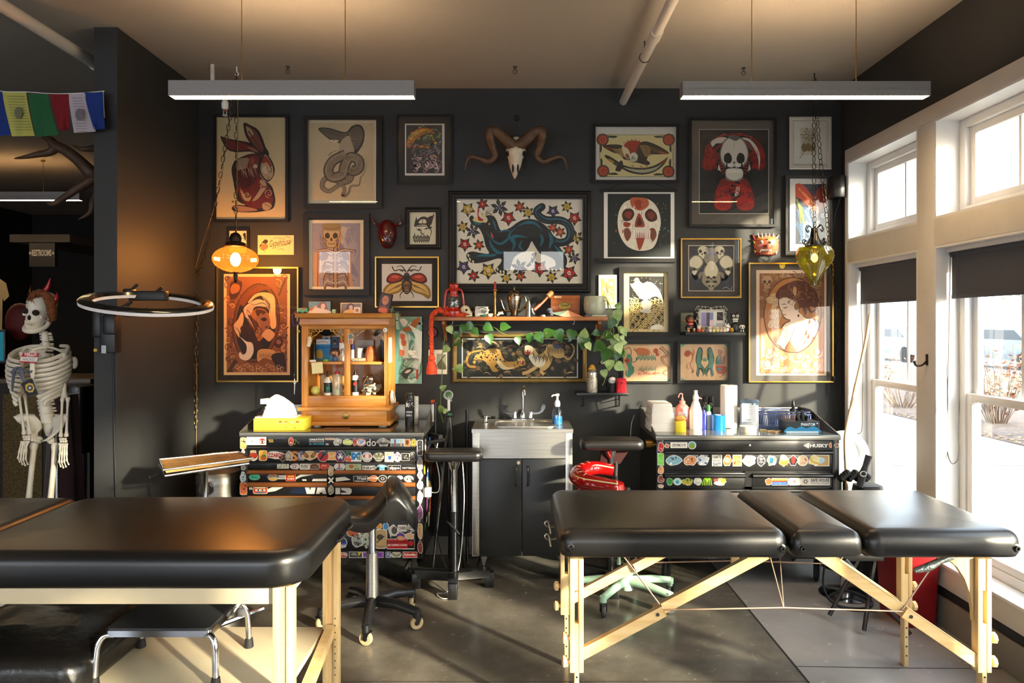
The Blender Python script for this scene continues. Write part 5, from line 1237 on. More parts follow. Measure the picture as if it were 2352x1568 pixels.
def d_lady2(a):
 br,tn,cr,dk,mv='#4a2416','#a8652f','#e0b078','#241a18','#7d5648'
 a.r('#8c4f28',265,185,992,1332)
 for i in range(120):
  x=rnd.choice([rnd.uniform(275,360),rnd.uniform(880,980),rnd.uniform(275,980)]);y=rnd.uniform(195,1320)
  a.spiral(rnd.choice([br,tn,'#d79a58',mv,'#5e3320']),rnd.uniform(9,18),x,y,rnd.uniform(22,52),1.2,rnd.uniform(0,360),taper=3)
 a.p('#5e3a1e',[(880,410),(960,200),(992,200),(900,420)]);a.p('#4a3016',[(260,1332),(360,1170),(400,1200),(310,1332)])
 a.b(br,(300,330),(330,240),(440,240),(440,340),(380,440),(310,450));a.b(tn,(310,330),(350,270),(420,290),(410,360),(330,390))
 ov=[(620+285*math.cos(R(t_))*(1 if True else 1)+40*math.sin(R(t_))*-1,740+478*math.sin(R(t_)))for t_ in range(0,360,8)]
 a.p(br,ov);a.p('#6e3d1c',[(620+(x-620)*.95,740+(y-740)*.97)for x,y in ov]);a.p(dk,[(618+(x-620)*.84,738+(y-740)*.91)for x,y in ov])
 a.b(cr,(520,490),(600,400),(700,372),(800,390),(845,450),(850,600),(860,780),(800,800),(770,640),(790,520),(700,420),(620,430),(550,490))
 a.b('#7a3a1c',(420,470),(520,360),(690,290),(820,330),(700,350),(560,420),(470,540));a.b('#d8a878',(350,780),(400,700),(450,610),(470,700),(430,860),(410,910))
 a.b('#dfb598',(470,570),(540,500),(640,455),(720,480),(770,560),(690,540),(600,550),(560,640),(540,700),(490,660))
 for i in range(9):a.s('#8a6450',6,(600-i*10,540+i*12),(560-i*10,520+i*16),(500,560+i*14),taper=2)
 a.b(tn,(560,620),(620,570),(700,570),(760,620),(790,720),(780,790),(740,820),(720,890),(650,960),(600,860),(640,760),(580,690));a.b('#8d5b46',(640,640),(700,610),(750,650),(775,730),(765,790),(725,815),(690,880),(650,890),(680,790),(650,720))
 a.b(br,(610,590),(680,580),(740,610),(700,640),(680,620),(640,660));a.b(dk,(675,690),(720,675),(750,700),(710,720));a.s(br,10,(770,780),(730,790),(760,800));a.b('#5a2c22',(520,640),(600,700),(650,760),(600,850),(540,770))
 a.b('#3a1d16',(430,800),(500,760),(580,820),(640,950),(700,1000),(660,1060),(600,1050),(560,960),(470,900));a.b('#d9a070',(690,880),(760,810),(830,850),(840,890),(780,960),(730,930))
 a.b('#e6cbb8',(425,905),(500,960),(570,980),(590,1070),(560,1150),(500,1190),(430,1165),(412,1110),(430,1090),(460,1120),(500,1090),(500,1000));a.b(br,(840,960),(900,900),(945,960),(900,1040),(840,1010));a.e('#6e3a34',890,965,34);a.spiral('#b07a5a',8,890,965,26,1.5)
 a.b('#d79a60',(640,1080),(720,1050),(850,1080),(820,1180),(720,1160),(640,1200));a.b('#2e1a16',(800,1150),(860,1100),(960,1120),(970,1320),(880,1280))
 for q in([(640,640),(620,720),(650,780),(690,840),(660,900),(680,960)],[(470,570),(540,610),(560,700),(600,780),(660,850)],[(520,490),(600,520),(700,500),(770,560),(800,640)],[(845,450),(870,560),(880,700),(860,790)],[(350,780),(410,830),(430,900),(500,950)]):a.s(dk,9,*q,taper='both')
 for i in range(7):a.s('#e9c49a',5,(480+i*9,600+i*14),(510+i*10,640+i*18),(520+i*14,720+i*16),taper=1);a.s(br,8,(610+i*22,590-i*4),(640+i*20,560-i*3),(690+i*14,560),taper='both');a.spiral('#1c100c',9,480+i*26,830+(i%3)*40,30,1.3,i*70,taper=3)
 for i in range(9):a.s('#f0d4a4',6,(690+i*17,400+i*6),(700+i*18,430+i*22),(740+i*12,520+i*26),taper=1);a.s(br,6,(650+i*22,1090+(i%2)*14),(670+i*20,1130),(650+i*18,1170),taper='both')
 for i in range(14):a.spiral('#dca070',9,390+i*42,1260+(i%3)*25,34,1.3,i*60,taper=3)
picture('gold framed print of a woman in profile with a pale feather, under the amber lamp',(497,613,685,877),FLAT(3,.03),GOLD,d_lady2,Z4,(514,629,666,861),'#e6bd86',mat('dark mat board','#211d19',.8))
def d_wave(a):
 bk,cr='#1f1a12','#d9c07a'
 a.r(bk,318,203,617,655)
 for i in range(60):a.e('#e6dcb8',rnd.uniform(325,610),rnd.uniform(215,380),rnd.uniform(1.5,4),n=6,hold=i>0)
 for r_ in range(7):
  for i in range(7):
   x=325+i*44+(r_%2)*20;y=450+r_*32+18*math.sin(i*1.7+r_)
   for q in range(3):a.s(cr if q%2==0 else '#8a7440',6,(max(320,x-26),y+q*9+10),(x,y-14+q*10),(min(615,x+24),y+q*9),(min(615,x+34),y+16+q*8),taper=2)
 for x,y in((340,420),(385,410),(420,450),(370,450),(520,430),(560,420),(590,450),(600,480),(340,480)):
  a.spiral(cr,10,x,y,26,1.3,rnd.uniform(0,360));
  for q in range(6):a.e('#e8dfc0',x+rnd.uniform(-26,26),y-22+rnd.uniform(-8,8),5,n=8,hold=q>0)
 a.b('#ece6d4',(365,222),(395,218),(412,250),(440,262),(470,250),(520,262),(575,320),(605,400),(608,430),(560,380),(520,380),(480,400),(430,400),(400,380),(370,340),(335,290),(330,268),(362,260))
 for i in range(12):a.s('#a89a78',4,(455+i*6,270+i*5),(500+i*7,300+i*7),(560+i*4,360+i*6),taper=1)
 for i in range(30):a.e('#b0a484',rnd.uniform(375,450),rnd.uniform(270,370),3,n=6,hold=i>0)
 a.b('#e6dfc8',(420,430),(460,400),(510,430),(500,480),(470,500),(440,490));a.b('#cfc9bc',(410,500),(450,480),(500,490),(480,520));a.s(bk,4,(365,235),(385,240),(400,232));a.b('#e8e2d0',(500,655),(530,620),(590,620),(612,655))
picture('framed gold and black print of a white eagle above curling waves',(1422,613,1546,773),FLAT(11,.034),FRB,d_wave,Z9,(1433,619,1539,769),'#e3cf98')
GR,RD,OR,BK='#3f7a62','#a8432a','#b8663a','#2c2a26'
def strokes(a,c,w,*pl):
 for p_ in pl:a.s(c,w,*p_,taper='both')
def d_flash1(a):
 for x,y,s_ in((262,785,1),(670,785,-1),(262,1102,1),(670,1102,-1)):
  sy=1 if y<900 else-1;a.p('#4fa88e',[(x,y),(x+s_*36,y),(x,y+sy*26)])
 a.b(OR,(370,840),(400,815),(470,825),(500,850),(480,880),(400,880));strokes(a,BK,6,[(375,815),(360,830),(390,850)],[(400,830),(420,870)],[(430,825),(450,870)],[(460,825),(475,865)]);a.e(RD,545,842,22);a.e(RD,560,872,16)
 for i in range(16):a.s(GR,9,(380+i*11,925-(i%3)*6),(390+i*10,890),(400+i*9+(i%2)*10,860+(i%4)*9),taper=2)
 a.b(GR,(300,880),(320,870),(345,910),(340,960),(360,990),(330,1060),(300,1060),(310,990),(290,940));a.s(BK,5,(270,830),(320,815),(335,850),(330,890));a.e(RD,300,925,26,20);a.s(BK,5,(345,940),(375,930),(378,900));strokes(a,GR,12,[(330,980),(355,1010),(340,1050)],[(300,1000),(290,1040),(310,1070)]);a.e(BK,298,925,8)
 for i in range(20):x,y=375+rnd.uniform(0,190),1010+rnd.uniform(0,56);a.s(rnd.choice([OR,RD,'#d8a888']),8,(x,y),(x+16,y-8),(x+26,y+8),taper=2)
 for i in range(12):a.s(GR,7,(400+i*13,1010),(405+i*13,980-(i%3)*8),sm=0,taper=1)
 pth=[(590,810),(620,840),(650,880),(600,900),(620,950),(655,990),(610,1030),(640,1050)]
 a.s(BK,26,*pth,taper=8);a.s(OR,18,*pth,taper=5);a.s('#d8b088',7,*pth,taper=2);strokes(a,GR,9,[(640,830),(655,860),(630,880)],[(590,850),(580,880)],[(640,920),(655,940)])
def d_flash2(a):
 for x,y,s_ in((766,783,1),(1166,783,-1),(766,1098,1),(1166,1098,-1)):
  sy=1 if y<900 else-1;a.p('#4fa88e',[(x,y),(x+s_*40,y),(x,y+sy*30)])
 for s_ in(-1,1):
  m=lambda u,v:(967+s_*u,v)
  a.b(BK,m(20,830),m(45,810),m(62,830),m(76,880),m(80,930),m(68,980),m(75,1040),m(60,1065),m(50,1050),m(40,1000),m(10,1050),m(0,1000),m(30,950),m(22,900))
  a.b(GR,m(30,840),m(48,822),m(60,850),m(68,900),m(70,950),m(55,985),m(30,980),m(34,900))
  for i in range(9):a.s('#1d4a3a',4,m(36,850+i*14),m(52,846+i*14),m(66,856+i*14),taper=1)
  a.s(GR,15,m(30,975),m(8,1010),m(20,1060),taper=6);a.s(GR,13,m(60,985),m(64,1020),m(56,1058),taper=6);a.e('#c49a50',*m(14,860),8,14)
  a.s(GR,10,m(20,905),m(6,930),m(2,900),taper=4)
 a.s(OR,20,(800,850),(850,860),(860,910),(840,960),(860,1010),(850,1030),taper=5);a.e(RD,815,870,26,22);a.s(OR,14,(860,890),(875,850),(860,830),taper=4);strokes(a,BK,5,[(790,850),(830,840),(845,870)],[(830,940),(810,980),(840,1000)],[(800,930),(820,950)],[(850,1030),(870,1020),(862,1000)])
 a.s(BK,18,(1090,880),(1110,850),(1085,840),(1095,900),taper=6);a.s('#c4614a',12,(1090,880),(1110,850),(1085,840),(1095,900),taper=4)
 for i in range(12):a.s(rnd.choice([GR,'#5a6f84',RD]),9,(1065+i*6,960),(1060+i*7,920-(i%4)*10),(1075+i*6,880),taper=1)
 a.b(RD,(1065,970),(1130,970),(1140,1000),(1120,1040),(1075,1030));a.b('#3b6a70',(1070,985),(1100,990),(1100,1020),(1078,1015));strokes(a,BK,7,[(1130,960),(1150,1000),(1120,1050),(1080,1070)],[(1070,1040),(1100,1060)])
picture('framed tattoo flash sheet with a tiger, a frog and a dragon, beside the trailing plant',(1427,785,1545,880),FLAT(5,.024),FRB,d_flash1,Z9,(1429,788,1541,877),'#d3ac84')
picture('framed tattoo flash sheet with two dancing green frogs',(1556,783,1678,880),FLAT(7,.03),FRB,d_flash2,Z9,(1563,788,1674,876),'#d6ad82')
def d_cats(a):
 a.r('#e6dfcc',456,664,1662,1074);a.r('#17150f',466,674,1652,1064)
 for i in range(170):x,y=rnd.uniform(480,1640),rnd.uniform(685,1055);a.e(rnd.choice(['#2c3322','#3c3d26','#1d2219','#4a3a24','#6b5434','#20261c','#7d5f3c']),x,y,rnd.uniform(14,36),rnd.uniform(10,24),rnd.uniform(0,90),9,hold=i%4>0)
 for i in range(36):x,y=rnd.uniform(500,1630),rnd.uniform(690,1050);a.s(rnd.choice(['#a8845a','#c2a274','#86663e']),rnd.uniform(6,14),(x,y),(x+40,y-16),(x+80,y+rnd.uniform(-20,20)),taper='both')
 tl=[(600,960),(530,950),(508,890),(540,820),(620,795),(680,790)]
 a.s('#a47a36',26,*tl,taper=18)
 a.b('#b58a42',(570,900),(610,830),(700,790),(790,768),(850,790),(880,860),(930,905),(1010,900),(1060,850),(1100,870),(1115,930),(1080,950),(1010,970),(940,985),(860,960),(820,930),(800,960),(840,1000),(780,1010),(740,950),(690,900),(620,880),(590,930))
 a.b('#d8c49a',(800,860),(850,900),(920,960),(1000,965),(960,985),(880,985),(830,930));a.b('#d0b070',(1040,870),(1100,880),(1112,925),(1060,930));a.b('#9a2c24',(1060,900),(1105,900),(1100,935),(1072,930));a.e('#f0e6cc',1075,905,6,12)
 for i in range(130):
  x,y=rnd.uniform(575,1060),rnd.uniform(790,970)
  if abs(y-(840+max(0,(x-850)*.38)-max(0,640-x)*-.3))<52:a.e('#1c140a',x,y,8.5,6.5,rnd.uniform(0,90),7,hold=True)
 a.k+=1
 for i in range(10):a.e('#1c140a',tl[0][0]-60+rnd.uniform(-36,50),rnd.uniform(800,950),7,5,0,7,hold=True)
 a.b('#c9a468',(1160,740),(1200,760),(1260,830),(1320,790),(1340,740),(1380,725),(1480,760),(1520,790),(1510,860),(1440,870),(1400,850),(1390,900),(1360,960),(1300,1000),(1240,950),(1190,900),(1150,830),(1115,830),(1110,770))
 a.b('#ded4bc',(1150,850),(1200,830),(1260,860),(1320,900),(1300,950),(1230,960),(1180,910));a.b('#e2d6ba',(1112,745),(1160,738),(1200,770),(1180,810),(1120,800));a.b('#9a2420',(1115,790),(1165,790),(1160,832),(1122,828));a.e('#f2ead6',1125,795,5,10);a.e('#f2ead6',1155,795,5,10)
 leg=[(1230,960),(1150,1010),(1085,1030)]
 a.s('#c9a468',34,*leg);a.s('#c9a468',34,(1330,950),(1280,1000),(1310,1040))
 for i in range(16):a.s('#1c140a',9,(1195+i*13,800+(i%4)*16),(1200+i*13,840+(i%3)*20),(1190+i*13,880+(i%3)*20),taper='both')
 for i in range(11):a.s('#1c140a',8,(1340+i*17,740),(1352+i*16,780),(1340+i*17,830),taper='both');
 for i in range(6):a.s('#1c140a',8,(1100+i*24,1000+(5-i)*5),(1110+i*24,1040),sm=0,taper='both');a.s('#1c140a',7,(1262+i*10,990+i*6),(1300+i*6,985+i*9),sm=0,taper='both')
 a.s('#c9a468',20,(1500,830),(1560,880),(1610,830),(1620,760),(1590,720),taper=10);a.b('#3a4a6a',(1400,735),(1450,725),(1490,760),(1430,770))
 for i in range(7):a.s('#1c140a',6,(1540+i*12,850-i*14),(1565+i*10,862-i*14),sm=0)
picture('wide brass framed picture of a leopard facing a tiger, under the wooden shelf',(1039,765,1348,879),[(0,.001),(0,.02),(3,.03),(8,.034),(10,.026),(10,.006)],mat('aged gold frame','#8e7440',.4,.7,var=.25,scale=14),d_cats,Z7,(1061,777,1327,867),'#17150f',mat('teal black mat','#161d20',.8))
def d_koi(a):
 for i in range(26):a.s(rnd.choice(['#9fc4b8','#b9d6cb','#6fa396','#4e8276','#86b3a6']),rnd.uniform(18,50),(rnd.uniform(1060,1290),rnd.uniform(400,1030)),(rnd.uniform(1060,1290),rnd.uniform(400,1030)),(rnd.uniform(1060,1290),rnd.uniform(400,1030)),taper=4)
 a.b('#a4602c',(1180,470),(1210,420),(1280,385),(1270,440),(1215,510),(1130,530),(1110,500));a.b('#e3e8e0',(1080,410),(1130,400),(1160,440),(1120,480));a.b('#d8dcd0',(1090,520),(1150,560),(1170,680),(1160,800),(1110,780),(1080,650))
 for x,y in((1110,580),(1120,640),(1100,740)):a.b('#c86a4a',(x-22,y-30),(x+24,y-20),(x+16,y+30),(x-20,y+22))
 for i in range(13):q=i*11;a.s(('#e9f2ee','#c4ddd4')[i%2],rnd.uniform(6,14),(1165+q,455+i*6),(1235+q*.4,560+i*22),(1215+q*.3,720+i*14),(1130+q,830+i*12),taper=1)
 for i in range(6):a.e('#eef4f0',rnd.uniform(1150,1270),rnd.uniform(720,820),rnd.uniform(14,30),rnd.uniform(10,18))
 a.b('#2f3a38',(1100,960),(1140,900),(1200,890),(1220,920),(1180,950),(1150,1000));a.b('#cfd8cc',(1130,940),(1160,910),(1195,910),(1165,940));a.e('#1a2220',1178,905,6)
 for i in range(8):a.s('#26302e',6,(1120+i*18,790+(i%3)*14),(1150+i*16,800),(1170+i*14,830),taper='both')
 a.r('#b02a2a',1246,905,1266,1005)
picture('unframed teal canvas of a koi fish in white splashes, beside the wooden cabinet',(893,727,969,881),FLAT(1),None,d_koi,ZC5,(893,727,969,881),'#7fb0a3',None,False,'painting','painted_canvas',.022)
def d_floral(a):
 a.r('#dcae62',1380,640,1412,700)
 for x,y,r in((1393,644,5),(1403,652,5),(1396,670,7),(1388,663,4),(1404,690,4),(1390,694,4),(1398,682,4)):a.e('#efe2cc',x,y,r,n=10);a.e('#d8b88a',x,y,r*.4,n=8)
 for i in range(14):a.s('#8a7a3c',1.2,(1395,668),(rnd.uniform(1382,1410),rnd.uniform(645,698)),sm=0,taper=.4)
picture('small unframed canvas of pale flowers on yellow, behind the plant pot',(1375,631,1417,708),FLAT(1),None,d_floral,(0,0,1),(1375,631,1417,708),'#e6e0d0',None,False,'painting','painted_canvas',.02)
def d_script(a):
 k='#2e2216'
 a.b(k,(520,1240),(545,1215),(570,1225),(560,1250),(535,1250));a.b('#8a7350',(505,1260),(560,1255),(570,1290),(530,1310),(505,1285));a.s(k,7,(500,1260),(500,1295),(530,1312),(545,1330),taper=2);a.s(k,5,(545,1215),(515,1245),(505,1270))
 a.t(k,'Gypehouse',585,1212,775,1290,.0,.45,-8)
 for q in([(580,1230),(640,1200),(720,1215),(650,1240)],[(600,1300),(680,1280),(760,1250),(790,1220),(760,1200)],[(640,1310),(700,1300),(720,1320)],[(700,1205),(750,1190),(785,1215)]):a.s(k,3.5,*q,taper='both')
picture('unframed cream card with ornate script lettering, beside the amber lamp',(592,540,675,585),FLAT(1),None,d_script,Z3,(592,540,675,585),'#dcc89a',None,False,'art card','lettering_card',.003)
def d_bw(a):
 a.b('#1c1610',(232,1170),(262,1165),(280,1200),(270,1255),(235,1250));a.b('#e9e0c8',(285,1180),(330,1165),(356,1190),(352,1250),(300,1260));a.s('#1c1610',5,(300,1190),(340,1180));a.s('#1c1610',4,(320,1200),(350,1202),(345,1225));a.b('#1c1610',(345,1165),(370,1160),(370,1230),(355,1200))
picture('small framed black and white face print half hidden behind the amber lamp',(521,524,572,588),FLAT(6,.026),FRB,d_bw,Z3,(527,530,566,581),'#e6dcc0')
def d_card(a):
 a.r('#9fa08e',1003,812,1025,848);a.b('#5b5c48',(1006,845),(1012,826),(1022,836),(1024,848));a.s('#3c3a30',2,(1000,845),(1010,830),(1022,815))
picture('white bordered photo card pinned to the wall behind the orange tassel',(984,803,1027,859),FLAT(1),None,d_card,(0,0,1),(984,803,1027,859),'#e3ded0',None,False,'photo card','photo_card',.003)
# wall decorations, shelf, plant
def lz(pr,c,m,name,parent,d=None,n=18,k=None):
 """lathe with a profile in photo pixels (radius, height) standing at world point c"""
 q=(c[1]if d is None else d)/F*(k or 1)
 return MB().lathe([(r*q,h*q)for r,h in pr],c,n).build(name,m,parent)
BONE=mat('bone','#d9cdb2',.6,var=.14,scale=26,bump=.15,bscale=90)
BONEW=mat('plastic bone','#e4dccb',.45,var=.05,scale=20)
HORN=mat('horn','#5a4028',.5,var=.35,scale=22,bump=.6,bscale=120)
dk=4.5
t=thing('mounted_ram_skull','horned ram skull hanging high on the dark wall above the panther print','skull',P(1186,408,dk),None)
def pk(x,y,o=0):return P(850+x*.29344,240+y*.29344,dk-o)
sk=MB();rg=[]
for y,hw,dp in((330,62,.04),(345,74,.075),(370,80,.09),(395,70,.095),(430,56,.09),(465,50,.08),(500,40,.068),(530,27,.05),(560,16,.035),(575,7,.02)):
 c=pk(1142-(y-330)*.04,y);u=.29344*dk/F
 rg.append([c+V((hw*u*math.cos(R(a_)),-max(0,math.sin(R(a_)))*dp+(.03 if math.sin(R(a_))<0 else 0)*abs(math.sin(R(a_))),0))for a_ in range(0,360,20)])
sk.loft(rg,True,True);so=sk.build('skull',BONE,t,sm=60)
e=MB()
for s_ in(-1,1):e.sph(pk(1141+s_*66,385,.045),(.016,.02,.017));e.b=0
e.sph(pk(1118,500,.062),(.006,.008,.03));e.sph(pk(1158,500,.062),(.006,.008,.03));e.build('sockets',mat('dark cavity','#1d1611',.9),so)
MB().lathe([(0,0),(.02,.004),(.026,.02),(.02,.035),(0,.04)],pk(1145,300,.02),14).build('poll',BONE,so)
for s_ in(-1,1):
 m=lambda u,v,o:pk(1142+s_*u,v,o)
 hp=[m(22,322,.05),m(80,275,.08),m(140,222,.10),m(190,205,.11),m(205,250,.10),m(185,330,.06),m(165,400,.04),m(215,445,.04),m(290,420,.05),m(350,408,.04),m(385,440,.03),m(400,510,.03)]
 q=crv(hp,8);u=.29344*dk/F
 rs=[max(.004,(45-41*(i/(len(q)-1))**1.25+1.6*math.sin(i*2.2))*u)for i in range(len(q))]
 MB().tube(q,rs,14).build('horn',HORN,t)
MB().tube([pk(1130,320,.02),pk(1142,130,.0),pk(1185,320,.02)],.0012,4).build('wire',STEELD,t)
k=MB();k.lathe([(0,0),(.018,0),(.016,.012),(.008,.02),(0,.02)],P(1187,272,D),14,M.Rotation(R(90),3,'X'));k.tube([P(1187,272,D-.015),P(1187,276,D-.035),P(1187,272,D-.04)],.004,6)
k.solo('wall_hook',BLKM,'black hook on the dark wall above the horned ram skull','hook')
MASKR=mat('dark red lacquer','#4d0c0c',.22,var=.3,scale=30,coat=.5)
t=thing('horned_mask','dark red horned demon mask hanging on the wall above the beetle print','mask',P(888,571,D))
u=.29344*D/F
def head_relief(mb,cx,cy,z0,rows):
 rg=[]
 for y,hw,dp in rows:
  c=P(850+cx*.29344,240+y*.29344,D)
  rg.append([c+V((hw*u*math.cos(R(a_)),-max(.002,math.sin(R(a_))*dp),0))for a_ in range(0,181,15)]+[c+V((-hw*u,0,0)),c+V((hw*u,0,0))])
 mb.loft(rg,True,True)
mk=MB();head_relief(mk,137,0,0,((905,22,.03),(925,52,.05),(960,70,.065),(1000,74,.07),(1040,72,.072),(1080,56,.07),(1110,42,.06),(1128,22,.03)));mo=mk.build('face',MASKR,t,sm=60)
for s_ in(-1,1):
 MB().tube(crv([P(850+(137+s_*60)*.29344,240+945*.29344,D-.03),P(850+(137+s_*100)*.29344,240+930*.29344,D-.04),P(850+(137+s_*(128 if s_<0 else 85))*.29344,240+870*.29344,D-.045)],5),[.012,.008,.002],8).build('horn',MASKR,t)
 e=MB();e.sph(P(850+(137+s_*34)*.29344,240+1045*.29344,D-.062),(.010,.008,.009));e.build('eye_hole',BLK,mo)
e=MB();e.tube(crv([P(850+x*.29344,240+y*.29344,D-.068)for x,y in((100,1075),(120,1092),(137,1088),(155,1092),(172,1075))],4),.006,6);e.build('mouth',BLK,mo)
e=MB();e.sph(P(890,552,D-.072),(.009,.012,.012));e.build('nose',MASKR,mo)
for s_ in(-1,1):e=MB();e.tube([P(890+s_*3,545,D-.072),P(890+s_*14,536,D-.066)],[.004,.006],6);e.build('brow',MASKR,mo)
t=thing('carved_mask','small carved and painted fanged mask on the wall right of the skull cluster','mask',P(1759,587,D))
pal={'g':'#b98a2c','r':'#8e2a1c','w':'#e0d6c0','k':'#17130f','p':'#c46a4a'}
A=Art.wall(D-.045);m_=MB()
m_.col(pal['p']);rg=[]
for y,hw,dp in((540,20,.03),(550,27,.045),(562,29,.05),(574,28,.045),(585,22,.03)):
 c=P(1759,y,D);rg.append([c+V((hw*U*math.cos(R(a_)),-max(.001,math.sin(R(a_))*dp),0))for a_ in range(0,181,15)])
m_.loft(rg,True,True)
for s_ in(-1,1):
 for i in range(4):m_.col(pal['g']if i%2 else pal['r']);m_.prism([P(1759+s_*22,546+i*10,D-.02),P(1759+s_*(31-i),538+i*12,D-.015),P(1759+s_*24,556+i*9,D-.02)],(0,.015,0))
 m_.col(pal['w']).sph(P(1759+s_*10,556,D-.048),(.011,.01,.011));m_.col(pal['k']).sph(P(1759+s_*10,556,D-.058),(.005,.004,.005));m_.col(pal['g']).tube([P(1759+s_*4,549,D-.055),P(1759+s_*18,545,D-.045)],.005,6)
 m_.col(pal['w']).tube([P(1759+s_*10,572,D-.05),P(1759+s_*14,580,D-.055)],[.005,.001],6)
m_.col(pal['r']).sph(P(1759,565,D-.055),(.013,.014,.011))
for i in range(7):m_.col(pal['w']).box(P(1750+i*3,574,D-.052),(.007,.006,.011))
for i in range(9):m_.col(pal['k']if i%2 else pal['w']).tube([P(1743+i*4,546,D-.03),P(1741+i*4.5,535,D-.035)],[.006,.002],6)
m_.col(pal['r'])
for i in range(9):m_.tube([P(1740+i*5,580,D-.025),P(1738+i*5.4,587,D-.02)],[.006,.002],5)
m_.build('carving',mat('painted wood',vc=True,var=.2,scale=60,rough=.4),t)
# long wooden shelf
dsh=4.42;zs=PZ(727,dsh)
SHW=wood('shelf wood','#7a4218','#a4642c',0,.4,5,.3)
t=thing('wall_shelf','long wooden wall shelf of curios above the leopard and tiger picture','shelf',(0,4.5,zs))
MB().bx(PX(992,dsh),PX(1397,dsh),dsh,D,zs-.026,zs,.003).build('board',SHW,t)
for px in(1016,1372):
 x=PX(px,4.5);b=MB();b.bx(x,x+.022,D-.02,D,zs-.16,zs-.026,.002);b.bx(x,x+.022,4.46,D-.02,zs-.05,zs-.026,.002);b.beam((x+.011,D-.015,zs-.15),(x+.011,4.47,zs-.04),.018,.02);b.build('bracket',SHW,t)
for px in(1040,1319):
 MB().tube(crv([P(px,736,4.45),P(px,741,4.45),P(px-1.5,745,4.45),P(px-4,743,4.45)],4),.0015,5).build('cup_hook',STEEL,t)
dl=4.47;c0=(PX(1043,dl),dl,zs);u=dl/F
t=thing('oil_lantern','red hurricane oil lantern at the left end of the wooden shelf','lantern',c0)
RED=mat('red enamel','#a51c12',.28,var=.15,coat=.4,scale=30)
lz([(0,0),(19,0),(20,3),(20,12),(14,17),(13,21),(0,21)],c0,RED,'fuel_tank',t)
MB().lathe([(12*u,21*u),(13.5*u,30*u),(13*u,40*u),(10.5*u,46*u)],c0,20,None,False).build('globe',glass('clear glass','#f2f6f4',.1),t)
lz([(0,46),(12,46),(12,49),(9,50),(9,58),(11,60),(12,63),(10.5,66),(10.5,73),(13,75),(7,77),(0,78)],c0,RED,'chimney',t)
for s_ in(-1,1):MB().tube(crv([V(c0)+V((s_*a_*u,0,b_*u))for a_,b_ in((19,8),(23,12),(21,40),(18,58),(13,62),(10,62))],5),2.6*u,8).build('side_tube',RED,t)
w_=MB();w_.torus(V(c0)+V((0,0,38*u)),13.8*u,.0012,20,5);
for s_ in(-1,1):w_.tube([V(c0)+V((-s_*12*u,-7*u,24*u)),V(c0)+V((s_*12*u,-7*u,44*u))],.0012,5)
w_.build('wire_guard',STEELD,t)
ROPE=mat('orange rope','#c4401a',.75,var=.3,scale=40,bump=.4,bscale=200)
def twist(pts,r,mb):
 q=crv(pts,14)
 for k in range(3):
  o=[]
  for i,p in enumerate(q):
   d_=(q[min(i+1,len(q)-1)]-q[max(i-1,0)]).normalized();x=d_.cross(V((0,.3,1))).normalized();y=x.cross(d_);a_=i*.75+k*2*PI/3
   o.append(p+(x*math.cos(a_)+y*math.sin(a_))*r*.55)
  mb.tube(o,r*.6,6)
t=thing('orange_rope','twisted orange rope lying on the shelf with its tassel hanging off the left end','rope',P(992,850,4.4))
rp=MB();twist([P(1072,724,4.43),P(1045,723,4.43),P(1022,718,4.435),P(1005,714,4.44),P(994,722,4.41),P(990.5,740,4.4),P(991,780,4.4),P(992,820,4.4),P(992,830,4.4)],.0135,rp);rp.build('cord',ROPE,t)
kn=MB();kn.lathe([(0,.075),(.012,.08),(.022,.065),(.024,.05),(.016,.044),(.026,.03),(.034,-.01),(.036,-.045),(.0,-.045)],P(991.5,843,4.4),16);kn.build('tassel',ROPE,t,sm=60)
kn=MB();twist([P(1000,721,4.45),P(1008,709,4.46),P(1018,716,4.47),P(1026,706,4.48),P(1020,722,4.45),P(1034,719,4.47)],.013,kn);kn.build('knot',ROPE,t)
t=thing('red_reel','round dark red reel on the wall behind the orange rope','reel',P(993,775,D))
MB().lathe([(0,0),(.034,0),(.036,.008),(.030,.016),(.012,.018),(.010,.024),(0,.024)],P(994,763,D),22,M.Rotation(R(90),3,'X')).build('disc',mat('dark red plastic','#5a0f10',.3),t)
def small_skull(px,py,d,w_,label,yaw=0,m=BONE,name='animal_skull',cat='skull',grp=None,jaw=True):
 u=d/F;z=PZ(py,d);t=thing(name,label,cat,(PX(px,d),d,z),grp);s_=w_*u/2
 T=M.Translation((PX(px,d),d,z))@M.Rotation(R(yaw),4,'Z')
 b=MB();b.T=T;rg=[]
 for y,hw,z0,z1 in((.8,.25,.9,1.3),(.6,.7,.55,1.75),(.2,.9,.45,1.95),(-.2,.82,.45,1.85),(-.5,.7,.4,1.5),(-.8,.5,.4,1.15),(-1.1,.42,.4,.95),(-1.25,.25,.45,.8)):
  rg.append([V((hw*s_*math.cos(R(a_)),y*s_,((z0+z1)/2+(z1-z0)/2*math.sin(R(a_)))*s_))for a_ in range(0,360,30)])
 b.loft(rg);so=b.build('cranium',m,t,sm=60)
 if jaw:
  j=MB();j.T=T;j.tube(crv([V((x*s_,y*s_,z*s_))for x,y,z in((.6,.2,.5),(.5,-.5,.12),(.2,-1.15,.15),(-.2,-1.15,.15),(-.5,-.5,.12),(-.6,.2,.5))],4),.13*s_,6)
  for i in range(5):j.tube([V(((-.3+i*.15)*s_,-1.15*s_,.45*s_)),V(((-.3+i*.15)*s_,-1.18*s_,.2*s_))],[.06*s_,.02*s_],5)
  j.build('jaw',m,t)
 e=MB();e.T=T
 for q in(-1,1):e.sph(V((q*.5*s_,-.62*s_,1.1*s_)),(.22*s_,.2*s_,.24*s_),8,6)
 e.sph(V((0,-1.2*s_,.75*s_)),(.14*s_,.1*s_,.14*s_),8,6);e.build('eye_socket',MATS['dark cavity'],so)
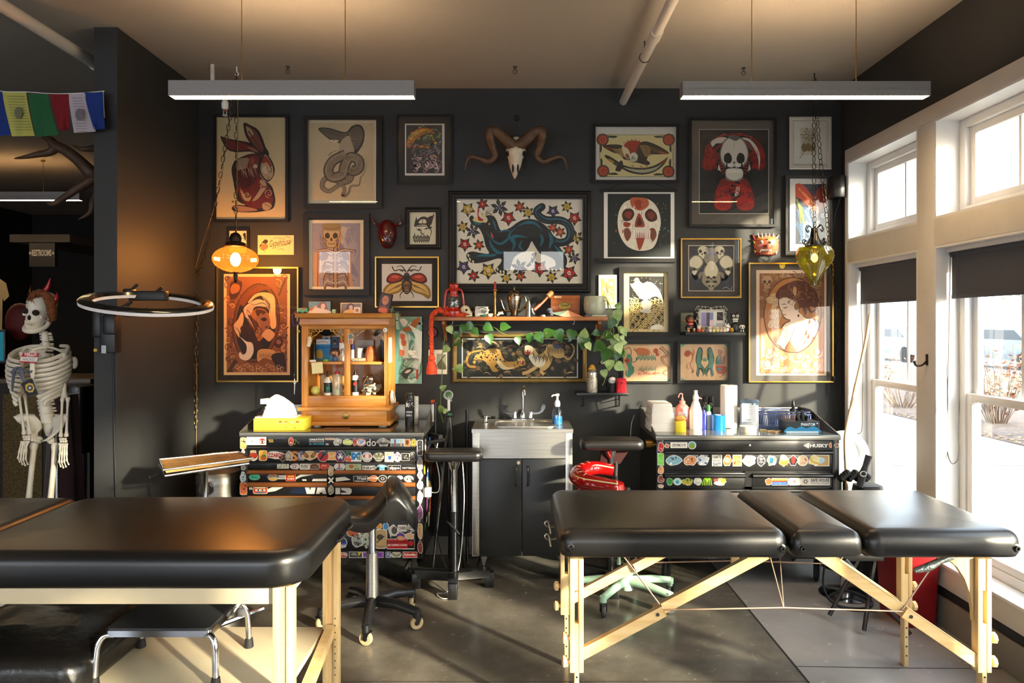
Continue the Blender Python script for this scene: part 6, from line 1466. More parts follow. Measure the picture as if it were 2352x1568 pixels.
small_skull(1070,727,4.45,27,'small cream animal skull in front of the red lantern',50)
SKC=mat('grey blue ceramic','#59626e',.3,var=.4,scale=40,coat=.4)
small_skull(1263,725,4.47,19,'small grey blue skull figurine in front of the cigar box',20,SKC,'skull_figurine')
u=4.5/F
q=(PX(1107,4.5),4.5,zs);tn=thing('painted_tin','pale tin with a grey eye printed on it, behind the green ring','tin',q)
MB().loft([[(q[0]+a_,4.46+b_,z)for a_,b_ in rr(-15*u,15*u,0,.03,.008,4)]for z in(zs,zs+23*u)]).build('tin',mat('pale tin','#b5b4ac',.4,.2),tn)
A=Art.wall(4.459);A.b('#8a8a86',(1096,716),(1108,710),(1120,715),(1108,720));A.e('#2f2f2e',1109,715,3.4);A.s('#3d3c3a',2,(1094,712),(1107,706),(1121,711));A.e('#e8e8e4',1110,714,1);A.b('#a39c92',(1092,706),(1098,704),(1096,724),(1091,724));A.build('eye_print',INK,tn,sm=0)
MB().torus(P(1109,724.6,4.44),.014,.0055,18,8,M.Rotation(R(8),3,'X')).solo('green_ring',mat('green glass','#0f5a44',.1,coat=.5),'dark green ring lying in front of the eye tin','ring')
MB().sph(P(1088,717,4.5),(.017,.017,.024)).solo('red_ornament',MASKR,'red ornament between the cream skull and the eye tin','ornament')
b=MB();b.lathe([(0,0),(.012,0),(.019,.01),(.021,.02),(.019,.018),(.010,.008),(0,.006)],(PX(1125,4.44),4.44,zs),14);b.tube(crv([P(1119,722,4.44),P(1121,712,4.44),P(1118,709,4.44)],4),.0035,6);b.tube([P(1121,714,4.44),P(1124,711,4.44)],.003,5)
b.solo('bone_piece',BONE,'cream bone piece left of the candlestick','bone')
b=MB();b.tube(crv([P(1142,724,4.45),P(1150,719,4.45),P(1156,721,4.45)],4),[.006,.007,.005],8)
for i in range(4):b.tube([P(1145+i*3,721-i*.4,4.448),P(1145+i*3.2,716-i*.5,4.448)],[.003,.0015],5)
b.solo('bone_piece',BONE,'toothed jaw bone piece right of the candlestick','bone')
c0=(PX(1137,4.47),4.47,zs);t=thing('brass_candlestick','slender brass candlestick holding a red candle on the wooden shelf','candlestick',c0)
lz([(0,0),(5,0),(5,2),(3.4,4),(2.6,10),(3.6,14),(2.4,18),(2,28),(3,38),(2,44),(3.2,50),(3.2,58),(6,60.5),(6,62),(0,62)],c0,BRASS,'stem',t)
lz([(0,60),(2.6,60),(2.4,80),(0,81)],c0,mat('red wax','#a5121c',.4,sss=.1),'candle',t)
c0=(PX(1181,4.49),4.49,zs+.006);u=4.49/F
t=thing('coffee_pot','tall ornate tarnished silver coffee pot with a long thin spout','coffee pot',c0)
SILV=mat('tarnished silver','#8a7a68',.22,1,var=.4,scale=26,bump=.35,bscale=160)
lz([(0,0),(9,0),(10,2),(7,4),(9,10),(13,20),(15.5,34),(16,44),(14.5,47),(15,49),(0,49)],c0,SILV,'body',t,n=28)
lz([(0,48),(14,48),(13,52),(8,57),(4,59),(2,60),(1.6,63),(3,66),(1.5,70),(0,71)],c0,SILV,'lid',t,n=24)
MB().tube(crv([V(c0)+V((a_*u,0,b_*u))for a_,b_ in((-9,12),(-20,12),(-26,22),(-30,36),(-36,41))],6),[3.4*u,2.6*u,1.6*u,1.2*u,1.1*u],8).build('spout',SILV,t)
MB().tube(crv([V(c0)+V((a_*u,0,b_*u))for a_,b_ in((14,42),(22,44),(27,38),(26,26),(20,16),(12,12))],6),1.5*u,8).build('handle',SILV,t)
c0=(PX(1214,4.46),4.46,zs);t=thing('oil_can','thin grey metal oil can with a curved spout, right of the coffee pot','oil can',c0);u=4.46/F
lz([(0,0),(6.4,0),(6.4,26),(4.5,32),(3.6,38),(2,40),(0,40)],c0,STEELD,'body',t);MB().tube(crv([V(c0)+V((a_*u,0,b_*u))for a_,b_ in((0,39),(-1,44),(-5,47),(-10,46))],5),1*u,6).build('spout',STEELD,t)
MB().bx(PX(1142,4.45),PX(1290,4.45),4.45,4.53,zs,zs+.006,.002).solo('dark_tray',BLKM,'flat black tray under the coffee pot on the shelf','tray')
WD=wood('dark wood handle','#6b2f12','#9a5626',0,.35,6,.3)
t=thing('wooden_pipe','carved wooden pipe leaning against the cigar box','pipe',P(1240,722,4.5))
MB().tube([P(1226,712,4.45),P(1240,700,4.47)],.012,10).build('grip',WD,t);MB().tube([P(1240,700,4.47),P(1244,697,4.475),P(1256,684,4.5),P(1261,678,4.51)],[.009,.0085,.009,.01],10).build('stem',WD,t)
MB().tube([P(1258,681,4.505),P(1268,671,4.52)],.0175,14).build('pale_end',mat('pale wood','#b9834a',.5,var=.1),t)
MB().tube(crv([P(1226,712,4.45),P(1222,708,4.445),P(1224,717,4.445),P(1228,722,4.445)],4),.005,6).build('clip',STEEL,t)
for px,w_,l_ in((1243,5,'small grey pebble'),(1249,4,'tiny pale pebble')):MB().sph(P(px,725,4.44),(w_*.0028,.01,.008)).solo('pebble',STEELD if px<1245 else BONE,l_+' on the dark tray before the pipe','pebble')
t=thing('cigar_box','orange brown wooden cigar box standing upright on the shelf','box',(PX(1299,4.53),4.53,zs));x0,x1=PX(1265,4.52),PX(1332,4.52);zt=PZ(678,4.52)
CIG=wood('cedar','#8e4515','#b1642a',0,.45,4,.2)
MB().bx(x0,x1,4.52,4.57,zs,zt,.003).build('box',CIG,t)
A=Art.wall(4.5195);A.e('#2a2416',1297,702,14.5,9.5,n=28);A.e('#b5993a',1297,702,13.8,8.8,n=28);A.t('#2a2110','GISPERT',1288,699,1308,704.5,.02);A.s('#2a2110',1.3,(1286,699),(1297,694.5),(1308,699));A.s('#2a2110',.9,(1289,708),(1297,709.5),(1306,708));A.r('#d7b48c',1273,679.5,1290,684);A.build('box_label',INK,t,sm=0)
t=thing('paper_polyhedron','faceted paper shape in mint and salmon lying on the shelf','paper model',P(1300,727,4.44))
p0,p1,p2,p3,p4,p5,p6=P(1265,719,4.47),P(1305,712,4.45),P(1339,727,4.45),P(1299,728,4.425),P(1284,724.5,4.44),P(1310,727,4.43),P(1320,727,4.50)
f=MB();f.col('#8fae98').face([p0,p1,p4]);f.col('#e8c9a8').face([p1,p3,p4]);f.col('#e6b793').face([p1,p5,p3]);f.col('#c97f58').face([p1,p2,p5]);f.col('#7a4a38').face([p0,p4,p6]);f.col('#b87850').face([p1,p6,p2]);f.col('#7fa08c').face([p0,p6,p1]);f.build('facets',INK,t,sm=0)
c0=(PX(1366,4.48),4.48,zs+.014);u=4.48/F
t=thing('potted_vine','pale green plant pot with a long trailing pothos vine on the shelf end','plant',(c0[0],c0[1],zs))
POT=mat('sage glazed pot','#a8ad97',.3,var=.08,coat=.3,scale=12)
lz([(0,0),(17,0),(22,4),(25,12),(25.5,24),(24.5,38),(23,42),(22,38),(22.5,30),(0,30)],c0,POT,'pot',t,n=32)
MB().bx(PX(1344,4.46),PX(1392,4.46),4.43,4.53,zs,zs+.013,.003).build('saucer',POT,t);MB().bx(PX(1346,4.43),PX(1360,4.43),4.428,4.431,zs+.004,zs+.011).build('sensor_display',mat('blue display','#27324a',.3),t)
MB().lathe([(0,30*u),(21*u,30*u),(21*u,32*u),(0,34*u)],c0,20).build('soil',mat('soil','#2a1d14',.95),t)
STEM=mat('vine stem','#6e7a38',.6)
LEAFM=[mat('pothos leaf','#2f5a1e',.32,var=.3,scale=14,coat=.2),mat('variegated leaf','#4f7a34',.35,var=.5,scale=16,col2='#a9bd7c')]
vines=[[(1362,700,4.48),(1378,682,4.46),(1392,684,4.44),(1398,705,4.43),(1400,735,4.43),(1410,760,4.44),(1405,790,4.47),(1398,830,4.5),(1390,870,4.5),(1383,885,4.48)],[(1366,698,4.5),(1386,680,4.5),(1400,700,4.5),(1412,730,4.5),(1420,760,4.5),(1424,790,4.52),(1418,820,4.54),(1412,842,4.55),(1410,815,4.55)],[(1370,700,4.46),(1392,690,4.42),(1397,715,4.41),(1405,745,4.43),(1398,765,4.44),(1385,773,4.46),(1365,765,4.5),(1345,774,4.52),(1320,772,4.53),(1290,758,4.54),(1260,764,4.54),(1230,763,4.54),(1200,770,4.53),(1170,770,4.53),(1150,763,4.53),(1130,750,4.53),(1085,745,4.53),(1055,747,4.52),(1030,752,4.5),(1022,775,4.49),(1016,810,4.47),(1016,850,4.46),(1013,900,4.46),(1012,945,4.46),(1018,970,4.48)],]
for k,v in enumerate(vines):MB().tube(crv([P(*p)for p in v],5),.0028,6).build('vine',STEM,t)
LV=[(1034,757,20,-60,1),(1050,786,24,210,0),(1063,755,22,250,0),(1080,750,24,-30,0),(1092,762,20,-50,0),(1122,752,24,-30,0),(1124,778,24,-70,0),(1160,750,24,0,0),(1190,782,20,-70,0),(1217,776,22,260,0),(1240,775,26,-60,0),(1262,764,28,20,0),(1284,770,30,-70,0),(1312,770,28,250,0),(1342,765,24,80,1),(1340,785,34,265,0),(1352,795,20,-60,1),(1370,765,18,-40,0),(1375,795,30,220,0),(1392,770,26,200,0),(1404,742,26,240,0),(1414,735,28,-75,1),(1420,722,26,-70,1),(1421,704,18,-60,1),(1429,756,20,20,1),(1434,762,20,-60,1),(1418,775,18,-55,1),(1430,776,14,-60,1),(1427,785,26,-5,1),(1422,800,26,-65,1),(1418,812,32,250,0),(1405,800,24,180,1),(1378,800,16,200,1),(1392,815,34,240,0),(1400,838,26,270,1),(1424,842,26,-30,1),(1388,858,20,-80,1),(1431,812,20,-80,1),(1400,770,22,100,1),(1408,785,18,-100,1),(1024,802,20,220,1),(1052,846,24,180,1),(1048,770,18,250,0),(1018,890,16,40,1),(1030,910,24,-50,0),(1012,940,18,240,1),(1025,945,14,-20,1)]
for k,(x,y,L,a_,vg)in enumerate(LV):
 dd=4.47 if x>1360 or x<1045 else 4.49;dd-=rnd.uniform(0,.05)
 d_=V((math.cos(R(a_)),rnd.uniform(-.35,.1),math.sin(R(a_))))
 l=MB().leaf(P(x,y,dd)-d_*L*.4*dd/F,d_,(rnd.uniform(-.4,.4),-1,rnd.uniform(.1,.6)),L*dd/F,L*.95*dd/F,.16)
 l.build('leaf',LEAFM[vg],t,sm=80)
 # small black shelf with jar
dq=4.46;zq=PZ(902,dq)
t=thing('bracket_shelf','small black bracket shelf with a jar, below the trailing plant','shelf',(PX(1384,dq),dq,zq))
MB().bx(PX(1324,dq),PX(1443,dq),dq,D,zq-.02,zq,.002).build('board',BLKM,t)
for px in(1338,1420):
 x=PX(px,4.5);w_=.012
 b=MB();b.bx(x,x+w_,D-.004,D,zq-.11,zq-.02);b.tube([(x+.006,D-.004,zq-.105),(x+.006,4.5,zq-.09),(x+.006,4.485,zq-.022)],.004,6);b.tube([(x+.006,D-.004,zq-.06),(x+.006,4.52,zq-.05),(x+.006,4.515,zq-.022)],.003,6);b.build('bracket',BLKM,t)
c0=(PX(1360,4.5),4.5,zq)
t=thing('glass_jar','patterned glass jar with a metal rim on the small black shelf','jar',c0)
lz([(0,0),(11.5,0),(12.5,3),(12.5,26),(11.5,34),(10,40),(0,41)],c0,mat('patterned silver glass','#a8a393',.25,.5,var=.6,scale=110,bump=.8,bscale=130),'body',t,n=24);lz([(0,40),(11,40),(11,46),(9,47),(0,47)],c0,STEEL,'rim',t)
b=MB();b.lathe([(0,.136),(.024,.136),(.03,.152),(.026,.146),(0,.142)],c0,9);b.build('cup_liner',mat('pleated liner','#8e8778',.6),t)
b=MB();
for q in((0,0,.165,.018),(-.014,-.004,.155,.012),(.012,.002,.157,.012)):b.sph(V(c0)+V(q[:3]),q[3])
b.solo('yellow_toy',mat('yellow foam','#c9922a',.6,var=.2),'small lumpy yellow toy sitting on top of the glass jar','toy')
c0=(PX(1406,4.5),4.5,zq)
t=thing('coffin_doll','small black doll with a round white face in a coffin shaped box','doll',c0)
b=MB();b.prism([P(x,y,4.53)for x,y in((1398,901),(1394,884),(1400,866),(1412,863),(1420,872),(1418,901))],(0,.05,0));b.build('coffin_box',BLK,t)
MB().sph(P(1406,873,4.5),(.027,.02,.023)).build('head',WHITE,t);MB().lathe([(0,0),(.022,0),(.025,.03),(.018,.055),(0,.06)],c0,14).build('robe',mat('black cloth','#161618',.8),t)
b=MB();b.sph(P(1399,872,4.482),.0035);b.sph(P(1412,876,4.482),.0035);b.sph(P(1407,873.5,4.479),(.005,.003,.002));b.build('eyes',BLK,t)
t=thing('red_monster_figure','furry bright red monster figure at the right end of the small black shelf','figurine',(PX(1427,4.48),4.48,zq))
FUR=mat('red fur','#c01a2a',.8,var=.4,scale=70,bump=1,bscale=120)
b=MB();b.loft([[(PX(1427,4.48)+a_*s_,4.48+b_*s_,zq+h)for a_,b_ in rr(-.034,.034,-.022,.022,.012,3)]for h,s_ in((0,1),(.03,.96),(.05,.92),(.08,.98),(.092,.8))]);b.build('body',FUR,t)
b=MB()
for i in range(7):b.tube([P(1420+i*2.4,875,4.48),P(1418+i*2.8,867,4.475)],[.005,.001],5)
b.build('tuft',mat('pink fur','#d2418a',.8),t);e=MB();e.sph(P(1429,879,4.456),.004);e.build('eye',BLK,t)
t=thing('skull_charm','small white skull charm hung among the vine leaves above the jar','charm',P(1384,832,4.5));MB().sph(P(1384,832,4.5),(.013,.01,.012)).build('skull',WHITE,t);b=MB();b.sph(P(1382,832,4.49),.0035);b.sph(P(1386,831,4.49),.0035);b.sph(P(1378,834,4.505),(.012,.008,.008));b.build('bow',mat('dark red bow','#4a1414',.6),t);MB().tube([P(1384,830,4.5),P(1390,800,4.5)],.001,4).build('thread',CORD,t)
# tiny shelf of figurines
df=4.5;zf=PZ(762.5,df)
MB().bx(PX(1572,df),PX(1709,df),df-.03,D,zf-.022,zf,.002).solo('floating_shelf',BLKM,'small black floating shelf crowded with figurines left of the framed bare-shouldered woman','shelf')
def fig(name,label,cat,px,parts,grp=None):
 """parts: (part name, colour, [(dx px, h px, rx, ry, rz px)...])"""
 t=thing(name,label,cat,(PX(px,df),df,zf),grp);u=df/F
 for nm,c,l in parts:
  b=MB()
  for dx,h,rx,ry,rz,*o in l:b.sph((PX(px,df)+dx*u,df-(o[0]*u if o else 0),zf+h*u),(rx*u,ry*u,rz*u),12,8)
  b.build(nm,mat('toy '+c,c,.4,var=.1),t)
fig('monkey_doll','brown doll with a red open mouth at the left end of the figurine shelf','doll',1584,[('body','#2a140e',[(0,10,10,7,10)]),('head','#351a10',[(0,30,10,8,10)]),('face','#a05a34',[(0,27,6.5,3,5,7),(-12,26,3.5,2,2.5),(11,26,3.5,2,2.5)]),('mouth','#a8141a',[(0,19,7.5,4,4,6)]),('teeth','#d8cfc0',[(0,18.5,5,2,1.2,9)]),('eye','#16100c',[(-3,29,1.3,1,1.3,10),(3,29,1.3,1,1.3,10)])])
MB().bx(PX(1569,df),PX(1598,df),4.56,4.6,zf,PZ(718,4.56),.003).solo('small_box',mat('olive card box','#5d6250',.6,var=.2),'olive grey box standing behind the brown doll','box')
tiny=[(1579,'#b98a52',9,'tan'),(1592,'#8a4a24',8,'brown'),(1603,'#b0442c',14,'red and cream'),(1611,'#a4622c',11,'amber'),(1620,'#5c5a60',11,'grey'),(1628.5,'#d8cfc0',11,'white and black'),(1636.5,'#cfc486',11,'pale yellow'),(1645,'#c8b870',12,'yellow capped'),(1653.5,'#d8b8a0',11,'pinkish'),(1661,'#dcd2ae',11,'cream')]
for px,c,h,w_ in tiny:
 fig('mini_figurine','tiny '+w_+' animal figurine in the row along the front edge of the shelf','figurine',px,[('body',c,[(0,h*.3,h*.38,h*.34,h*.34,8)]),('head',c if h%2 else '#e6dcc8',[(0,h*.75,h*.33,h*.3,h*.3,9),(-h*.22,h*1.02,h*.1,h*.1,h*.12,9),(h*.22,h*1.02,h*.1,h*.1,h*.12,9)]),('eye','#1a1512',[(-h*.13,h*.78,.7,.6,.8,9+h*.28),(h*.13,h*.78,.7,.6,.8,9+h*.28)])],'tiny figurines on the black floating shelf')
fig('lucky_cat','white beckoning cat figurine on the figurine shelf, left of the black cat','figurine',1668,[('body','#e9e2d6',[(0,6,5.5,5,6,6)]),('head','#ece6dc',[(0,14,5,4.5,4.5,6),(-3.4,18.5,1.5,1.2,2,6),(3.4,18.5,1.5,1.2,2,6),(6,12,1.8,1.8,3.4,6)]),('collar','#a82a22',[(0,10,3.6,4.4,1,6.6)])])
fig('golden_figurine','small golden figurine at the foot of the black cat','figurine',1678,[('body','#b07a22',[(0,4.5,5,4.5,4.8,8)]),('head','#d09a3a',[(0,8,3,3,2.4,10)])])
fig('black_cat_figure','tall black cat figure with big white eyes and grin on the figurine shelf','figurine',1687,[('body','#101012',[(0,10,9,6,12),(6,14,3,3,9)]),('head','#121214',[(0,34,9.5,7,9),(-7.5,43,2.6,2,4),(7.5,43,2.6,2,4)]),('eye_white','#e8e4da',[(-4,37,3,1.6,3.4,6),(5,37,3,1.6,3.4,6)]),('grin','#dcd6ca',[(0,29.5,7.5,2,2.2,5.4),(0,25,5,1.8,1.6,6),(-4,25,2,1.6,2.2,6),(4,25,2,1.6,2.2,6)]),('pupil','#0c0c0c',[(-3.8,36.6,1.1,1,2,7.4),(4.8,36.6,1.1,1,2,7.4)])])
fig('panda_figure','small black and white panda faced figure at the right end of the figurine shelf','figurine',1703.5,[('body','#18181a',[(0,5,4,3.5,5)]),('head','#e6e2da',[(0,12,7,5,5,2)]),('patches','#101012',[(-3,11.6,1.9,1.4,1.7,6),(3,11.6,1.9,1.4,1.7,6),(-5,17.5,2.4,2,2),(5,17.5,2.4,2,2)]),('leg','#dedad0',[(-2.6,3,1.4,1.4,3,3),(3,3,1.4,1.4,3,3)])])
dp=4.555;u=dp/F
t=thing('ornate_photo_frame','ornate silver frame with a floral crest at the centre of the figurine shelf','photo frame',(PX(1632,dp),dp,zf))
def pf(x,y):return P(1550+x*.07653,680+y*.07653,dp)
SLV=mat('antique silver','#a9a598',.35,.8,var=.25,scale=60)
b=MB()
for a_,c_ in(((720,420),(1470,420)),((730,420),(740,1080)),((1465,420),(1480,1080)),((735,1075),(1480,1075))):b.beam(pf(*a_),pf(*c_),.006,.012)
b.build('rim',SLV,t)
b=MB()
for q in([(720,420),(660,330),(700,290),(740,320),(700,340)],[(720,390),(800,360),(870,310),(980,310),(1080,370)],[(640,420),(610,390),(640,360),(690,380)],[(1470,420),(1520,340),(1480,295),(1440,320),(1480,340)],[(1450,390),(1380,350),(1300,305),(1200,320),(1100,370)],[(1530,430),(1575,400),(1550,360),(1500,380)],[(720,900),(640,800),(640,690),(700,560),(690,480)],[(1480,900),(1560,760),(1520,640),(1540,520),(1500,470)]):b.tube(crv([pf(*p)for p in q],5),.0022,6)
for x,y,r in((1085,370,.0085),(675,690,.007),(1520,690,.007)):b.sph(pf(x,y),(r,.005,r));b.torus(pf(x,y)-V((0,.004,0)),r*.6,.0016,12,5,M.Rotation(R(90),3,'X'))
for x,y in((920,340),(1250,345),(810,310),(1380,310),(660,490),(1530,500)):b.sph(pf(x,y),(.006,.003,.004))
b.build('scrollwork',SLV,t)
A=Art.wall(dp-.001,(1550,680,.07653));A.r('#c8c4c4',745,430,1465,1070);A.r('#8f86b0',790,490,950,900);A.r('#4c4a58',950,490,1050,900);A.r('#7d88a8',1050,490,1150,900);A.b('#e0c4cc',(1055,700),(1080,720),(1120,720),(1150,695),(1145,890),(1050,890));A.r('#dfe2e0',1160,450,1245,1070);A.r('#e2d8cc',1245,450,1465,800);A.r('#2c2724',1262,475,1450,725);A.s('#8a8078',12,(1280,540),(1370,620),(1440,660));A.r('#b9c4c8',1240,810,1400,1070);A.build('photos',INK,t,sm=0)
# wooden curio cabinet on the sticker chest
dc=4.25;zl=ZGL+.008
def cx(z):return PX(670+z*.22965,dc)
def cz(z):return PZ(640+z*.22965,dc)+(zl-PZ(640+1455*.22965,dc))*max(0,(z-1150)/305)
OAK=wood('golden oak','#a86420','#cf9244',2,.42,4,.2);OAKX=wood('golden oak rail','#a86420','#cf9244',0,.42,4,.2)
t=thing('curio_cabinet','golden oak curio cabinet with two open bays and a drawer, standing on the stickered chest','cabinet',((cx(100)+cx(955))/2,4.4,zl))
yb=4.545
x0,x1=cx(100),cx(955)
b=MB();b.bx(x0,x0+.018,dc,yb,cz(1455)+.02,cz(400));b.bx(x1-.018,x1,dc,yb,cz(1455)+.02,cz(400));b.bx(x0,x1,yb-.012,yb,cz(1455)+.02,cz(400));b.bx(x0,x1,dc+.01,yb,cz(1180)-.012,cz(1172));b.bx(x0,x1,dc+.01,yb,cz(440),cz(420));b.build('carcass',OAK,t)
b=MB();b.bx(x0,cx(165),dc-.004,dc+.016,cz(1455)+.02,cz(400),.002);b.bx(cx(525),cx(585),dc-.003,dc+.012,cz(1168),cz(502),.002);b.bx(cx(945),x1,dc-.004,dc+.016,cz(1455)+.02,cz(400),.002);b.build('stile',OAK,t)
MB().bx(x0,x1,dc-.004,dc+.014,cz(500),cz(400),.002).build('rail',OAKX,t);MB().bx(cx(160),cx(945),dc-.002,dc+.014,cz(1275),cz(1170),.002).build('rail',OAKX,t)
b=MB()
for za,zb_,o in((1312,1275,.022),(1455,1415,.022)):b.bx(x0-o,x1+o,dc-o,yb,cz(za),cz(zb_),.004)
b.build('moulding',OAKX,t)
b=MB();rg=[]
for z,o in((475,.004),(455,.012),(400,.012),(395,.02),(380,.03),(352,.034),(345,.036)):rg.append([(x0-o,dc-o,cz(z)),(x1+o,dc-o,cz(z)),(x1+o,yb,cz(z)),(x0-o,yb,cz(z))])
b.loft(rg);b.build('cornice',OAKX,t,sm=20)
b=MB()
for i in range(60):b.sph((x0-.03+(x1-x0+.06)*i/59,dc-.028,cz(383)),(.005,.004,.005),6,4)
b.build('rope_trim',OAKX,t)
for a_,c_ in((165,525),(585,945)):MB().bx(cx(a_),cx(c_),dc+.02,yb-.012,cz(858),cz(832),.002).build('shelf',OAKX,t)
dr=MB().bx(cx(140),cx(950),dc-.008,dc+.01,cz(1418),cz(1312),.003).build('drawer',OAKX,t);b=MB();b.lathe([(0,0),(.022,0),(.02,.004),(.006,.006),(.007,.014),(0,.015)],(cx(545),dc-.008,cz(1362)),14,M.Rotation(R(90),3,'X'));b.build('knob',BRASS,dr)
FRET=mat('pierced fretwork','#d9aa62',.5)
for a_,c_ in((165,525),(585,945)):
 f=MB();u=.22965*dc/F;y=dc+.008
 for s_,ex in((1,a_),(-1,c_)):
  q=lambda x,z:(cx(ex+s_*x),y,cz(z))
  for k in range(4):f.tube([q(20+k*36+15*math.cos(j*.6),520+k*-2+15*math.sin(j*.6)+(12 if k==0 else 0))for j in range(11)],.0017,4,closed=True)
  for k in range(3):f.tube([q(18+14*math.cos(j*.6),556+k*30+13*math.sin(j*.6))for j in range(11)],.0016,4,closed=True)
  f.tube(crv([q(2,650),q(34,610),(cx(ex+s_*40),y,cz(580)),q(80,560),q(110,530),q(150,505)],5),.002,5)
 f.tube([(cx(a_),y,cz(503)),(cx(c_),y,cz(503))],.0022,5);f.build('fretwork',FRET,t)
for x in(cx(240),cx(900)):MB().lathe([(0,0),(.026,0),(.028,.008),(0,.008)],(x,dc+.03,ZGL),14).build('foot',WHITE,t)
def item(name,label,cat,zx,zz,d,grp=None):
 c=(PX(670+zx*.22965,d),d,cz(zz)if zz>860 else cz(832));return thing(name,label,cat,c,grp),c
zA,zB=cz(832),cz(1172)
def simple(name,label,cat,zx,d,z,pr,m,sub=(),n=16,grp=None):
 """lathe object; sub: (part, profile, material)"""
 c=(PX(670+zx*.22965,d),d,z);tt=thing(name,label,cat,c,grp);k=.22965
 lz([(r*k,h*k)for r,h in pr],c,m,sub[-1]if sub and isinstance(sub[-1],str)else 'body',tt,n=n)
 for s_ in sub:
  if not isinstance(s_,str):lz([(r*k,h*k)for r,h in s_[1]],c,s_[2],s_[0],tt,n=n)
 return tt,c
def plate(x0_,y0_,x1_,y1_,d,thick,m,name,label,cat,draw=None,pm=None):
 """upright card in cabinet zoom coordinates"""
 a_,b_=PX(670+x0_*.22965,d),PX(670+x1_*.22965,d);tt=thing(name,label,cat,((a_+b_)/2,d,PZ(640+y1_*.22965,d)))
 MB().bx(a_,b_,d,d+thick,PZ(640+y1_*.22965,d),PZ(640+y0_*.22965,d),.001).build('card',m,tt)
 if draw:A=Art.wall(d-.0006,ZC5);draw(A);A.build('print',pm or INK,tt,sm=0)
 return tt
CLRP=glass('cloudy plastic','#e9ebe4',.06,.1,'#e6e6dc',.45)
MB().sph((PX(670+235*.22965,4.32),4.32,zB+.029),.029).solo('tennis_ball',mat('tennis felt','#d6d674',.8,var=.1,bump=.5,bscale=300),'pale yellow tennis ball in the lower left bay of the cabinet','ball')
tt,c=simple('ink_bottle','white squeeze bottle with black and green label in the lower left bay','bottle',362,4.32,zB,[(0,0),(38,0),(40,8),(40,140),(26,165),(12,180),(0,180)],WHITE,(('label',[(40.6,25),(40.6,125)],mat('black green label','#12201a',.4)),('cap',[(0,165),(12,165),(10,225),(14,225),(12,240),(0,242)],BLK)))
A=Art.wall(4.32-.0295,ZC5);A.t('#2fb58a','W',345,1080,380,1115,.03);A.s('#2fb58a',4,(345,1125),(380,1125));A.build('emblem',INK,tt,sm=0)
tt,c=simple('squeeze_bottle','cloudy clear squeeze bottle with a red cap and bent straw in the lower left bay','bottle',457,4.31,zB,[(0,0),(48,0),(52,8),(52,195),(44,210),(22,214),(0,214)],CLRP,(('liquid',[(0,4),(48,4),(48,62),(0,62)],mat('pale liquid','#c9cab2',.2)),('cap',[(0,214),(24,214),(20,240),(0,242)],mat('red cap','#a81a22',.4))))
MB().tube(crv([V(c)+V((a_*.00062,0,h*.00062))for a_,h in((0,238),(0,275),(-6,296),(-14,290),(-14,276))],4),.0026,6).build('straw',MATS['red cap'],tt)
simple('plain_bottle','clear bottle behind the green labelled bottle in the lower left bay','bottle',318,4.42,zB,[(0,0),(34,0),(34,170),(20,190),(0,190)],CLRP)
tt,c=simple('black_ink_bottle','black labelled bottle with a pointed cap in the lower right bay','bottle',635,4.32,zB,[(0,0),(34,0),(34,160),(30,190),(14,200),(0,200)],WHITE,(('label',[(34.6,30),(34.6,150)],BLK),('cap',[(0,196),(16,196),(14,225),(6,240),(3,265),(0,266)],BLK)))
A=Art.wall(4.32-.026,ZC5);A.b('#b02a22',(620,1040),(640,1030),(655,1050),(635,1068),(615,1058));A.build('emblem',INK,tt,sm=0)
c=(PX(670+800*.22965,4.36),4.36,zB);u=.22965*4.36/F
t2=thing('lidded_glass_jar','tilted round glass jar of pale chips with a chrome lid in the lower right bay','jar',c)
lz([(r*.22965,h*.22965)for r,h in((60,2),(95,30),(108,80),(104,130),(80,180),(50,205))],c,glass('jar glass','#eef2f0',.09),'bowl',t2,n=24)
f=MB()
for i in range(95):
 a_,r_,h=rnd.uniform(0,6.3),88*math.sqrt(rnd.random()),rnd.uniform(8,100);p=V(c)+V((r_*u*math.cos(a_),r_*u*math.sin(a_),h*u))
 f.box(p,(.022,.006,.012),M.Rotation(rnd.uniform(0,3),3,V((rnd.random(),rnd.random(),rnd.random()+.1))))
o=f.build('chips',mat('pale chips','#d8cfbc',.5,var=.2),t2);o['kind']='stuff'
rot=M.Rotation(R(58),3,'X')@M.Rotation(R(0),3,'Y');rot=M.Rotation(R(-28),3,'Y')@M.Rotation(R(55),3,'X')
b=MB();b.lathe([(0,-.01),(.036,-.01),(.038,0),(.034,.008),(.01,.016),(.006,.03),(.016,.036),(.016,.044),(0,.047)],(PX(670+765*.22965,4.28),4.29,cz(1015)),20,rot);b.build('lid',CHROME,t2)
def d_bag(a):a.rr('#2f8fd0',245,610,385,760,8);a.r('#e8eef2',245,605,385,655);a.t('#1d5fae','Jackpot',250,670,380,700,.03);a.t('#2f9ad8','smart',250,652,305,666,.02);a.b('#d8b04a',(250,720),(300,715),(310,790),(250,790));a.s('#222',3,(260,640),(310,628),(370,645))
plate(245,600,385,825,4.42,.03,mat('blue bag','#3a8cc4',.35,var=.1),'snack_bag','blue and white lettered bag in the upper left bay of the cabinet','bag',d_bag)
def d_saint(a):a.r('#26313f',388,580,472,700);a.b('#4a6a88',(405,600),(430,590),(455,605),(460,700),(400,700));a.e('#c8a488',430,635,16,22);a.b('#3a2a20',(412,615),(430,602),(448,615),(452,660),(442,640),(418,640),(410,660))
plate(388,575,472,825,4.45,.004,PAPERM,'photo_card','dark card with a bearded head portrait in the upper left bay','photo card',d_saint)
def d_pbw(a):a.r('#e9e6de',306,570,384,640);a.b('#3a3835',(330,600),(350,590),(368,600),(370,640),(328,640))
plate(306,570,384,825,4.48,.004,PAPERM,'photo_card','small black and white card behind the blue bag','photo card',d_pbw)
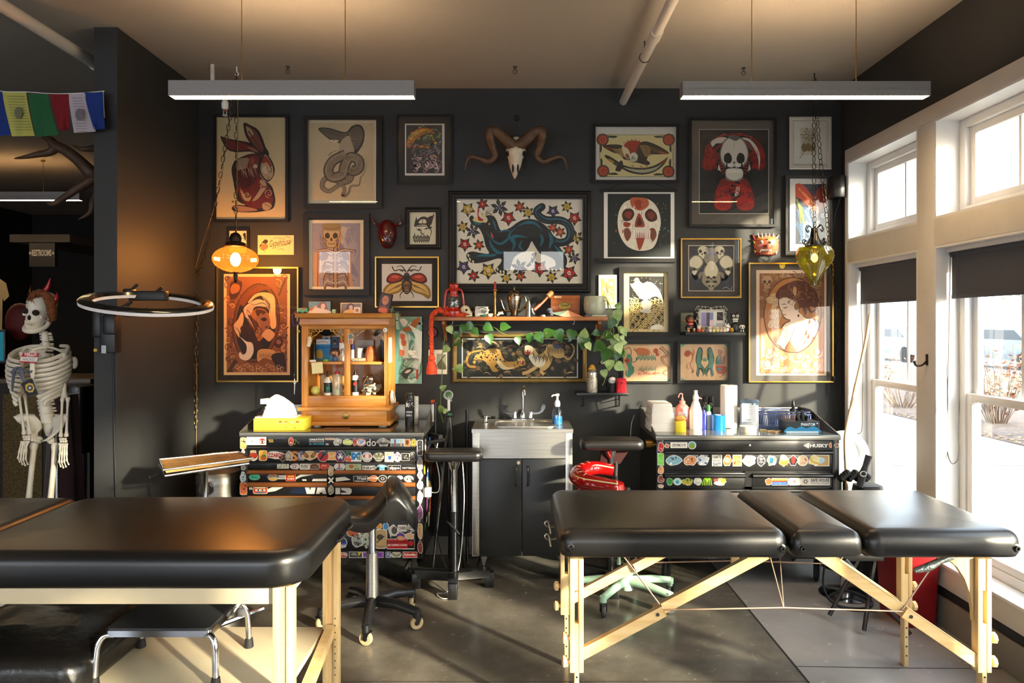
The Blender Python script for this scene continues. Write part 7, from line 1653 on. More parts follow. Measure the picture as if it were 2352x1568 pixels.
MB().sph((PX(670+345*.22965,4.46),4.46,cz(530)),(.045,.03,.03)).solo('patterned_hat',mat('black patterned cloth','#0e0e10',.8,var=.6,scale=90),'black patterned cap at the top of the upper left bay','cap')
tt,c=simple('hairspray_can','black and white spray can at the left of the upper left bay','can',222,4.36,zA,[(0,0),(24,0),(24,150),(16,160),(16,180),(0,180)],mat('black white can','#1b1b1c',.3,var=.8,scale=60))
t2,c=item('vinyl_toy','large headed toy figure with brown hair and beard in the upper left bay','figurine',430,800,4.31)
for nm,m,l in(('head','#c58f6a',[((0,0,.052),(.027,.022,.024))]),('hair','#4a2416',[((0,.004,.066),(.030,.024,.018)),((-.022,.004,.055),(.009,.016,.018)),((.022,.004,.055),(.009,.016,.018))]),('beard','#54301e',[((0,-.014,.040),(.014,.01,.007))]),('body','#31557e',[((0,0,.016),(.017,.012,.018))]),('eyes','#120f0e',[((-.011,-.0215,.053),(.0035,.002,.0035)),((.011,-.0215,.053),(.0035,.002,.0035))])):
 b=MB()
 for p,r in l:b.sph(V(c)+V(p),r,12,8)
 b.build(nm,mat('toy '+m,m,.4,var=.08),t2)
MB().sph((PX(670+340*.22965,4.28),4.28,zA+.008),(.017,.014,.009)).solo('green_toy',mat('lime rubber','#6fb02a',.4),'lime green rubber toy at the shelf edge of the upper left bay','toy')
MB().loft([[(PX(670+210*.22965,4.28)+a_,4.28+b_,zA+h)for a_,b_ in rr(-.02,.02,-.012,.012,.006,3)]for h in(0,.012)]).solo('white_dish',WHITE,'small white dish at the left front of the upper left bay','dish')
def d_mag(a):a.r('#f0ece4',485,660,525,820);a.s('#22201e',5,(490,720),(515,700),(520,760),(500,790));a.r('#c43a32',478,600,505,640)
plate(475,640,525,822,4.40,.02,PAPERM,'white_box','white box with black strokes at the right of the upper left bay','box',d_mag)
t2,c=item('salt_lamp','orange pink salt rock lamp in the upper right bay of the cabinet','lamp',790,800,4.36)
b=MB();rg=[]
for h,r in((0,.03),(.008,.034),(.02,.035),(.045,.034),(.07,.030),(.088,.021),(.098,.009)):rg.append([V(c)+V((r*(1+.12*math.sin(j*2.1+h*60))*math.cos(R(30*j)),r*(1+.12*math.cos(j*1.7+h*40))*math.sin(R(30*j)),h))for j in range(12)])
b.loft(rg);b.build('rock',mat('salt rock','#c9713e',.5,var=.3,scale=30,sss=.3),t2,sm=25)
def d_tree(a):
 a.r('#cfcac0',648,615,815,800)
 for i in range(16):a.s('#3a3630',3.5,(730,760),(730+(i-8)*5,690),(730+(i-8)*10,630+abs(i-8)*6),taper=.8)
plate(645,612,818,826,4.5,.008,PAPERM,'tree_picture','grey picture of a bare tree at the back of the upper right bay','picture',d_tree)
simple('white_tumbler','white tumbler left of the salt lamp in the upper right bay','cup',682,4.40,zA,[(0,0),(30,0),(36,125),(34,125),(29,6),(0,6)],WHITE)
simple('lip_balm_tube','white tube with a blue cap at the left of the upper right bay','tube',607,4.30,zA,[(0,0),(18,0),(18,120),(0,120)],WHITE,(('cap',[(0,120),(19,120),(19,170),(0,170)],mat('blue cap','#2a3a8c',.4)),))
b=MB()
for i in range(5):b.tube([(PX(670+(610+i*4)*.22965,4.29),4.285+i*.004,zA+.009+(i%2)*.006),(PX(670+(740-i*3)*.22965,4.29),4.285+i*.004,zA+.011+(i%2)*.005)],.008,7)
b.solo('sage_bundle',mat('dried sage','#a59c82',.9,var=.4,scale=60),'bundle of dried sage lying on the upper right shelf','bundle')
MB().bx(cx(815),cx(940),4.47,4.50,zA,cz(615)).solo('dark_book',BLK,'dark upright book at the right of the upper right bay','book')
b=MB();b.lathe([(0,0),(.022,0),(.026,.008),(.02,.012),(0,.012)],(PX(670+890*.22965,4.31),4.31,zA),14);b.solo('red_dish',mat('red black lacquer','#4a0f0c',.25,var=.5,scale=40),'small dark red dish at the front of the upper right bay','dish')
def stuck(name,label,cat,draw,d=dc-.0085,pm=INK):
 A=Art.wall(d,ZC5);draw(A);o=A.build(name,pm,None,sm=0);return tag(o,label,cat)
stuck('sticky_note','pale yellow note taped to the cabinet shelf edge','note',lambda a:a.p('#ece0a8',[(195,842),(308,832),(316,942),(204,952)]))
stuck('photo_sticker','small photo sticker on the cabinet middle post','sticker',lambda a:(a.r('#d8d2c4',564,552,612,650),a.r('#6a7a80',568,556,608,600),a.b('#c47a5a',(575,610),(600,605),(605,645),(572,645)),a.e('#2a2420',612,565,18),a.e('#a8a8a0',612,565,14)))
stuck('round_badge','round white badge on the upper right of the cabinet front','badge',lambda a:(a.e('#5a5a58',935,512,25),a.e('#e4e0d6',935,512,22),a.t('#4a4a4a','BRO',922,504,948,520)))
b=MB();b.tube(crv([(cx(890),dc-.02,cz(510)),(cx(860),dc-.022,cz(540)),(cx(835),dc-.018,cz(565))],4),[.012,.015,.01],8);b.solo('black_glove',BLK,'crumpled black cloth hanging at the upper right of the cabinet','cloth')
b=MB();b.tube(crv([(cx(182),dc-.012,cz(580)),(cx(185),dc-.014,cz(620)),(cx(172),dc-.014,cz(675))],4),[.01,.014,.012],8);b.solo('plaster_hand',BONE,'small pale carved hand hung on the left front edge of the cabinet','ornament')
t2=thing('green_street_sign','narrow green STAY GOLD sign leaning on the right side of the cabinet','sign',P(670+1058*.22965,640+525*.22965,4.3))
A=Art.wall(4.3,ZC5);q=[(1030,330),(1066,328),(1078,520),(1042,525)];A.p('#1f5a34',q);A.t('#d9dccf','STAY GOLD',975,414,1135,438,.02,0,86);A.prism([A._m(*p)+V((0,.004,0))for p in q],(0,.003,0));A.build('plate',INK,t2,sm=0)
XS=x1+.001
def sidecard(y0_,y1_,za,zb_,c,name,label,cat):
 MB().bx(XS,XS+.002,y0_,y1_,za,zb_).solo(name,mat('card '+c,c,.6,var=.15,scale=50),label,cat)
sidecard(4.29,4.40,PZ(833,4.3),PZ(775,4.3),'#d9d2c6','pink_card','narrow pale card stuck on the right side of the cabinet','card')
b=MB()
for i,r in enumerate((.033,.030,.027)):b.torus((XS+.014+i*.006,4.33,PZ(917,4.3)+.012),r,.0045,22,6,M.Rotation(R(90-6*i),3,'Y')@M.Rotation(0,3,'X'),1.25,1)
b.solo('tape_rings',mat('red and white tape','#c8c0b8',.3,var=.5,scale=30),'bunch of tape rings hanging on the right side of the cabinet','tape')
ztc=cz(345)
def stand_frame(px0,py0,px1,d,lean,draw,label,m=FRB,w_=3):
 pb=719.5;a_,b_=PX(px0,d),PX(px1,d);zt_=ztc+(pb-py0)*d/F
 t2=thing('small_photo_frame',label,'photo frame',((a_+b_)/2,d,ztc),None)
 fb=MB();u=d/F;fb.bx(a_,b_,d,d+.012,ztc,zt_,.002);fb.build('frame',m,t2)
 A=Art.wall(d-.0006);A.xf=(0,(746+(H-ztc)*F/d)-pb,1);draw(A);A.build('photo',GLOSS,t2,sm=0)
 if lean:
  t2.rotation_euler=(0,R(lean),R(-10))
 return t2
def d_ph1(a):a.r('#6a8a9a',709,691,759,718);a.b('#7a5a48',(730,700),(738,692),(748,694),(752,718),(728,718));a.e('#d8b8a4',742,702,5,6);a.e('#c8a898',725,706,5);a.b('#d8d0cc',(712,712),(730,706),(756,712),(757,718),(711,718));a.e('#a88a4a',715,708,4)
stand_frame(707,688,762,4.47,0,d_ph1,'small dark framed photo of two children, leftmost on top of the cabinet')
def d_ph2(a):a.r('#7a6a56',784,696,829,719);a.b('#5a3a24',(798,699),(806,695),(813,700),(814,714),(796,714));a.e('#d0a890',806,705,4.5,5.5);a.b('#d8b070',(793,712),(806,709),(822,713),(824,719),(790,719));a.r('#d9d2c4',813,704,828,718);a.e('#b86a3a',820,711,4)
stand_frame(782,694,831,4.47,0,d_ph2,'small framed photo of a girl in the middle of the cabinet top',CREAM)
def d_ph3(a):a.r('#2a160c',866,674,891,718);a.e('#b06a3a',879,688,8,11);a.b('#7a2e10',(868,705),(880,700),(890,706),(890,717),(867,717));a.b('#c8642a',(870,708),(886,706),(886,716),(870,716));a.e('#241208',876,687,1.2);a.e('#241208',882,687,1.2)
stand_frame(863,672,894,4.42,12,d_ph3,'leaning dark framed portrait at the right of the cabinet top')
t2=thing('toy_van','small turquoise toy van at the left end of the cabinet top','toy van',(PX(697,4.4),4.4,ztc))
MB().bx(PX(686,4.4),PX(707,4.4),4.38,4.41,ztc+.004,ztc+.036,.007,3).build('body',mat('turquoise enamel','#4fae9c',.35,var=.15,scale=60),t2)
A=Art.wall(4.3795,ZC5);A.r('#9a7a4a',90,290,140,312);A.build('window',INK,t2,sm=0)
for x in(690,703):MB().cyl((PX(x,4.4),4.376,ztc+.007),(PX(x,4.4),4.384,ztc+.007),.007,n=12).build('wheel',RUB,t2)
MB().box((PX(767,4.36),4.36,ztc+.014),(.022,.022,.026),None,.003).solo('green_cube',mat('green white cube','#9cc4a0',.4,var=.4,scale=120),'small pale green cube on the cabinet top between two photos','cube')
b=MB();c=(PX(899,4.35),4.35,ztc)
for i in range(14):b.leaf(V(c)+V((0,0,.004+i*.001)),(math.cos(i*2.4),math.sin(i*2.4),.3+i*.12),(0,0,1),.034,.012,.2,False)
b.solo('air_plant',mat('grey green succulent','#86a894',.6,var=.2),'small grey green succulent at the right end of the cabinet top','plant')
b=MB();b.bx(PX(721,4.3),PX(752,4.3),4.29,4.31,ztc,ztc+.006,.002);b.solo('white_pen',WHITE,'white pen lying at the front of the cabinet top','pen')
t2=thing('lanyard','purple lanyard with keys and a steel clip hanging at the left corner of the cabinet','lanyard',P(682,900,4.27))
b=MB();b.tube(crv([P(680,712,4.24),P(675,740,4.24),P(673,760,4.24),P(678,830,4.24),P(676,870,4.24)],5),.004,6);b.build('strap',CORD,t2)
b=MB();b.tube(crv([P(681,716,4.235),P(672,728,4.235),P(676,750,4.235),P(686,735,4.235),P(682,718,4.235)],4),.007,6);b.build('ribbon',mat('purple ribbon','#3c1640',.6),t2)
b=MB();b.tube([P(676,858,4.24),P(677,884,4.24),P(676,905,4.24)],[.003,.0035,.002],6);b.torus(P(677,878,4.24),.008,.002,12,5,M.Rotation(R(90),3,'X'));b.build('clip',STEEL,t2)
MB().sph(P(686,761,4.235),.008).build('charm',mat('yellow blue charm','#b8a02a',.4),t2)
# things on the chests
def at(px,d,z):return(PX(px,d),d,z)
x0,x1=PX(582,4.10),PX(699,4.10);hz=27*4.1/F
t2=thing('yellow_box','long yellow printed cardboard box at the front left of the stickered chest','box',((x0+x1)/2,4.17,ZGL))
MB().bx(x0,x1,4.10,4.26,ZGL,ZGL+hz,.002).build('carton',mat('yellow card','#dcc53c',.5,var=.06),t2)
A=Art.wall(4.0994,(560,900,160/2352));A.xf=(560,900+(746+(H-ZGL)*F/4.0994)-993.6,160/2352)
A.s('#7a6a1a',8,(330,1165),(1900,1200),sm=0)
for i in range(5):A.e('#a89a38',490+i*310,1255+i*8,45,28)
for x,c in((1235,'#8a3a2a'),(1430,'#c0702a'),(1620,'#8fae8a'),(1810,'#c8402a')):A.e(c,x,1090,55,30);A.e('#efe2b0',x,1125,40,10)
A.r('#e9da6a',350,1010,440,1060);A.build('print',INK,t2,sm=0)
MB().bx(PX(588,4.14),PX(680,4.14),4.12,4.25,ZGL+hz,ZGL+hz+.008,.002).solo('magazine',mat('magazine edge','#c9c4c4',.4,var=.4,scale=70),'thin magazine between the yellow box and the tissue pile','magazine')
zt_=ZGL+hz+.008;cxx,u=PX(643,4.18),4.18/F
f=MB()
for k in range(13):
 h=k*.0052;f.loft([[(cxx+a_+rnd.uniform(-.004,.004),4.185+b_+rnd.uniform(-.004,.004),zt_+z)for a_,b_ in rr(-.092+k*.0018,.092-k*.002,-.05,.05,.01,2)]for z in(h,h+.005)])
f.loft([[(cxx+a_*s_+o,4.185+b_*s_,zt_+.066+h)for a_,b_ in rr(-.075,.072,-.045,.045,.02,3)]for h,s_,o in((0,1,0),(.02,.85,-.012),(.045,.5,-.018),(.062,.12,-.022))])
f.loft([[(cxx-.05+a_,4.17+b_,zt_+.075+h)for a_,b_ in((-.055,-.03),(.0,-.04),(.02,.02),(-.03,.04))]for h in(0,.012,.03)])
f.solo('paper_towels',PAPERM,'crumpled pile of white paper towels on the yellow box','paper towels')
def can(px,d,z,r,h,label,txtc=True,top=.3):
 c=at(px,d,z);t2=thing('spray_can',label,'spray can',c);lz([(0,0),(r,0),(r,h*.93),(r*.8,h*.96),(r*.8,h),(0,h)],c,BLK,'body',t2,n=20)
 A=Art.wall(d-r*d/F-.001);zo=746+(H-z)*F/d-0;k=h
 A.r('#131313',px-r*.8,zo-k*.8,px+r*.8,zo-k*.25)
 for i in range(26):A.e('#cfcfcf',px+rnd.uniform(-.75,.75)*r,zo-k*rnd.uniform(.58,.78),rnd.uniform(.5,1.2),n=6,hold=i>0)
 if txtc:A.t('#e4e4e2','R',px-r*.8,zo-k*.68,px-r*.1,zo-k*.56,.03);A.t('#e4e4e2','DERM',px-r*.75,zo-k*.44,px+r*.5,zo-k*.38,.02);A.t('#e4e4e2','SHIELD',px-r*.75,zo-k*.34,px+r*.5,zo-k*.28,.02)
 A.build('label',INK,t2,sm=0);return t2
can(941,4.3,ZGL,10.5,75,'black lettered aerosol can at the right of the curio cabinet')
MB().lathe([(.0,0),(.021,0),(.021,.175),(0,.175)],at(954,4.38,ZGL),16).solo('honeycomb_can',mat('white dotted tube','#c9c9c5',.4,var=.75,scale=240),'white dotted tube standing behind the black aerosol can','tube')
MB().bx(PX(742,4.15),PX(800,4.15),4.12,4.2,ZGL,ZGL+.002).solo('brown_card',mat('brown card','#6a4524',.6),'brown card lying flat on the stickered chest top','card')
PNK=mat('pink liquid bottle','#e0857e',.3,sss=.2)
t2=thing('gauze_stack','tall stack of folded white paper towels at the left of the right chest','paper towels',at(1519,4.25,ZG))
f=MB();xq=PX(1519,4.25)
for k in range(22):f.loft([[(xq+a_+rnd.uniform(-.003,.003),4.27+b_,ZG+z)for a_,b_ in rr(-.082+k*.0006,.084-k*.0016,-.09,.09,.012,2)]for z in(k*.0078,k*.0078+.0072)])
f.build('sheets',PAPERM,t2)
def bottle(name,label,px,d,pr,m,extra,grp=None):
 c=at(px,d,ZG);t3=thing(name,label,'bottle',c,grp);lz(pr,c,m,'body',t3,n=20)
 for nm,p,mm in extra:lz(p,c,mm,nm,t3,n=16)
 return t3,c
t3,c=bottle('pump_bottle','pink pump bottle behind the small yellow box',1567,4.40,[(0,0),(14,0),(15,3),(15,44),(10,50),(6,52),(0,52)],PNK,(('pump',[(0,50),(7,50),(7,58),(3,60),(3,66),(0,66)],PNK),))
u=4.4/F;MB().tube(crv([V(c)+V((a_*u,0,b_*u))for a_,b_ in((0,62),(0,74),(-6,74),(-9,66))],4),1.4*u,6).build('nozzle',PNK,t3);A=Art.wall(4.40-15.4*u);A.r('#d8c8c8',1558,945,1578,958);A.build('label',INK,t3,sm=0)
t3,c=bottle('spray_bottle','tall white and pink spray bottle in front of the pink pump bottle',1598,4.26,[(0,0),(13,0),(14,4),(14,42),(9,60),(6,66),(6,72),(0,72)],mat('pinkish white plastic','#eedbd6',.35,sss=.2),(('trigger_head',[(0,70),(7,70),(6,78),(4,82),(4,90),(0,90)],WHITE),))
MB().tube([V(c)+V((.008,-.0,76*4.26/F)),V(c)+V((.036,-.005,71*4.26/F))],.004,6).build('trigger',PNK,t3)
bottle('blue_pen_bottle','small dark blue bottle right of the white spray bottle',1617,4.26,[(0,0),(6,0),(6,36),(3,40),(3,46),(0,46)],mat('cobalt plastic','#23309a',.25),())
bottle('white_ink_bottle','white bottle with a green nozzle beside the blue bottle',1627,4.28,[(0,0),(6,0),(6,38),(4,42),(0,42)],WHITE,(('nozzle',[(0,41),(4.6,41),(3.6,56),(0,57)],mat('green nozzle','#1f7a3a',.4)),))
can(1620,4.46,ZG,6,66,'black aerosol can at the rear of the right chest, left one of two',False)
can(1633,4.46,ZG,6,66,'black aerosol can at the rear of the right chest, right one of two',False)
c=at(1649,4.24,ZG);t3=thing('blue_tape_roll','bright blue roll of wrap standing on the right chest','tape roll',c);lz([(7,0),(16.5,0),(16.5,35),(7,35)],c,mat('bright blue film','#1777c8',.22,coat=.3),'film',t3,n=26);lz([(5.5,0),(7,0),(7,35.4),(5.5,35.4)],c,PAPERM,'core',t3)
c=at(1674,4.36,ZG);t3=thing('paper_towel_roll','upright roll of white paper towel on the right chest','paper towel roll',c);lz([(4,0),(19,0),(19,95),(18,97),(4,97)],c,PAPERM,'roll',t3,n=28);lz([(3.4,1),(4,1),(4,97.5),(3.4,97.5)],c,mat('brown card tube','#8a6a48',.8),'core',t3)
c=at(1721,4.33,ZG);t3=thing('wipes_tub','white wipes tub with a blue grey lid on the right chest','tub',c);lz([(0,0),(20.5,0),(21,2),(20,56),(0,56)],c,mat('white tub','#dfe3e8',.4,sss=.1),'tub',t3,n=28);lz([(0,55),(21.5,55),(22,62),(18,66),(10,66),(0,68)],c,mat('blue grey lid','#5c7288',.4),'lid',t3,n=28)
A=Art.wall(4.33-21.4*4.33/F);A.r('#d3d8de',1704,926,1736,968)
for i in range(5):A.s('#9aa4b0',1,(1710,930+i*5),(1730,930+i*5),sm=0)
A.s('#6a7480',1.6,(1706,964),(1724,964),sm=0);A.build('label',INK,t3,sm=0)
c=at(1718,4.18,ZG);MB().lathe([(.03,0),(.0505,0),(.0505,.034),(.03,.034)],c,26).solo('white_tape_roll',mat('cream tape','#d8d0bc',.5),'flat roll of white tape before the wipes tub','tape roll')
for k,(px,d,w_)in enumerate(((1752,4.22,.03),(1770,4.18,.04),(1785,4.16,.055))):MB().box((PX(px,d),d,ZG+.004),(w_*1.4,.025,.008),R(20*k),.002).solo('wooden_stick',mat('pale wood stick','#c9ac7e',.6),('short pale wooden stick nearest the white tape roll','pale wooden stick in the middle of three on the right chest','longest pale wooden stick, beside the blue glove box')[k],'stick')
t3=thing('small_yellow_box','small bright yellow carton in front of the stacked paper towels','box',at(1562,4.15,ZG));MB().bx(PX(1552,4.15),PX(1576,4.15),4.15,4.20,ZG,ZG+.068,.002).build('carton',mat('bright yellow card','#e0cc2a',.5),t3);MB().loft([[(PX(1564,4.16)+a_*s_,4.175+b_*s_,ZG+.068+h)for a_,b_ in rr(-.03,.03,-.022,.022,.01,3)]for h,s_ in((0,.9),(.012,1.1),(.03,.5))]).build('wrapper',mat('orange yellow wrapper','#d89a4a',.5,var=.4,scale=60),t3)
x0,x1,y0_,y1_=PX(1745,4.3),PX(1862,4.3),4.30,4.46
t3=thing('blue_basket','translucent blue plastic basket of ink bottles at the right of the right chest','basket',((x0+x1)/2,4.38,ZG));BB=mat('blue grey plastic','#5a6c9a',.35,sss=.1)
f=MB();f.bx(x0,x1,y0_,y1_,ZG,ZG+.006)
for z in(.006,.085,.1):f.loft([[(a_,b_,ZG+z+q)for a_,b_ in rr(x0-.003,x1+.003,y0_-.003,y1_+.003,.02,3)]for q in(0,.008)],True,False)
for i in range(27):
 x=x0+(x1-x0)*i/26;f.beam((x,y0_,ZG+.006),(min(x1,x+.012),y0_,ZG+.09),.004,.003)
 f.beam((x,y1_,ZG+.006),(x,y1_,ZG+.09),.004,.003)
f.build('basket',BB,t3)
for k,(px,dd,h,m,l)in enumerate(((1758,4.37,.1,WHITE,'white bottle at the left end inside the blue basket'),(1800,4.36,.09,mat('tan ink','#b98a5a',.4),'tan bottle in the middle of the blue basket'),(1812,4.37,.095,WHITE,'white bottle in the middle of the blue basket'),(1822,4.36,.09,mat('orange ink','#c87a3a',.4),'orange bottle in the middle of the blue basket'))):
 MB().lathe([(0,0),(.014,0),(.014,h*.75),(.006,h*.85),(.005,h),(0,h)],(PX(px,dd),dd,ZG+.007),12).solo('basket_bottle',m,l,'bottle')
MB().lathe([(0,0),(.026,0),(.027,.08),(.02,.1),(.009,.11),(.012,.125),(.004,.16),(0,.165)],(PX(1822,4.42),4.42,ZG+.007),18).solo('black_nozzle_bottle',BLK,'large black bottle with a pointed nozzle standing in the blue basket','bottle')
MB().beam((PX(1835,4.43),4.43,ZG+.1),(PX(1862,4.43),4.43,ZG+.07),.05,.03,.008).solo('black_pouch',BLK,'black pouch on the right end of the blue basket','pouch')
t3=thing('glove_box','black and blue printed glove box at the front right of the right chest','box',at(1843,4.13,ZG));MB().bx(PX(1805,4.13),PX(1881,4.13),4.12,4.24,ZG,ZG+.07,.002).build('carton',mat('navy card','#10232e',.4),t3)
A=Art.wall(4.1194);A.xf=(0,746+(H-ZG)*F/4.1194-994.5,1);A.r('#0d1e28',1806,969,1880,994);A.b('#1d86b8',(1806,994),(1806,984),(1816,980),(1828,984),(1840,979),(1852,983),(1866,979),(1880,984),(1880,994));A.r('#cfe2ea',1806,990,1880,994);A.t('#d8e8ee','PHANTOM',1840,971,1872,978,.02);A.e('#d8e8ee',1877,972,1.5);A.build('print',INK,t3,sm=0)
f=MB()
for i in range(7):f.tube([(PX(1832+i*3,4.18),4.18,ZG+.07),(PX(1828+i*4,4.17),4.16+(i%3)*.02,ZG+.10+(i%2)*.03)],[.014,.006],6)
f.solo('black_gloves',BLK,'crumpled black gloves pulled from the blue glove box','gloves')
# stickers on the chests
S1=(540,980,240/2214);S2=(770,980,230/2121);S3=(740,1080,400/1568);S4=(1440,870,580/2352)
def drawers(c):return sorted((o for o in bpy.data.objects if o.parent==c and o.name.startswith('drawer')),key=lambda o:o.name)
LDR,RDR=drawers(LCH),drawers(RCH)
LBODY=[o for o in children(LCH)if o.name.startswith('body')][0];RBODY=[o for o in children(RCH)if o.name.startswith('body')][0]
STN=[0]
def stk(xf,par,sh,c,x0,y0,x1,y1,*ex,w=7):
 """one sticker: shape sh (r rect, o rounded, e ellipse, b ragged, n lettering only) with white edge, then details"""
 STN[0]+=1
 A=Art.wall(TY-.0034-.00003*(STN[0]%8),xf);mx,my,rx,ry=(x0+x1)/2,(y0+y1)/2,abs(x1-x0)/2,abs(y1-y0)/2
 for cc,g in(('#e6e2da',0),(c,w)):
  if sh=='n' or(g==0 and w==0):continue
  if sh=='r':A.r(cc,x0+g,y0+g,x1-g,y1-g)
  elif sh=='o':A.rr(cc,x0+g,y0+g,x1-g,y1-g,min(rx,ry)*.5)
  elif sh=='e':A.e(cc,mx,my,rx-g,ry-g,n=22)
  else:
   q=random.Random(STN[0]);A.b(cc,*[(mx+(rx-g)*math.cos(R(a_))*l,my+(ry-g)*math.sin(R(a_))*l)for a_,l in[(k*30,q.uniform(.78,1.1))for k in range(12)]])
 for k,*a_ in ex:getattr(A,k)(*a_)
 A.build('sticker',GLOSS,par,sm=0)
def busy(x0,y0,x1,y1,cols,n=7,seed=0):
 q=random.Random(seed+int(x0));o=[]
 for i in range(n):
  x,y=q.uniform(x0,x1),q.uniform(y0,y1);s_=min(x1-x0,y1-y0)
  o.append(('e',cols[i%len(cols)],x,y,s_*q.uniform(.08,.24),s_*q.uniform(.06,.2),q.uniform(0,180),9))
  if i%2:o.append(('s',cols[(i+1)%len(cols)],s_*.07,(x-s_*.2,y),(x,y+s_*q.uniform(-.2,.2)),(x+s_*.2,y)))
 return o
K,W_='#161514','#e8e4dc'
d0,d1,d2=LDR[0],LDR[1],LDR[2]
stk(S1,d0,'r','#e9e6e0',243,215,660,385,('t','#c4c8cc','SIMPLE',285,275,480,330),('e','#a83226',577,303,62),('b',W_,(520,300),(577,285),(635,300),(600,345),(577,320),(550,345)),('e','#2a2624',577,310,22))
stk(S1,d0,'r','#2c2a20',680,235,825,385,*[('s','#c9a048',16,(715+i*34,262),(738+i*34,330))for i in range(3)],w=0)
stk(S1,d0,'o','#ece9e2',832,225,1132,398,('t','#2a2826','MADE FOR',862,262,1095,300),('t','#2a2826','ARTISTS',885,310,1075,346),w=0)
stk(S1,d0,'e','#8e2f1c',1128,218,1240,400,('b','#c4522c',(1150,270),(1185,250),(1220,270),(1210,340),(1185,370),(1160,340)),('e',K,1170,295,10),('e',K,1202,295,10),('e',W_,1185,340,20,12))
stk(S1,d0,'r','#3a4028',1248,225,1385,388,*busy(1260,240,1370,370,['#5a6a34','#22281a','#8a9048','#171a12'],8),w=0)
stk(S1,d0,'r','#3a6a78',1412,240,1560,398,('t',K,'94',1432,258,1545,330,.03),('s',K,5,(1425,355),(1545,355)),w=0)
stk(S1,d0,'r','#191919',1565,240,1890,398,('t',W_,'CREATIVE',1568,250,1885,288,.04),('t','#c8b8b0','PASSION',1570,300,1885,328,.02),('t','#3aa4c0','& MORE',1568,342,1885,380,.03),w=0)
stk(S1,d0,'r','#dcb99a',1905,238,2110,278,('t','#a4583a','Premium',1920,248,2090,268),w=3);stk(S1,d0,'n',K,1920,340,1990,390,('t',W_,'kk',1922,340,1992,388,.03))
stk(S2,d0,'b','#b8b4ae',-40,232,140,405,*busy(0,260,110,380,[K,'#55524e',W_],9))
stk(S2,d0,'b','#b8c455',145,255,380,390,('t','#e9efb0','VANS',165,285,345,360,.04));stk(S2,d0,'e','#a8402a',365,240,455,405,('s',K,9,(375,300),(440,330)),('e','#c8562a',415,350,26,30))
stk(S2,d0,'e','#b43226',432,245,655,410,('e',W_,543,328,90,62),('t','#2f5aa8','TEP',485,290,605,365,.03,.3));stk(S2,d0,'n',K,670,250,860,405,('t',W_,'do',665,252,862,408,.0))
stk(S2,d0,'b','#8f8b86',880,245,1170,415,('b','#4a4744',(920,340),(1000,320),(1100,335),(1150,350),(1000,380)),('e','#b8aea4',1025,290,30,40),('s',K,6,(900,355),(1160,350)))
stk(S2,d0,'r','#9ac0d8',1172,252,1465,420,('r','#5a5c60',1182,350,1455,412),('b','#8a3a3a',(1250,275),(1285,275),(1280,400),(1255,400)),('b','#c89a7a',(1380,300),(1410,300),(1405,400),(1385,400)));stk(S2,d0,'r','#b8752a',1462,258,1590,415,('e','#5a2f14',1525,330,30,50));stk(S2,d0,'e','#8e7a2c',1595,250,1730,425,('e','#c4ac4a',1662,335,46,58),('e',K,1662,335,14))
stk(S1,d1,'b','#d9d2c6',290,490,480,735,('b','#b43c22',(315,560),(465,560),(450,660),(330,660)),('e','#c9b48a',385,520,70,26));stk(S1,d1,'o','#d89a3a',500,495,680,720,('b','#e8c04a',(520,510),(590,505),(560,600),(520,610)),('b','#5a7a34',(570,600),(650,590),(650,640),(560,640)),('b','#c05a2a',(560,640),(650,640),(640,690),(560,690)))
stk(S1,d1,'b','#e9e2d6',650,505,1070,690,('t','#b8241c','IZZARDS',680,555,1020,645,.04));stk(S1,d1,'b','#3a3028',920,570,1110,735,*busy(950,600,1080,710,['#8a4a30','#c8b090',K],8))
stk(S1,d1,'b','#a8a49c',1050,500,1215,730,*busy(1070,520,1190,700,[K,'#6a3a24','#d8c8a8'],9));stk(S1,d1,'n',K,1165,505,1340,735,('t','#6e2c14','S',1168,500,1345,738,.06),('t','#c98a3a','S',1185,520,1328,718,.03))
stk(S1,d1,'b','#5a5a72',1320,510,1480,720,('s','#c8c0d0',24,(1360,560),(1380,660),(1450,670)));stk(S1,d1,'b','#c8a878',1400,505,1760,715,*[('b','#6a4a2c',(1580+s_*20,610),(1580+s_*90,540),(1580+s_*150,540),(1580+s_*100,640),(1580+s_*40,660))for s_ in(-1,1)],*[('e','#b86a30',1580+s_*90,590,24)for s_ in(-1,1)])
stk(S1,d1,'e','#a82034',1740,505,1985,740,('e','#4a4440',1890,560,70,44),('s',K,40,(1800,690),(1870,600),(1900,560)));stk(S1,d1,'r','#d8a05a',1965,530,2130,705,('t','#e8c8a0','Surf',1985,580,2110,650))
stk(S2,d1,'e','#a8303a',-5,510,220,760,('e','#2a2560',108,625,92,104),*[('s',W_,13,(108,640),(108+70*math.cos(R(a_)),625+80*math.sin(R(a_))))for a_ in(-90,-60,-120,20,50,-10,130,160,190)]);stk(S2,d1,'n',K,215,520,315,620,('t','#1f6a34','S',215,520,312,612,.06));stk(S2,d1,'b','#c4563a',175,610,375,760,*busy(200,640,350,730,[W_,K,'#7aa08a'],7))
stk(S2,d1,'r','#e4e2de',335,530,555,735,('t','#1f7ac0','M',340,540,540,700,.09),('t','#d8c83a','TV',465,600,565,690,.02,.1));stk(S2,d1,'e','#d0ccc4',560,530,785,745,('e','#b8404a',672,620,90,40),('e','#e6dcd4',672,620,44,50),('s','#8a8884',10,(590,690),(672,720),(755,690)))
stk(S2,d1,'b','#cfc9b4',800,530,1040,725,('b','#7a7a58',(920,525),(945,600),(920,650),(895,600)),('b','#8a8a6a',(820,560),(890,610),(900,660),(840,640)),('b','#8a8a6a',(1020,560),(950,610),(940,660),(1000,640)),('t','#4a4a40','adidas',830,670,1010,705,.02))
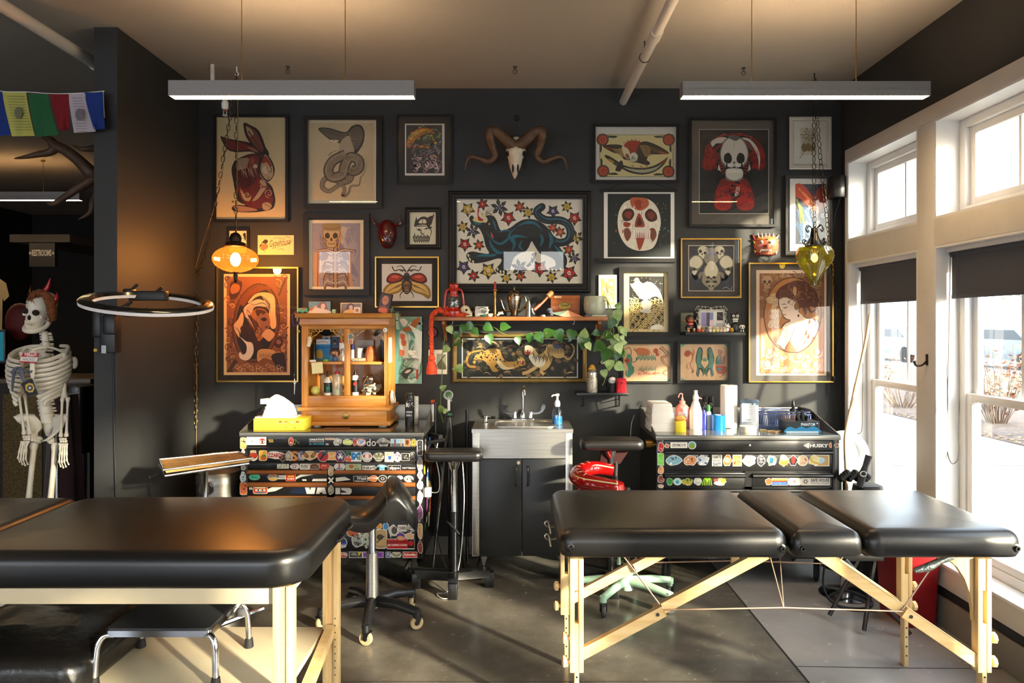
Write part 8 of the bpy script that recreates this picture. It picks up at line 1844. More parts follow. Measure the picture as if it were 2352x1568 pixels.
stk(S2,d1,'r','#e2dcd2',1045,530,1240,740,('p','#d8c84a',[(1070,600),(1105,540),(1140,600)]),('p','#2a6ac0',[(1120,620),(1190,620),(1180,690),(1130,690)]),('s','#c04a3a',6,(1150,545),(1225,600),(1210,700)));stk(S2,d1,'b','#e0d8d8',1230,530,1400,735,*busy(1270,560,1370,700,['#c86a4a','#6a8ac0','#c04a5a'],8));stk(S2,d1,'r','#26231f',1400,560,1570,720,*busy(1430,590,1540,710,['#8a8478','#b8b0a0','#5a554c'],7));stk(S2,d1,'r','#b8b88a',1368,728,1610,780,w=0);stk(S2,d1,'e','#3a3836',1575,535,1700,660,('e','#a8a49c',1638,600,34,44));stk(S2,d1,'e','#2a2826',1580,650,1700,745,('s',W_,8,(1605,690),(1638,715),(1672,690)))
stk(S1,d2,'r','#dedad2',255,780,730,870,('t',K,'ONNIT',290,795,660,855,.0,.35),w=0);stk(S1,d2,'r','#c9b42a',745,785,890,890,('t',K,'JHP',765,800,870,845,.03),('t',K,'SUPPLY',765,858,870,875),w=0);stk(S1,d2,'r','#d8d4c4',890,790,1140,885,*busy(910,800,1130,875,['#6a9a3a','#3a5a8a','#c03a6a','#d8b83a'],9),w=3)
stk(S1,d2,'b','#d8d2c8',1140,775,1370,905,('star','#8e1c1c',1255,835,62),('star',W_,1255,835,34));stk(S1,d2,'o','#cfcac4',1365,780,1580,905,('t','#4a4648','FUZZ',1400,810,1545,860,.03),('s','#8a3a3a',6,(1410,878),(1535,878)));stk(S1,d2,'r','#6e2a1a',1580,780,1780,900,('p','#c8a05a',[(1590,790),(1640,790),(1600,820)]),('p','#c8a05a',[(1770,790),(1720,790),(1760,820)]),('r','#2a201a',1610,825,1750,870),('t','#b8a890','COFFEE',1620,835,1742,862));stk(S1,d2,'e','#c0341c',1778,735,1995,905,('t',W_,'Joy',1825,790,1950,850,.0,.3),w=4)
stk(S2,d2,'e','#d8d4d0',-25,760,215,925,('r','#c83a2a',70,785,100,915),('p','#2a8ac0',[(10,900),(60,850),(65,905)]),('p','#2a8ac0',[(110,850),(170,900),(110,910)]),w=2);stk(S2,d2,'r','#a8b48a',220,790,550,910,('b','#c0603a',(290,820),(350,800),(400,830),(360,880),(310,870)),*busy(400,800,540,900,['#7a8a4a','#c8c08a','#4a6a3a'],6),w=3);stk(S2,d2,'r',K,568,815,845,922,('r',W_,585,828,828,908),('t',K,'NI',600,842,715,896,.03),('p',K,[(735,842),(748,842),(748,896),(735,896)]),('p',K,[(805,842),(818,842),(818,896),(805,896)]),('p',K,[(748,896),(735,884),(805,842),(818,852)]))
stk(S2,d2,'b','#6ab0d8',860,800,1120,925,('e',K,905,880,32),('e',K,1075,880,32),('b','#a8d0e8',(930,830),(1000,815),(1060,840),(1000,870)),w=10);stk(S2,d2,'r','#1a1818',1115,815,1390,935,('t',W_,'zippo',1142,840,1365,915,.03),('s','#c83a2a',14,(1205,838),(1215,822)));stk(S2,d2,'n',K,1420,855,1695,890,('t',W_,'PSYTECH',1422,857,1695,888,.02))
a3,b3,a4,b4,a5,b5,d6=LDR[3],LDR[4],LDR[5],LDR[6],LDR[7],LDR[8],LDR[9]
stk(S1,a3,'r','#dcd8d4',500,1000,700,1140,w=0);stk(S1,a3,'e','#5ad0aa',290,995,530,1130,('t','#123a2a','Mateus',340,1030,490,1090,0,.3),w=4);stk(S1,a3,'e','#d88a3a',690,995,910,1148,('r','#e8c86a',720,1040,880,1120),('r','#23407a',655,1035,925,1075),('t',W_,'Dickies',690,1042,900,1070,.03),w=10);stk(S1,a3,'r','#c9c6c2',905,1025,1075,1110,('t','#8a8a92','TOOL',935,1045,1060,1090));stk(S1,a3,'r','#c8401f',1075,1005,1285,1150,('b','#e8b04a',(1110,1040),(1170,1030),(1180,1060),(1130,1070)),('b','#e8b04a',(1250,1040),(1195,1030),(1185,1060),(1230,1070)),('t',W_,'RedBull',1108,1080,1252,1115,.03),w=3)
for x0_,pr_ in((1285,a3),):stk(S1,pr_,'n',K,0,0,1,1,('p',W_,[(1285,1065),(1390,1010),(1680,1008),(1400,1060),(1285,1115)]),('p',W_,[(1420,1108),(1505,1108),(1520,1143),(1425,1143)]),('p',W_,[(1650,1100),(1940,1095),(1940,1150),(1630,1150)]))
stk(S2,b3,'n',K,0,0,1,1,('p',W_,[(10,1080),(200,1055),(330,1120),(15,1160)]));stk(S2,b3,'r','#4a5862',285,1030,380,1160,w=0);stk(S2,b3,'r','#1c1a1a',385,1040,680,1160,('t',W_,'Weak',460,1050,665,1125,.02,.15),('s',W_,12,(420,1145),(600,1150)));stk(S2,b3,'b','#d8742a',680,1025,910,1165,('r',W_,685,1065,905,1105),('t','#c8641f','HARLEY',710,1070,880,1100,.03));stk(S2,b3,'e','#8a8884',905,1020,1105,1175,('e',K,1005,1098,72,56),('e','#b8b4ac',1005,1098,44,34),('star',K,1005,1098,30));stk(S2,b3,'b','#8fb8b0',1110,1030,1290,1130,*busy(1130,1040,1270,1110,['#5a8a84',W_],5));stk(S2,b3,'b','#86aca8',1300,1030,1450,1120);stk(S2,b3,'e','#a8a49c',1455,1030,1660,1170,*busy(1480,1050,1640,1150,[K,W_],9))
stk(S1,a4,'o','#c4552a',380,1265,690,1418,('r','#e0d8b0',420,1278,640,1300),('r','#d8d4cc',430,1320,640,1360),('e',K,490,1340,18),('e',K,580,1340,18),('b','#2a6a8a',(440,1400),(470,1380),(600,1380),(630,1400)));stk(S1,a4,'n',K,0,0,1,1,('p',W_,[(690,1320),(780,1280),(1030,1278),(850,1360),(690,1385)]),('p','#152038',[(1150,1400),(1250,1310),(1480,1290),(1500,1420)]),('p',W_,[(1480,1285),(1570,1285),(1590,1345),(1610,1285),(1705,1285),(1680,1420),(1520,1420)]),('p',W_,[(1745,1285),(1900,1285),(1935,1420),(1860,1420),(1850,1390),(1800,1390),(1790,1420),(1715,1420)]));stk(S1,a4,'n',K,0,0,1,1,('t',W_,'m',300,1285,365,1330,.04))
stk(S2,b4,'n',K,0,0,1,1,('r',W_,5,1290,105,1425),('p',W_,[(125,1290),(300,1290),(345,1320),(350,1380),(310,1430),(125,1430),(125,1395),(235,1390),(245,1375),(150,1345),(125,1320)]))
stk(S3,b5,'n',K,0,0,1,1,('p',W_,[(240,420),(310,425),(330,460),(240,462)]),('p',W_,[(240,500),(330,480),(360,462),(420,458),(330,510),(240,515)]))
for x0_,y0_,x1_,y1_,sh,c,ex in((130,600,225,700,'e','#2450b8',[('t',W_,'VIBE',135,668,215,692,.03),('e',K,180,635,30,18)]),(225,500,330,610,'b','#b0602a',busy(240,520,320,600,['#4a8a4a','#c8402a',K],8)),(310,470,420,590,'b','#8a8478',busy(330,490,410,580,['#c0603a','#5a7a4a',W_],7)),(260,580,370,700,'b','#9aa09a',busy(280,600,350,690,[K,'#5a605a'],9)),(355,560,440,700,'b','#a8b0a0',busy(370,580,430,690,['#4a5a4a',K],8)),(470,530,585,705,'o','#b89a6a',[('e','#3a3026',520,600,30,26),('s',K,9,(490,650),(560,590)),('t','#5a4630','TO DEATH',485,676,575,692)]),(480,470,545,535,'b','#d89a3a',[]),(545,470,600,540,'e','#3a8ac8',[]),(595,490,690,610,'b','#c8c0b4',[('e','#4a4640',650,540,26,34),('r',K,620,590,680,608)]),(680,490,760,550,'r','#dcd8d0',[('t',K,'CHERI',688,505,752,535,.02)]),(760,475,835,565,'b','#b0aca4',busy(770,490,825,550,[K,W_],8)),(660,555,750,640,'e','#5a3a86',[('b','#d8a078',(675,600),(705,590),(738,600),(730,625),(690,625))]),(745,560,832,625,'b','#d8b090',[]),(580,615,830,708,'r','#b01c20',[('t',K,'I pavement',590,632,760,658,.02),('t',W_,'GET HAPPIER FUCKERS',588,664,765,680,.03),('r',K,772,620,828,700),('e','#b01c20',800,656,25),('r',W_,722,702,830,709)])):
 stk(S3,d6,sh,c,x0_,y0_,x1_,y1_,*ex,w=5)
for x0_,x1_,sh,c,ex in((118,240,'b','#b8322a',[('t',W_,'OFF THE WALL',135,740,225,768,.03)]),(242,362,'r','#2a2c28',[('p','#c8b03a',[(320,735),(355,735),(330,775)]),('b','#8a8a80',(255,760),(290,740),(320,765))]),(364,552,'r','#8a4ab8',[('t','#2a1a5a','ROTARY STUDIO',380,748,530,768,.02)]),(572,616,'r','#2a4aa0',[('s',W_,6,(583,775),(594,742),(606,775))]),(614,725,'b','#b8b098',[('s','#5a5a48',9,(630,745),(670,770),(712,745))]),(726,856,'r','#b82a22',[('t',W_,'Schwifty',738,745,846,775,.03)])):stk(S3,LBODY,sh,c,x0_,732,x1_,786,*ex,w=4)
for x0_,y0_,x1_,y1_,sh,c in((105,225,240,470,'o','#d8b86a'),(135,465,215,590,'b','#c8c8c4'),(115,800,225,915,'b','#8a8680'),(100,930,235,1180,'b','#bcd0dc'),(100,1175,255,1440,'o','#c8642f')):stk(S1,LBODY,sh,c,x0_,y0_,x1_,y1_,*busy(x0_+25,y0_+30,x1_-25,y1_-30,[K,'#c0443a','#4a86b8',W_],5))
for x0_,y0_,x1_,y1_,sh,c in((1965,800,2090,1060,'b','#c8bc98'),(1965,1240,2100,1450,'b','#b8b49c')):stk(S1,LBODY,sh,c,x0_,y0_,x1_,y1_,*busy(x0_+25,y0_+30,x1_-25,y1_-30,[K,'#8a8468','#c03a3a'],6))
stk(S1,LBODY,'n',K,0,0,1,1,('s',W_,34,(1980,1075),(2085,1190)),('s',W_,34,(2085,1075),(1980,1190)))
for k,(y0_,y1_,c)in enumerate(((275,610,'#3a3a3c'),(640,960,'#a8a49c'),(930,1120,'#b8b4ac'),(1110,1340,'#d8c8c0'),(1340,1620,'#c8c0b0'),(1640,2000,'#7a4a7a'),(2020,2380,'#c8a878'),(2400,2690,'#8a2a2a'))):stk(S2,LBODY,'o' if k==0 else 'b',c,1730,y0_,1860,y1_,*busy(1760,y0_+40,1830,y1_-40,[K,'#c0443a','#5a86b8',W_],6),w=12)
q=random.Random(3)
for i in range(30):
 y=TY+.06+.42*q.random();z=.28+.56*q.random();s_=q.uniform(.03,.06);pl=MB(q.choice(['#c8c0b4','#b83a2c','#d8b84a','#3a6ab0','#2a2a2a','#e2dcd2','#6a9a5a','#c86a3a','#8a4a8a']))
 pl.loft([[(CLX1+.0008+i*.00004,y+s_*math.cos(R(a_))*q.uniform(.6,1),z+s_*math.sin(R(a_))*q.uniform(.6,1))for a_ in range(0,360,40)]],True,False,True);pl.build('side_sticker',GLOSS,LBODY,sm=0)
r0,r1,r2,r3=RDR[0],RDR[1],RDR[2],RDR[3]
stk(S4,r0,'r','#d9d6d0',405,590,563,643,('t',K,'GLOOMEASED',420,603,550,630,.02,.2,180),w=2);stk(S4,r0,'b','#b87a4a',348,598,396,645,w=4);stk(S4,r0,'e','#4aa0c0',568,580,645,655,('b','#7a8a34',(580,620),(605,595),(632,620),(620,645),(590,645)),w=5);stk(S4,r0,'n',K,0,0,1,1,('t','#dcdcd8','HUSKY',1705,604,1875,638,.05),('b','#dcdcd8',(1645,620),(1675,600),(1700,598),(1695,645),(1670,635)));stk(S4,r0,'b','#c06a34',1882,592,1910,645,w=3);stk(S4,RBODY,'b','#7a5238',1930,598,1978,642,w=4)
MB().lathe([(0,0),(.008,0),(.007,.006),(0,.007)],(PX(1721,TY),TY-.002,PZ(1022,TY)),12,M.Rotation(R(90),3,'X')).build('lock',STEEL,r0)
for x0_,x1_,sh,c,ex in((368,515,'b','#7aa8b8',busy(390,730,490,790,['#3a6a8a',W_,'#2a4a5a'],8)),(525,650,'b','#c8885a',busy(550,740,620,800,['#6a3a2a',W_],6)),(640,770,'b','#b8c0c8',busy(660,740,750,800,['#2a5a9a',W_,'#4a5a6a'],7)),(792,885,'r','#c9c4bc',[('t',K,'I HATE',800,712,878,742,.03),('t',K,'EXPLAINING',800,750,878,770,.02),('t',K,'SHIT!',800,778,878,812,.03)]),(890,980,'b','#c86a34',[('e','#e0b890',932,755,28,26),('e',K,920,752,4),('e',K,945,752,4)]),(985,1070,'r','#c08a5a',busy(1000,720,1055,800,['#a83a2a','#e8c8a0'],6)),(1075,1205,'b','#d8d0cc',[('t','#8a5a5a','Fantasia',1090,725,1190,752,.02),('t','#6a4a4a','TOKYO',1095,760,1180,790,.03)]),(1212,1292,'b','#4a4846',busy(1225,720,1280,800,[W_,K],8)),(1298,1405,'b','#9ab080',[('b','#2a6aa0',(1330,740),(1360,735),(1360,780),(1335,785)),('s','#3a5a2a',6,(1310,800),(1390,730))]),(1412,1510,'b','#d88a4a',[('e','#e8c098',1462,735,30,26),('t','#c8702a','100% BEEF',1425,770,1505,805,.03)]),(1505,1590,'b','#1c1a1a',[('b','#b02a22',(1530,740),(1550,720),(1570,740),(1560,785),(1540,785))]),(1585,1690,'e','#e0c8a8',[('b','#b8603a',(1650,740),(1675,745),(1670,770)),('t','#b8805a','LUNA',1610,770,1665,795)]),(1690,1800,'b','#d8c88a',[('s','#b89a2a',14,(1705,725),(1730,770),(1790,790))]),(1745,1885,'r','#b08a4a',[('b','#9ac0d0',(1770,740),(1820,730),(1845,760),(1800,790))])):stk(S4,r1,sh,c,x0_,708,x1_,812,*ex,w=5)
stk(S4,r1,'n',K,0,0,1,1,('t','#c8c8c4','GREYLOCK',560,708,760,736,.02))
for pr_,x0_,x1_,sh,c,ex in((r2,365,430,'b','#2f8a3a',[]),(r2,432,510,'e','#a8ccd0',[('e','#3a9a9a',470,960,16)]),(r2,512,615,'b','#a8a03a',busy(530,935,600,985,['#3a7a3a','#c86a2a'],6)),(r2,620,700,'b','#c8c8c0',[('t','#4a6a6a','CUTS',635,960,690,982)]),(r2,805,930,'b','#d8b060',[('e','#e8d8c0',855,965,26),('r','#b83a2a',815,930,850,955),('r','#c89a2a',870,928,920,960)]),(r3,1283,1355,'b','#8a5a34',[]),(r3,1350,1500,'r','#23408a',[('r','#d8a03a',1352,930,1498,945),('r','#b8402a',1352,945,1498,958),('t','#6a9ad8','PORTSMOUTH',1365,964,1485,980,.02)]),(r3,1503,1620,'o','#e0c8c0',[('e','#c86a6a',1560,955,14)]),(r3,1620,1892,'r','#cfcbc4',[('t',K,'SAFE HOUSE',1712,928,1886,958,.03),('t','#3a3838','TATTOO STUDIO',1712,964,1886,980,.01),('star','#4a4846',1665,955,28,14,8),('e','#cfcbc4',1665,955,10)])):stk(S4,pr_,sh,c,x0_,922,x1_,990,*ex,w=3)
stk(S4,r2,'n',K,0,0,1,1,*[('s','#8ac02a',6,(750,960),(725+i*10,925),(700+i*18,990))for i in range(6)])
for y0_,y1_,sh,c in((590,685,'b','#b02a2a'),(690,805,'r','#7acb5a'),(808,890,'b','#d89a5a'),(895,975,'b','#8a4a44'),(980,1015,'b','#c8a898')):stk(S4,RBODY,sh,c,285,y0_,345,y1_,*busy(300,y0_+20,330,y1_-15,[K,W_],4),w=4)
# skeleton at the left
ds=3.92
def sp(zx,zy,o=0):return P(zx/2.85,600+zy/2.85,ds-o)
t=thing('model_skeleton','life size white plastic skeleton standing at the left beside the partition','skeleton',(PX(90,ds),ds,0))
ct=sp(268,318);su=ds/F/2.85
rot=(M.Rotation(R(-4),3,'Z')@M.Rotation(R(9),3,'X')@M.Rotation(R(10),3,'Y'))
b=MB();rg=[]
for z,xw,y0,y1 in((-.105,.028,-.082,-.03),(-.098,.036,-.09,-.02),(-.07,.046,-.088,.0),(-.045,.052,-.084,.03),(-.02,.06,-.082,.07),(.01,.066,-.08,.088),(.04,.07,-.08,.094),(.07,.066,-.07,.09),(.092,.05,-.048,.07),(.105,.022,-.015,.04)):
 rg.append([ct+rot@V((xw*math.cos(R(a_)),(y0+y1)/2+(y1-y0)/2*math.sin(R(a_)),z))for a_ in range(0,360,20)])
b.loft(rg);sk_=b.build('skull',BONEW,t,sm=70)
for s_ in(-1,1):
 MB().sph(ct+rot@V((s_*.031,-.078,.0)),(.019,.016,.017),rot=rot).build('eye_socket',MATS['dark cavity'],sk_)
 MB().tube([ct+rot@V((s_*.05,-.062,-.025)),ct+rot@V((s_*.064,-.03,-.02)),ct+rot@V((s_*.066,.0,-.012))],[.009,.006,.006],8).build('cheek_bone',BONEW,sk_)
MB().sph(ct+rot@V((0,-.086,-.033)),(.009,.008,.015),rot=rot).build('nose_hole',MATS['dark cavity'],sk_)
b=MB().col('#5a4a34');b.tube([ct+rot@V((x*.006,-.093+abs(x)**2*.0009,-.069))for x in range(-5,6)],.0022,5)
for q in(-.062,-.076):
 for x in range(-5,6):b.col('#e9dfc4').box(ct+rot@V((x*.0068,-.092+x*x*.0009,q)),(.0058,.006,.011),rot)
b.build('teeth',mat('teeth',vc=True,var=.05,rough=.4),sk_)
j=MB();j.tube(crv([ct+rot@V(p)for p in((.056,.0,-.03),(.054,-.02,-.08),(.036,-.07,-.105),(0,-.092,-.108),(-.036,-.07,-.105),(-.054,-.02,-.08),(-.056,.0,-.03))],5),[.010,.013,.014,.015,.014,.013,.010],10);j.build('jaw',BONEW,t)
def chainpts(ps,n):q=crv(ps,10);return[q[int(i*(len(q)-1)/(n-1))]for i in range(n)]
spn=chainpts([sp(290,470,-.02),sp(300,540,-.03),sp(295,700,-.07),sp(285,860,-.03),sp(300,960,.0),sp(320,1040,-.04)],21)
for i,p in enumerate(spn):
 r=.016+.021*i/20;b=MB();b.cyl(p+V((0,0,.012)),p-V((0,0,.012)),r,n=12);b.tube([p,p+V((.008,.035+r,-.01))],[.008,.004],6);b.tube([p-V((r+.018,-.01,0)),p+V((r+.018,.01,0))],.005,6);b.build('vertebra',BONEW,t)
cen=lambda k:(sp(262,590+k*30),.115+.05*math.sin(PI*min(1,(k+2.5)/11)))
for k in range(10):
 c,r=cen(k);bkp=c+V((.035,.09,.03))
 for s_ in(-1,1):
  q=[bkp+V((s_*.02,0,.0)),c+V((s_*r*.75,.075,.025)),c+V((s_*r*1.02,.0,-.005)),c+V((s_*r*.78,-.075,-.04)),c+V((s_*(.03+.012*max(0,k-5)),-.105+.01*max(0,k-6),-.055-(.01*(k>6))))]
  MB().tube(crv(q,6),[.007,.009,.0105,.0105,.008],7,flat=1.25).build('rib',BONEW,t)
b=MB();b.tube(crv([sp(215,590,.11),sp(212,680,.13),sp(212,770,.13)],5),[.018,.013,.015,.008],8,flat=.6);b.build('breastbone',BONEW,t)
for s_,sh in((-1,sp(152,582,.03)),(1,sp(412,592,.0))):
 MB().tube(crv([sp(218,578,.10),sp((218+(152 if s_<0 else 412))/2,560,.07),sh],5),[.009,.006,.008],8).build('collar_bone',BONEW,t)
 b=MB();b.prism([sh+V((0,.03,.02)),sh+V((-s_*.07,.09,.01)),sh+V((-s_*.03,.10,-.13))],(0,.008,0));b.build('shoulder_blade',BONEW,t)
def bone(a,b_,r,nm,k=1.9,mid=1.0):
 a,b_=V(a),V(b_);q=[a.lerp(b_,x)for x in(0,.05,.12,.3,.6,.88,.95,1)]
 MB().tube(q,[r*k*.8,r*k,r*1.2,r*mid,r*mid,r*1.2,r*k,r*k*.8],10).build(nm,BONEW,t,sm=70)
def hand(w,k,s_):
 b=MB()
 for i in range(6):b.sph(w+V(((i%3-1)*.013,(i//3)*.006,-.012-.013*(i//3))),.009,8,6)
 for f_ in range(5):
  bx=(f_-1.7)*.0105;L=(.045,.075,.082,.076,.062)[f_]
  sp_=-s_*.03 if f_==0 else 0
  p0=w+V((-s_*bx*-1+0,-.002,-.035));p1=p0+V((s_*bx*.25-sp_*.5,-.012,-.06 if f_ else-.035));p2=p1+V((s_*bx*.15-sp_*.3,-.004,-L*.55));p3=p2+V((0,.016,-L*.42))
  for a_,c_,r in((p0,p1,.0055),(p1,p2,.005),(p2,p3,.004)):b.tube([a_,a_.lerp(c_,.15),a_.lerp(c_,.5),a_.lerp(c_,.85),c_],[r*1.35,r,r*.8,r,r*1.25],7)
 b.build('hand',BONEW,t,sm=70)
for s_,sh,el,wr in((-1,sp(150,590,.02),sp(138,868,-.02),sp(172,1135,.05)),(1,sp(418,600,.02),sp(422,892,.0),sp(412,1150,.06))):
 bone(sh,el,.0105,'upper_arm_bone');bone(el+V((-.012,0,0)),wr+V((-.012,0,0)),.0062,'forearm_bone');bone(el+V((.014,.01,0)),wr+V((.014,.008,0)),.0065,'forearm_bone');hand(wr,1,s_)
for s_ in(-1,1):
 c=sp(288,1085);b=MB();rg=[]
 for z,x,w_,y,th in((.075,.105,.035,.01,.012),(.06,.10,.055,-.01,.010),(.03,.085,.055,.0,.010),(-.005,.07,.04,.02,.014),(-.03,.068,.026,.0,.02),(-.055,.05,.022,-.02,.016),(-.075,.025,.026,-.03,.012)):
  rg.append([c+V((s_*x+w_*math.cos(R(a_)),y+th*math.sin(R(a_))-s_*.35*w_*math.cos(R(a_)),z+.004*math.cos(R(a_))*s_))for a_ in range(0,360,24)])
 b.loft(rg);b.build('hip_bone',BONEW,t,sm=70)
b=MB();c=sp(315,1075,-.06);b.loft([[c+V((w_*math.cos(R(a_)),.012*math.sin(R(a_)),z))for a_ in range(0,360,30)]for z,w_ in((.04,.045),(.01,.04),(-.03,.025),(-.06,.01))]);b.build('sacrum',BONEW,t)
for s_,hp,x_ in((-1,sp(238,1182),62),(1,sp(352,1185),112)):
 kn=P(x_+1,1180,ds-.03);an=P(x_-1,1335,ds)
 MB().sph(hp+V((-s_*.014,0,.012)),.022,12,8).build('hip_joint',BONEW,t);bone(hp+V((s_*.012,0,.0)),kn,.0145,'thigh_bone',1.6);bone(kn-V((0,0,.02)),an,.012,'shin_bone',1.8);bone(kn+V((s_*.025,.02,-.03)),an+V((s_*.02,.01,0)),.005,'calf_bone')
 b=MB();b.tube(crv([an+V((0,.05,-.045)),an+V((0,-.0,-.03)),an+V((s_*.015,-.1,-.055)),an+V((s_*.02,-.17,-.065))],5),[.02,.026,.026,.016],10,flat=.6);b.build('foot',BONEW,t)
MB().cyl((PX(115,ds),ds+.06,.02),(PX(115,ds),ds+.06,.95),.011,n=12).build('stand_pole',CHROME,t);MB().lathe([(0,0),(.2,0),(.2,.015),(.02,.025),(0,.025)],(PX(100,ds),ds+.06,0),28).build('stand_base',BLKM,t)
t=thing('furry_headband','brown fur headband with red horns on the skeleton skull','headband',sp(310,280,.02))
FR=mat('brown fur','#7a4522',.9,var=.5,scale=60,bump=1,bscale=200)
b=MB();q=crv([sp(190,255,.07),sp(230,215,.08),sp(280,208,.09),sp(320,250,.10),sp(340,320,.09),sp(345,385,.07)],6)
b.tube(q,[.012,.02,.02,.024,.026,.018],9)
for i in range(60):p=q[rnd.randrange(len(q))]+V((rnd.gauss(0,.012),-.015,rnd.gauss(0,.012)));b.tube([p,p+V((rnd.gauss(0,.014),-.012,rnd.gauss(.004,.016)))],[.004,.0008],4)
b.build('fur_band',FR,t,sm=60)
for x,z,e in((350,275,((368,240),(372,205))),(285,205,((310,170),(330,110)))):MB().tube(crv([sp(x,z,.08),sp(*e[0],.08),sp(*e[1],.08)],5),[.016,.012,.002],8).build('horn',mat('red horn','#a5141c',.3),t)
t=thing('name_tag','red and white HELLO name tag on the chest of the skeleton','name tag',sp(190,665,.15));tg=(0,600,1/2.85);A=Art.wall(ds-.155,tg)
A.p('#b3202a',[(150,596),(256,600),(234,668),(124,660)]);A.t('#f0ece6','HELLO',162,598,240,618,.03,0,2);A.t('#f0ece6','my name is',172,618,226,624,.01);A.p('#ece8e0',[(140,624),(248,628),(238,658),(130,652)]);A.t('#3a4a6a','HAUKES',148,630,232,652,.0,.1,2);A.prism([A._m(*p)+V((0,.003,0))for p in[(150,596),(256,600),(234,668),(124,660)]],(0,.001,0));A.build('tag',INK,t,sm=0)
t=thing('badge_wallet','black wallet with a gold police style badge hanging on the skeleton ribs','badge',sp(190,880,.15));A=Art.wall(ds-.165,tg);q=[(136,800),(210,765),(250,868),(182,888)];A.p('#17171a',q);A.p('#c9a84a',[(165,810),(188,795),(215,800),(228,830),(215,856),(190,858),(168,842)]);A.e('#2a2a3a',196,828,19);A.star('#c8ccd8',196,828,14);A.prism([A._m(*p)+V((0,.006,0))for p in q],(0,.005,0));A.build('wallet',INK,t,sm=0)
b=MB()
for p in([(122,690),(95,720),(85,780),(80,850)],[(125,690),(160,710),(185,730),(210,715)],[(125,692),(140,740),(160,790)],[(118,690),(100,700),(80,730),(105,745)]):b.tube(crv([sp(*c,.15)for c in p],5),[.006,.013,.010,.006],7,flat=.5)
b.solo('ribbon_bow',mat('grey blue ribbon','#565c70',.6),'grey blue ribbon bow tied on the ribs of the skeleton','ribbon')
# hall beyond the partition
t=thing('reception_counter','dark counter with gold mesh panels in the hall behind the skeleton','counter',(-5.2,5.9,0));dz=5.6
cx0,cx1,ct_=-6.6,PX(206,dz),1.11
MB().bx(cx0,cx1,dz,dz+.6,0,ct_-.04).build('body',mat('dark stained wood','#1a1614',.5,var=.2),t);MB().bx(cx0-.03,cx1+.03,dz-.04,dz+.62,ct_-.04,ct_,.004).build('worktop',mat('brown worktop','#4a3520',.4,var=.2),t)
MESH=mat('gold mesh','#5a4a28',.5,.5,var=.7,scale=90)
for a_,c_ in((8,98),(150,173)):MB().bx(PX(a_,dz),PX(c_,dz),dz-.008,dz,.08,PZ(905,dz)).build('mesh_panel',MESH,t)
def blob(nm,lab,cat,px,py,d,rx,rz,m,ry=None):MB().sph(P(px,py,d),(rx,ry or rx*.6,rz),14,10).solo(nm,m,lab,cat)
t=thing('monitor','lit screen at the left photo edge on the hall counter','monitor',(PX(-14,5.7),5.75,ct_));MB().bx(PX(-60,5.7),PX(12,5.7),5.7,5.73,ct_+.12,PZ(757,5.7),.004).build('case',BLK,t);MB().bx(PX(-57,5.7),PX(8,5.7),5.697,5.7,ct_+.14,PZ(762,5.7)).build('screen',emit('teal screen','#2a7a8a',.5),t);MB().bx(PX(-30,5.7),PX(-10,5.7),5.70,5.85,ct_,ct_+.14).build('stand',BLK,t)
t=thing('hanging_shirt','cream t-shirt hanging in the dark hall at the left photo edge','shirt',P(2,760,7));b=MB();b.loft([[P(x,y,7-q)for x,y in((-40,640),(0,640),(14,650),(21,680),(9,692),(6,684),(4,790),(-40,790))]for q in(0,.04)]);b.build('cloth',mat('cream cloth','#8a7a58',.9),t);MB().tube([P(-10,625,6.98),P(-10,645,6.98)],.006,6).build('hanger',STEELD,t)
MB().bx(PX(67,7.4),PX(126,7.4),7.4,7.44,PZ(612,7.4),PZ(558,7.4)).build('x',BLK).name='restroom_sign'
o=bpy.data.objects['restroom_sign'];tag(o,'black hanging RESTROOMS sign in the dark hall','sign');A=Art.wall(7.398);A.t('#a8a49c','RESTROOMS',73,573,118,588,.03);
for x in(69,122):A.r('#a8a49c',x-3,580,x+3,582);A.r('#a8a49c',x-1,577,x+1,585)
A.build('lettering',INK,o,sm=0)
MB().bx(PX(22,7.6),PX(160,7.6),7.6,9.9,PZ(556,7.6),PZ(538,7.6)).structure('trim_2',mat('grey soffit','#4a423a',.8));MB().bx(PX(22,7.7),PX(50,7.7),7.7,7.72,PZ(552,7.7),PZ(541,7.7)).solo('exit_glow',emit('red sign light','#c8281c',.5),'dim red lit sign in the dark hall above the restroom sign','sign')
blob('red_bag','dark red bag in the hall left of the skeleton skull','bag',45,738,5.9,.12,.16,mat('dark red bag','#5a0d0d',.7));blob('wall_skull','small pale animal skull on the dark hall shelf right of the skeleton','skull',171,833,5.55,.03,.05,BONE)
b=MB();q=PX(190,5.2)
b.loft([[(q+a_*s_,5.2+c_*s_,z)for a_,c_ in rr(-.1,.1,-.16,.16,.05,4)]for z,s_ in((PZ(1035,5.2),.9),(PZ(1020,5.2),1),(PZ(940,5.2),1),(PZ(885,5.2),.85))]);t=thing('upholstered_stool','black upholstered chair on a chrome column in the hall left of the partition','stool',(q,5.2,0));b.build('seat',LEA2,t);MB().cyl((q,5.2,.03),(q,5.2,PZ(1030,5.2)),.03,n=14).build('column',CHROME,t);MB().lathe([(0,0),(.22,0),(.2,.03),(.03,.05),(0,.05)],(q,5.2,0),24).build('base',CHROME,t)
b=MB();q=PX(147,4.6);b.loft([[(q+.11*(1.25-z*.5)*math.cos(R(a_))*(1+.14*math.sin(R(a_*6))),4.6+.08*math.sin(R(a_)),z)for a_ in range(0,360,12)]for z in(0,.3,.6,.9,PZ(905,4.6))]);b.solo('red_drape',mat('dark red velvet','#2a090c',.9,sheen=.4),'dark red cloth draped behind the right leg of the skeleton','cloth')
t=thing('prayer_flags','string of prayer flags, yellow green red white and blue, tied to the partition','flags',P(120,320,3.62));df_=3.62
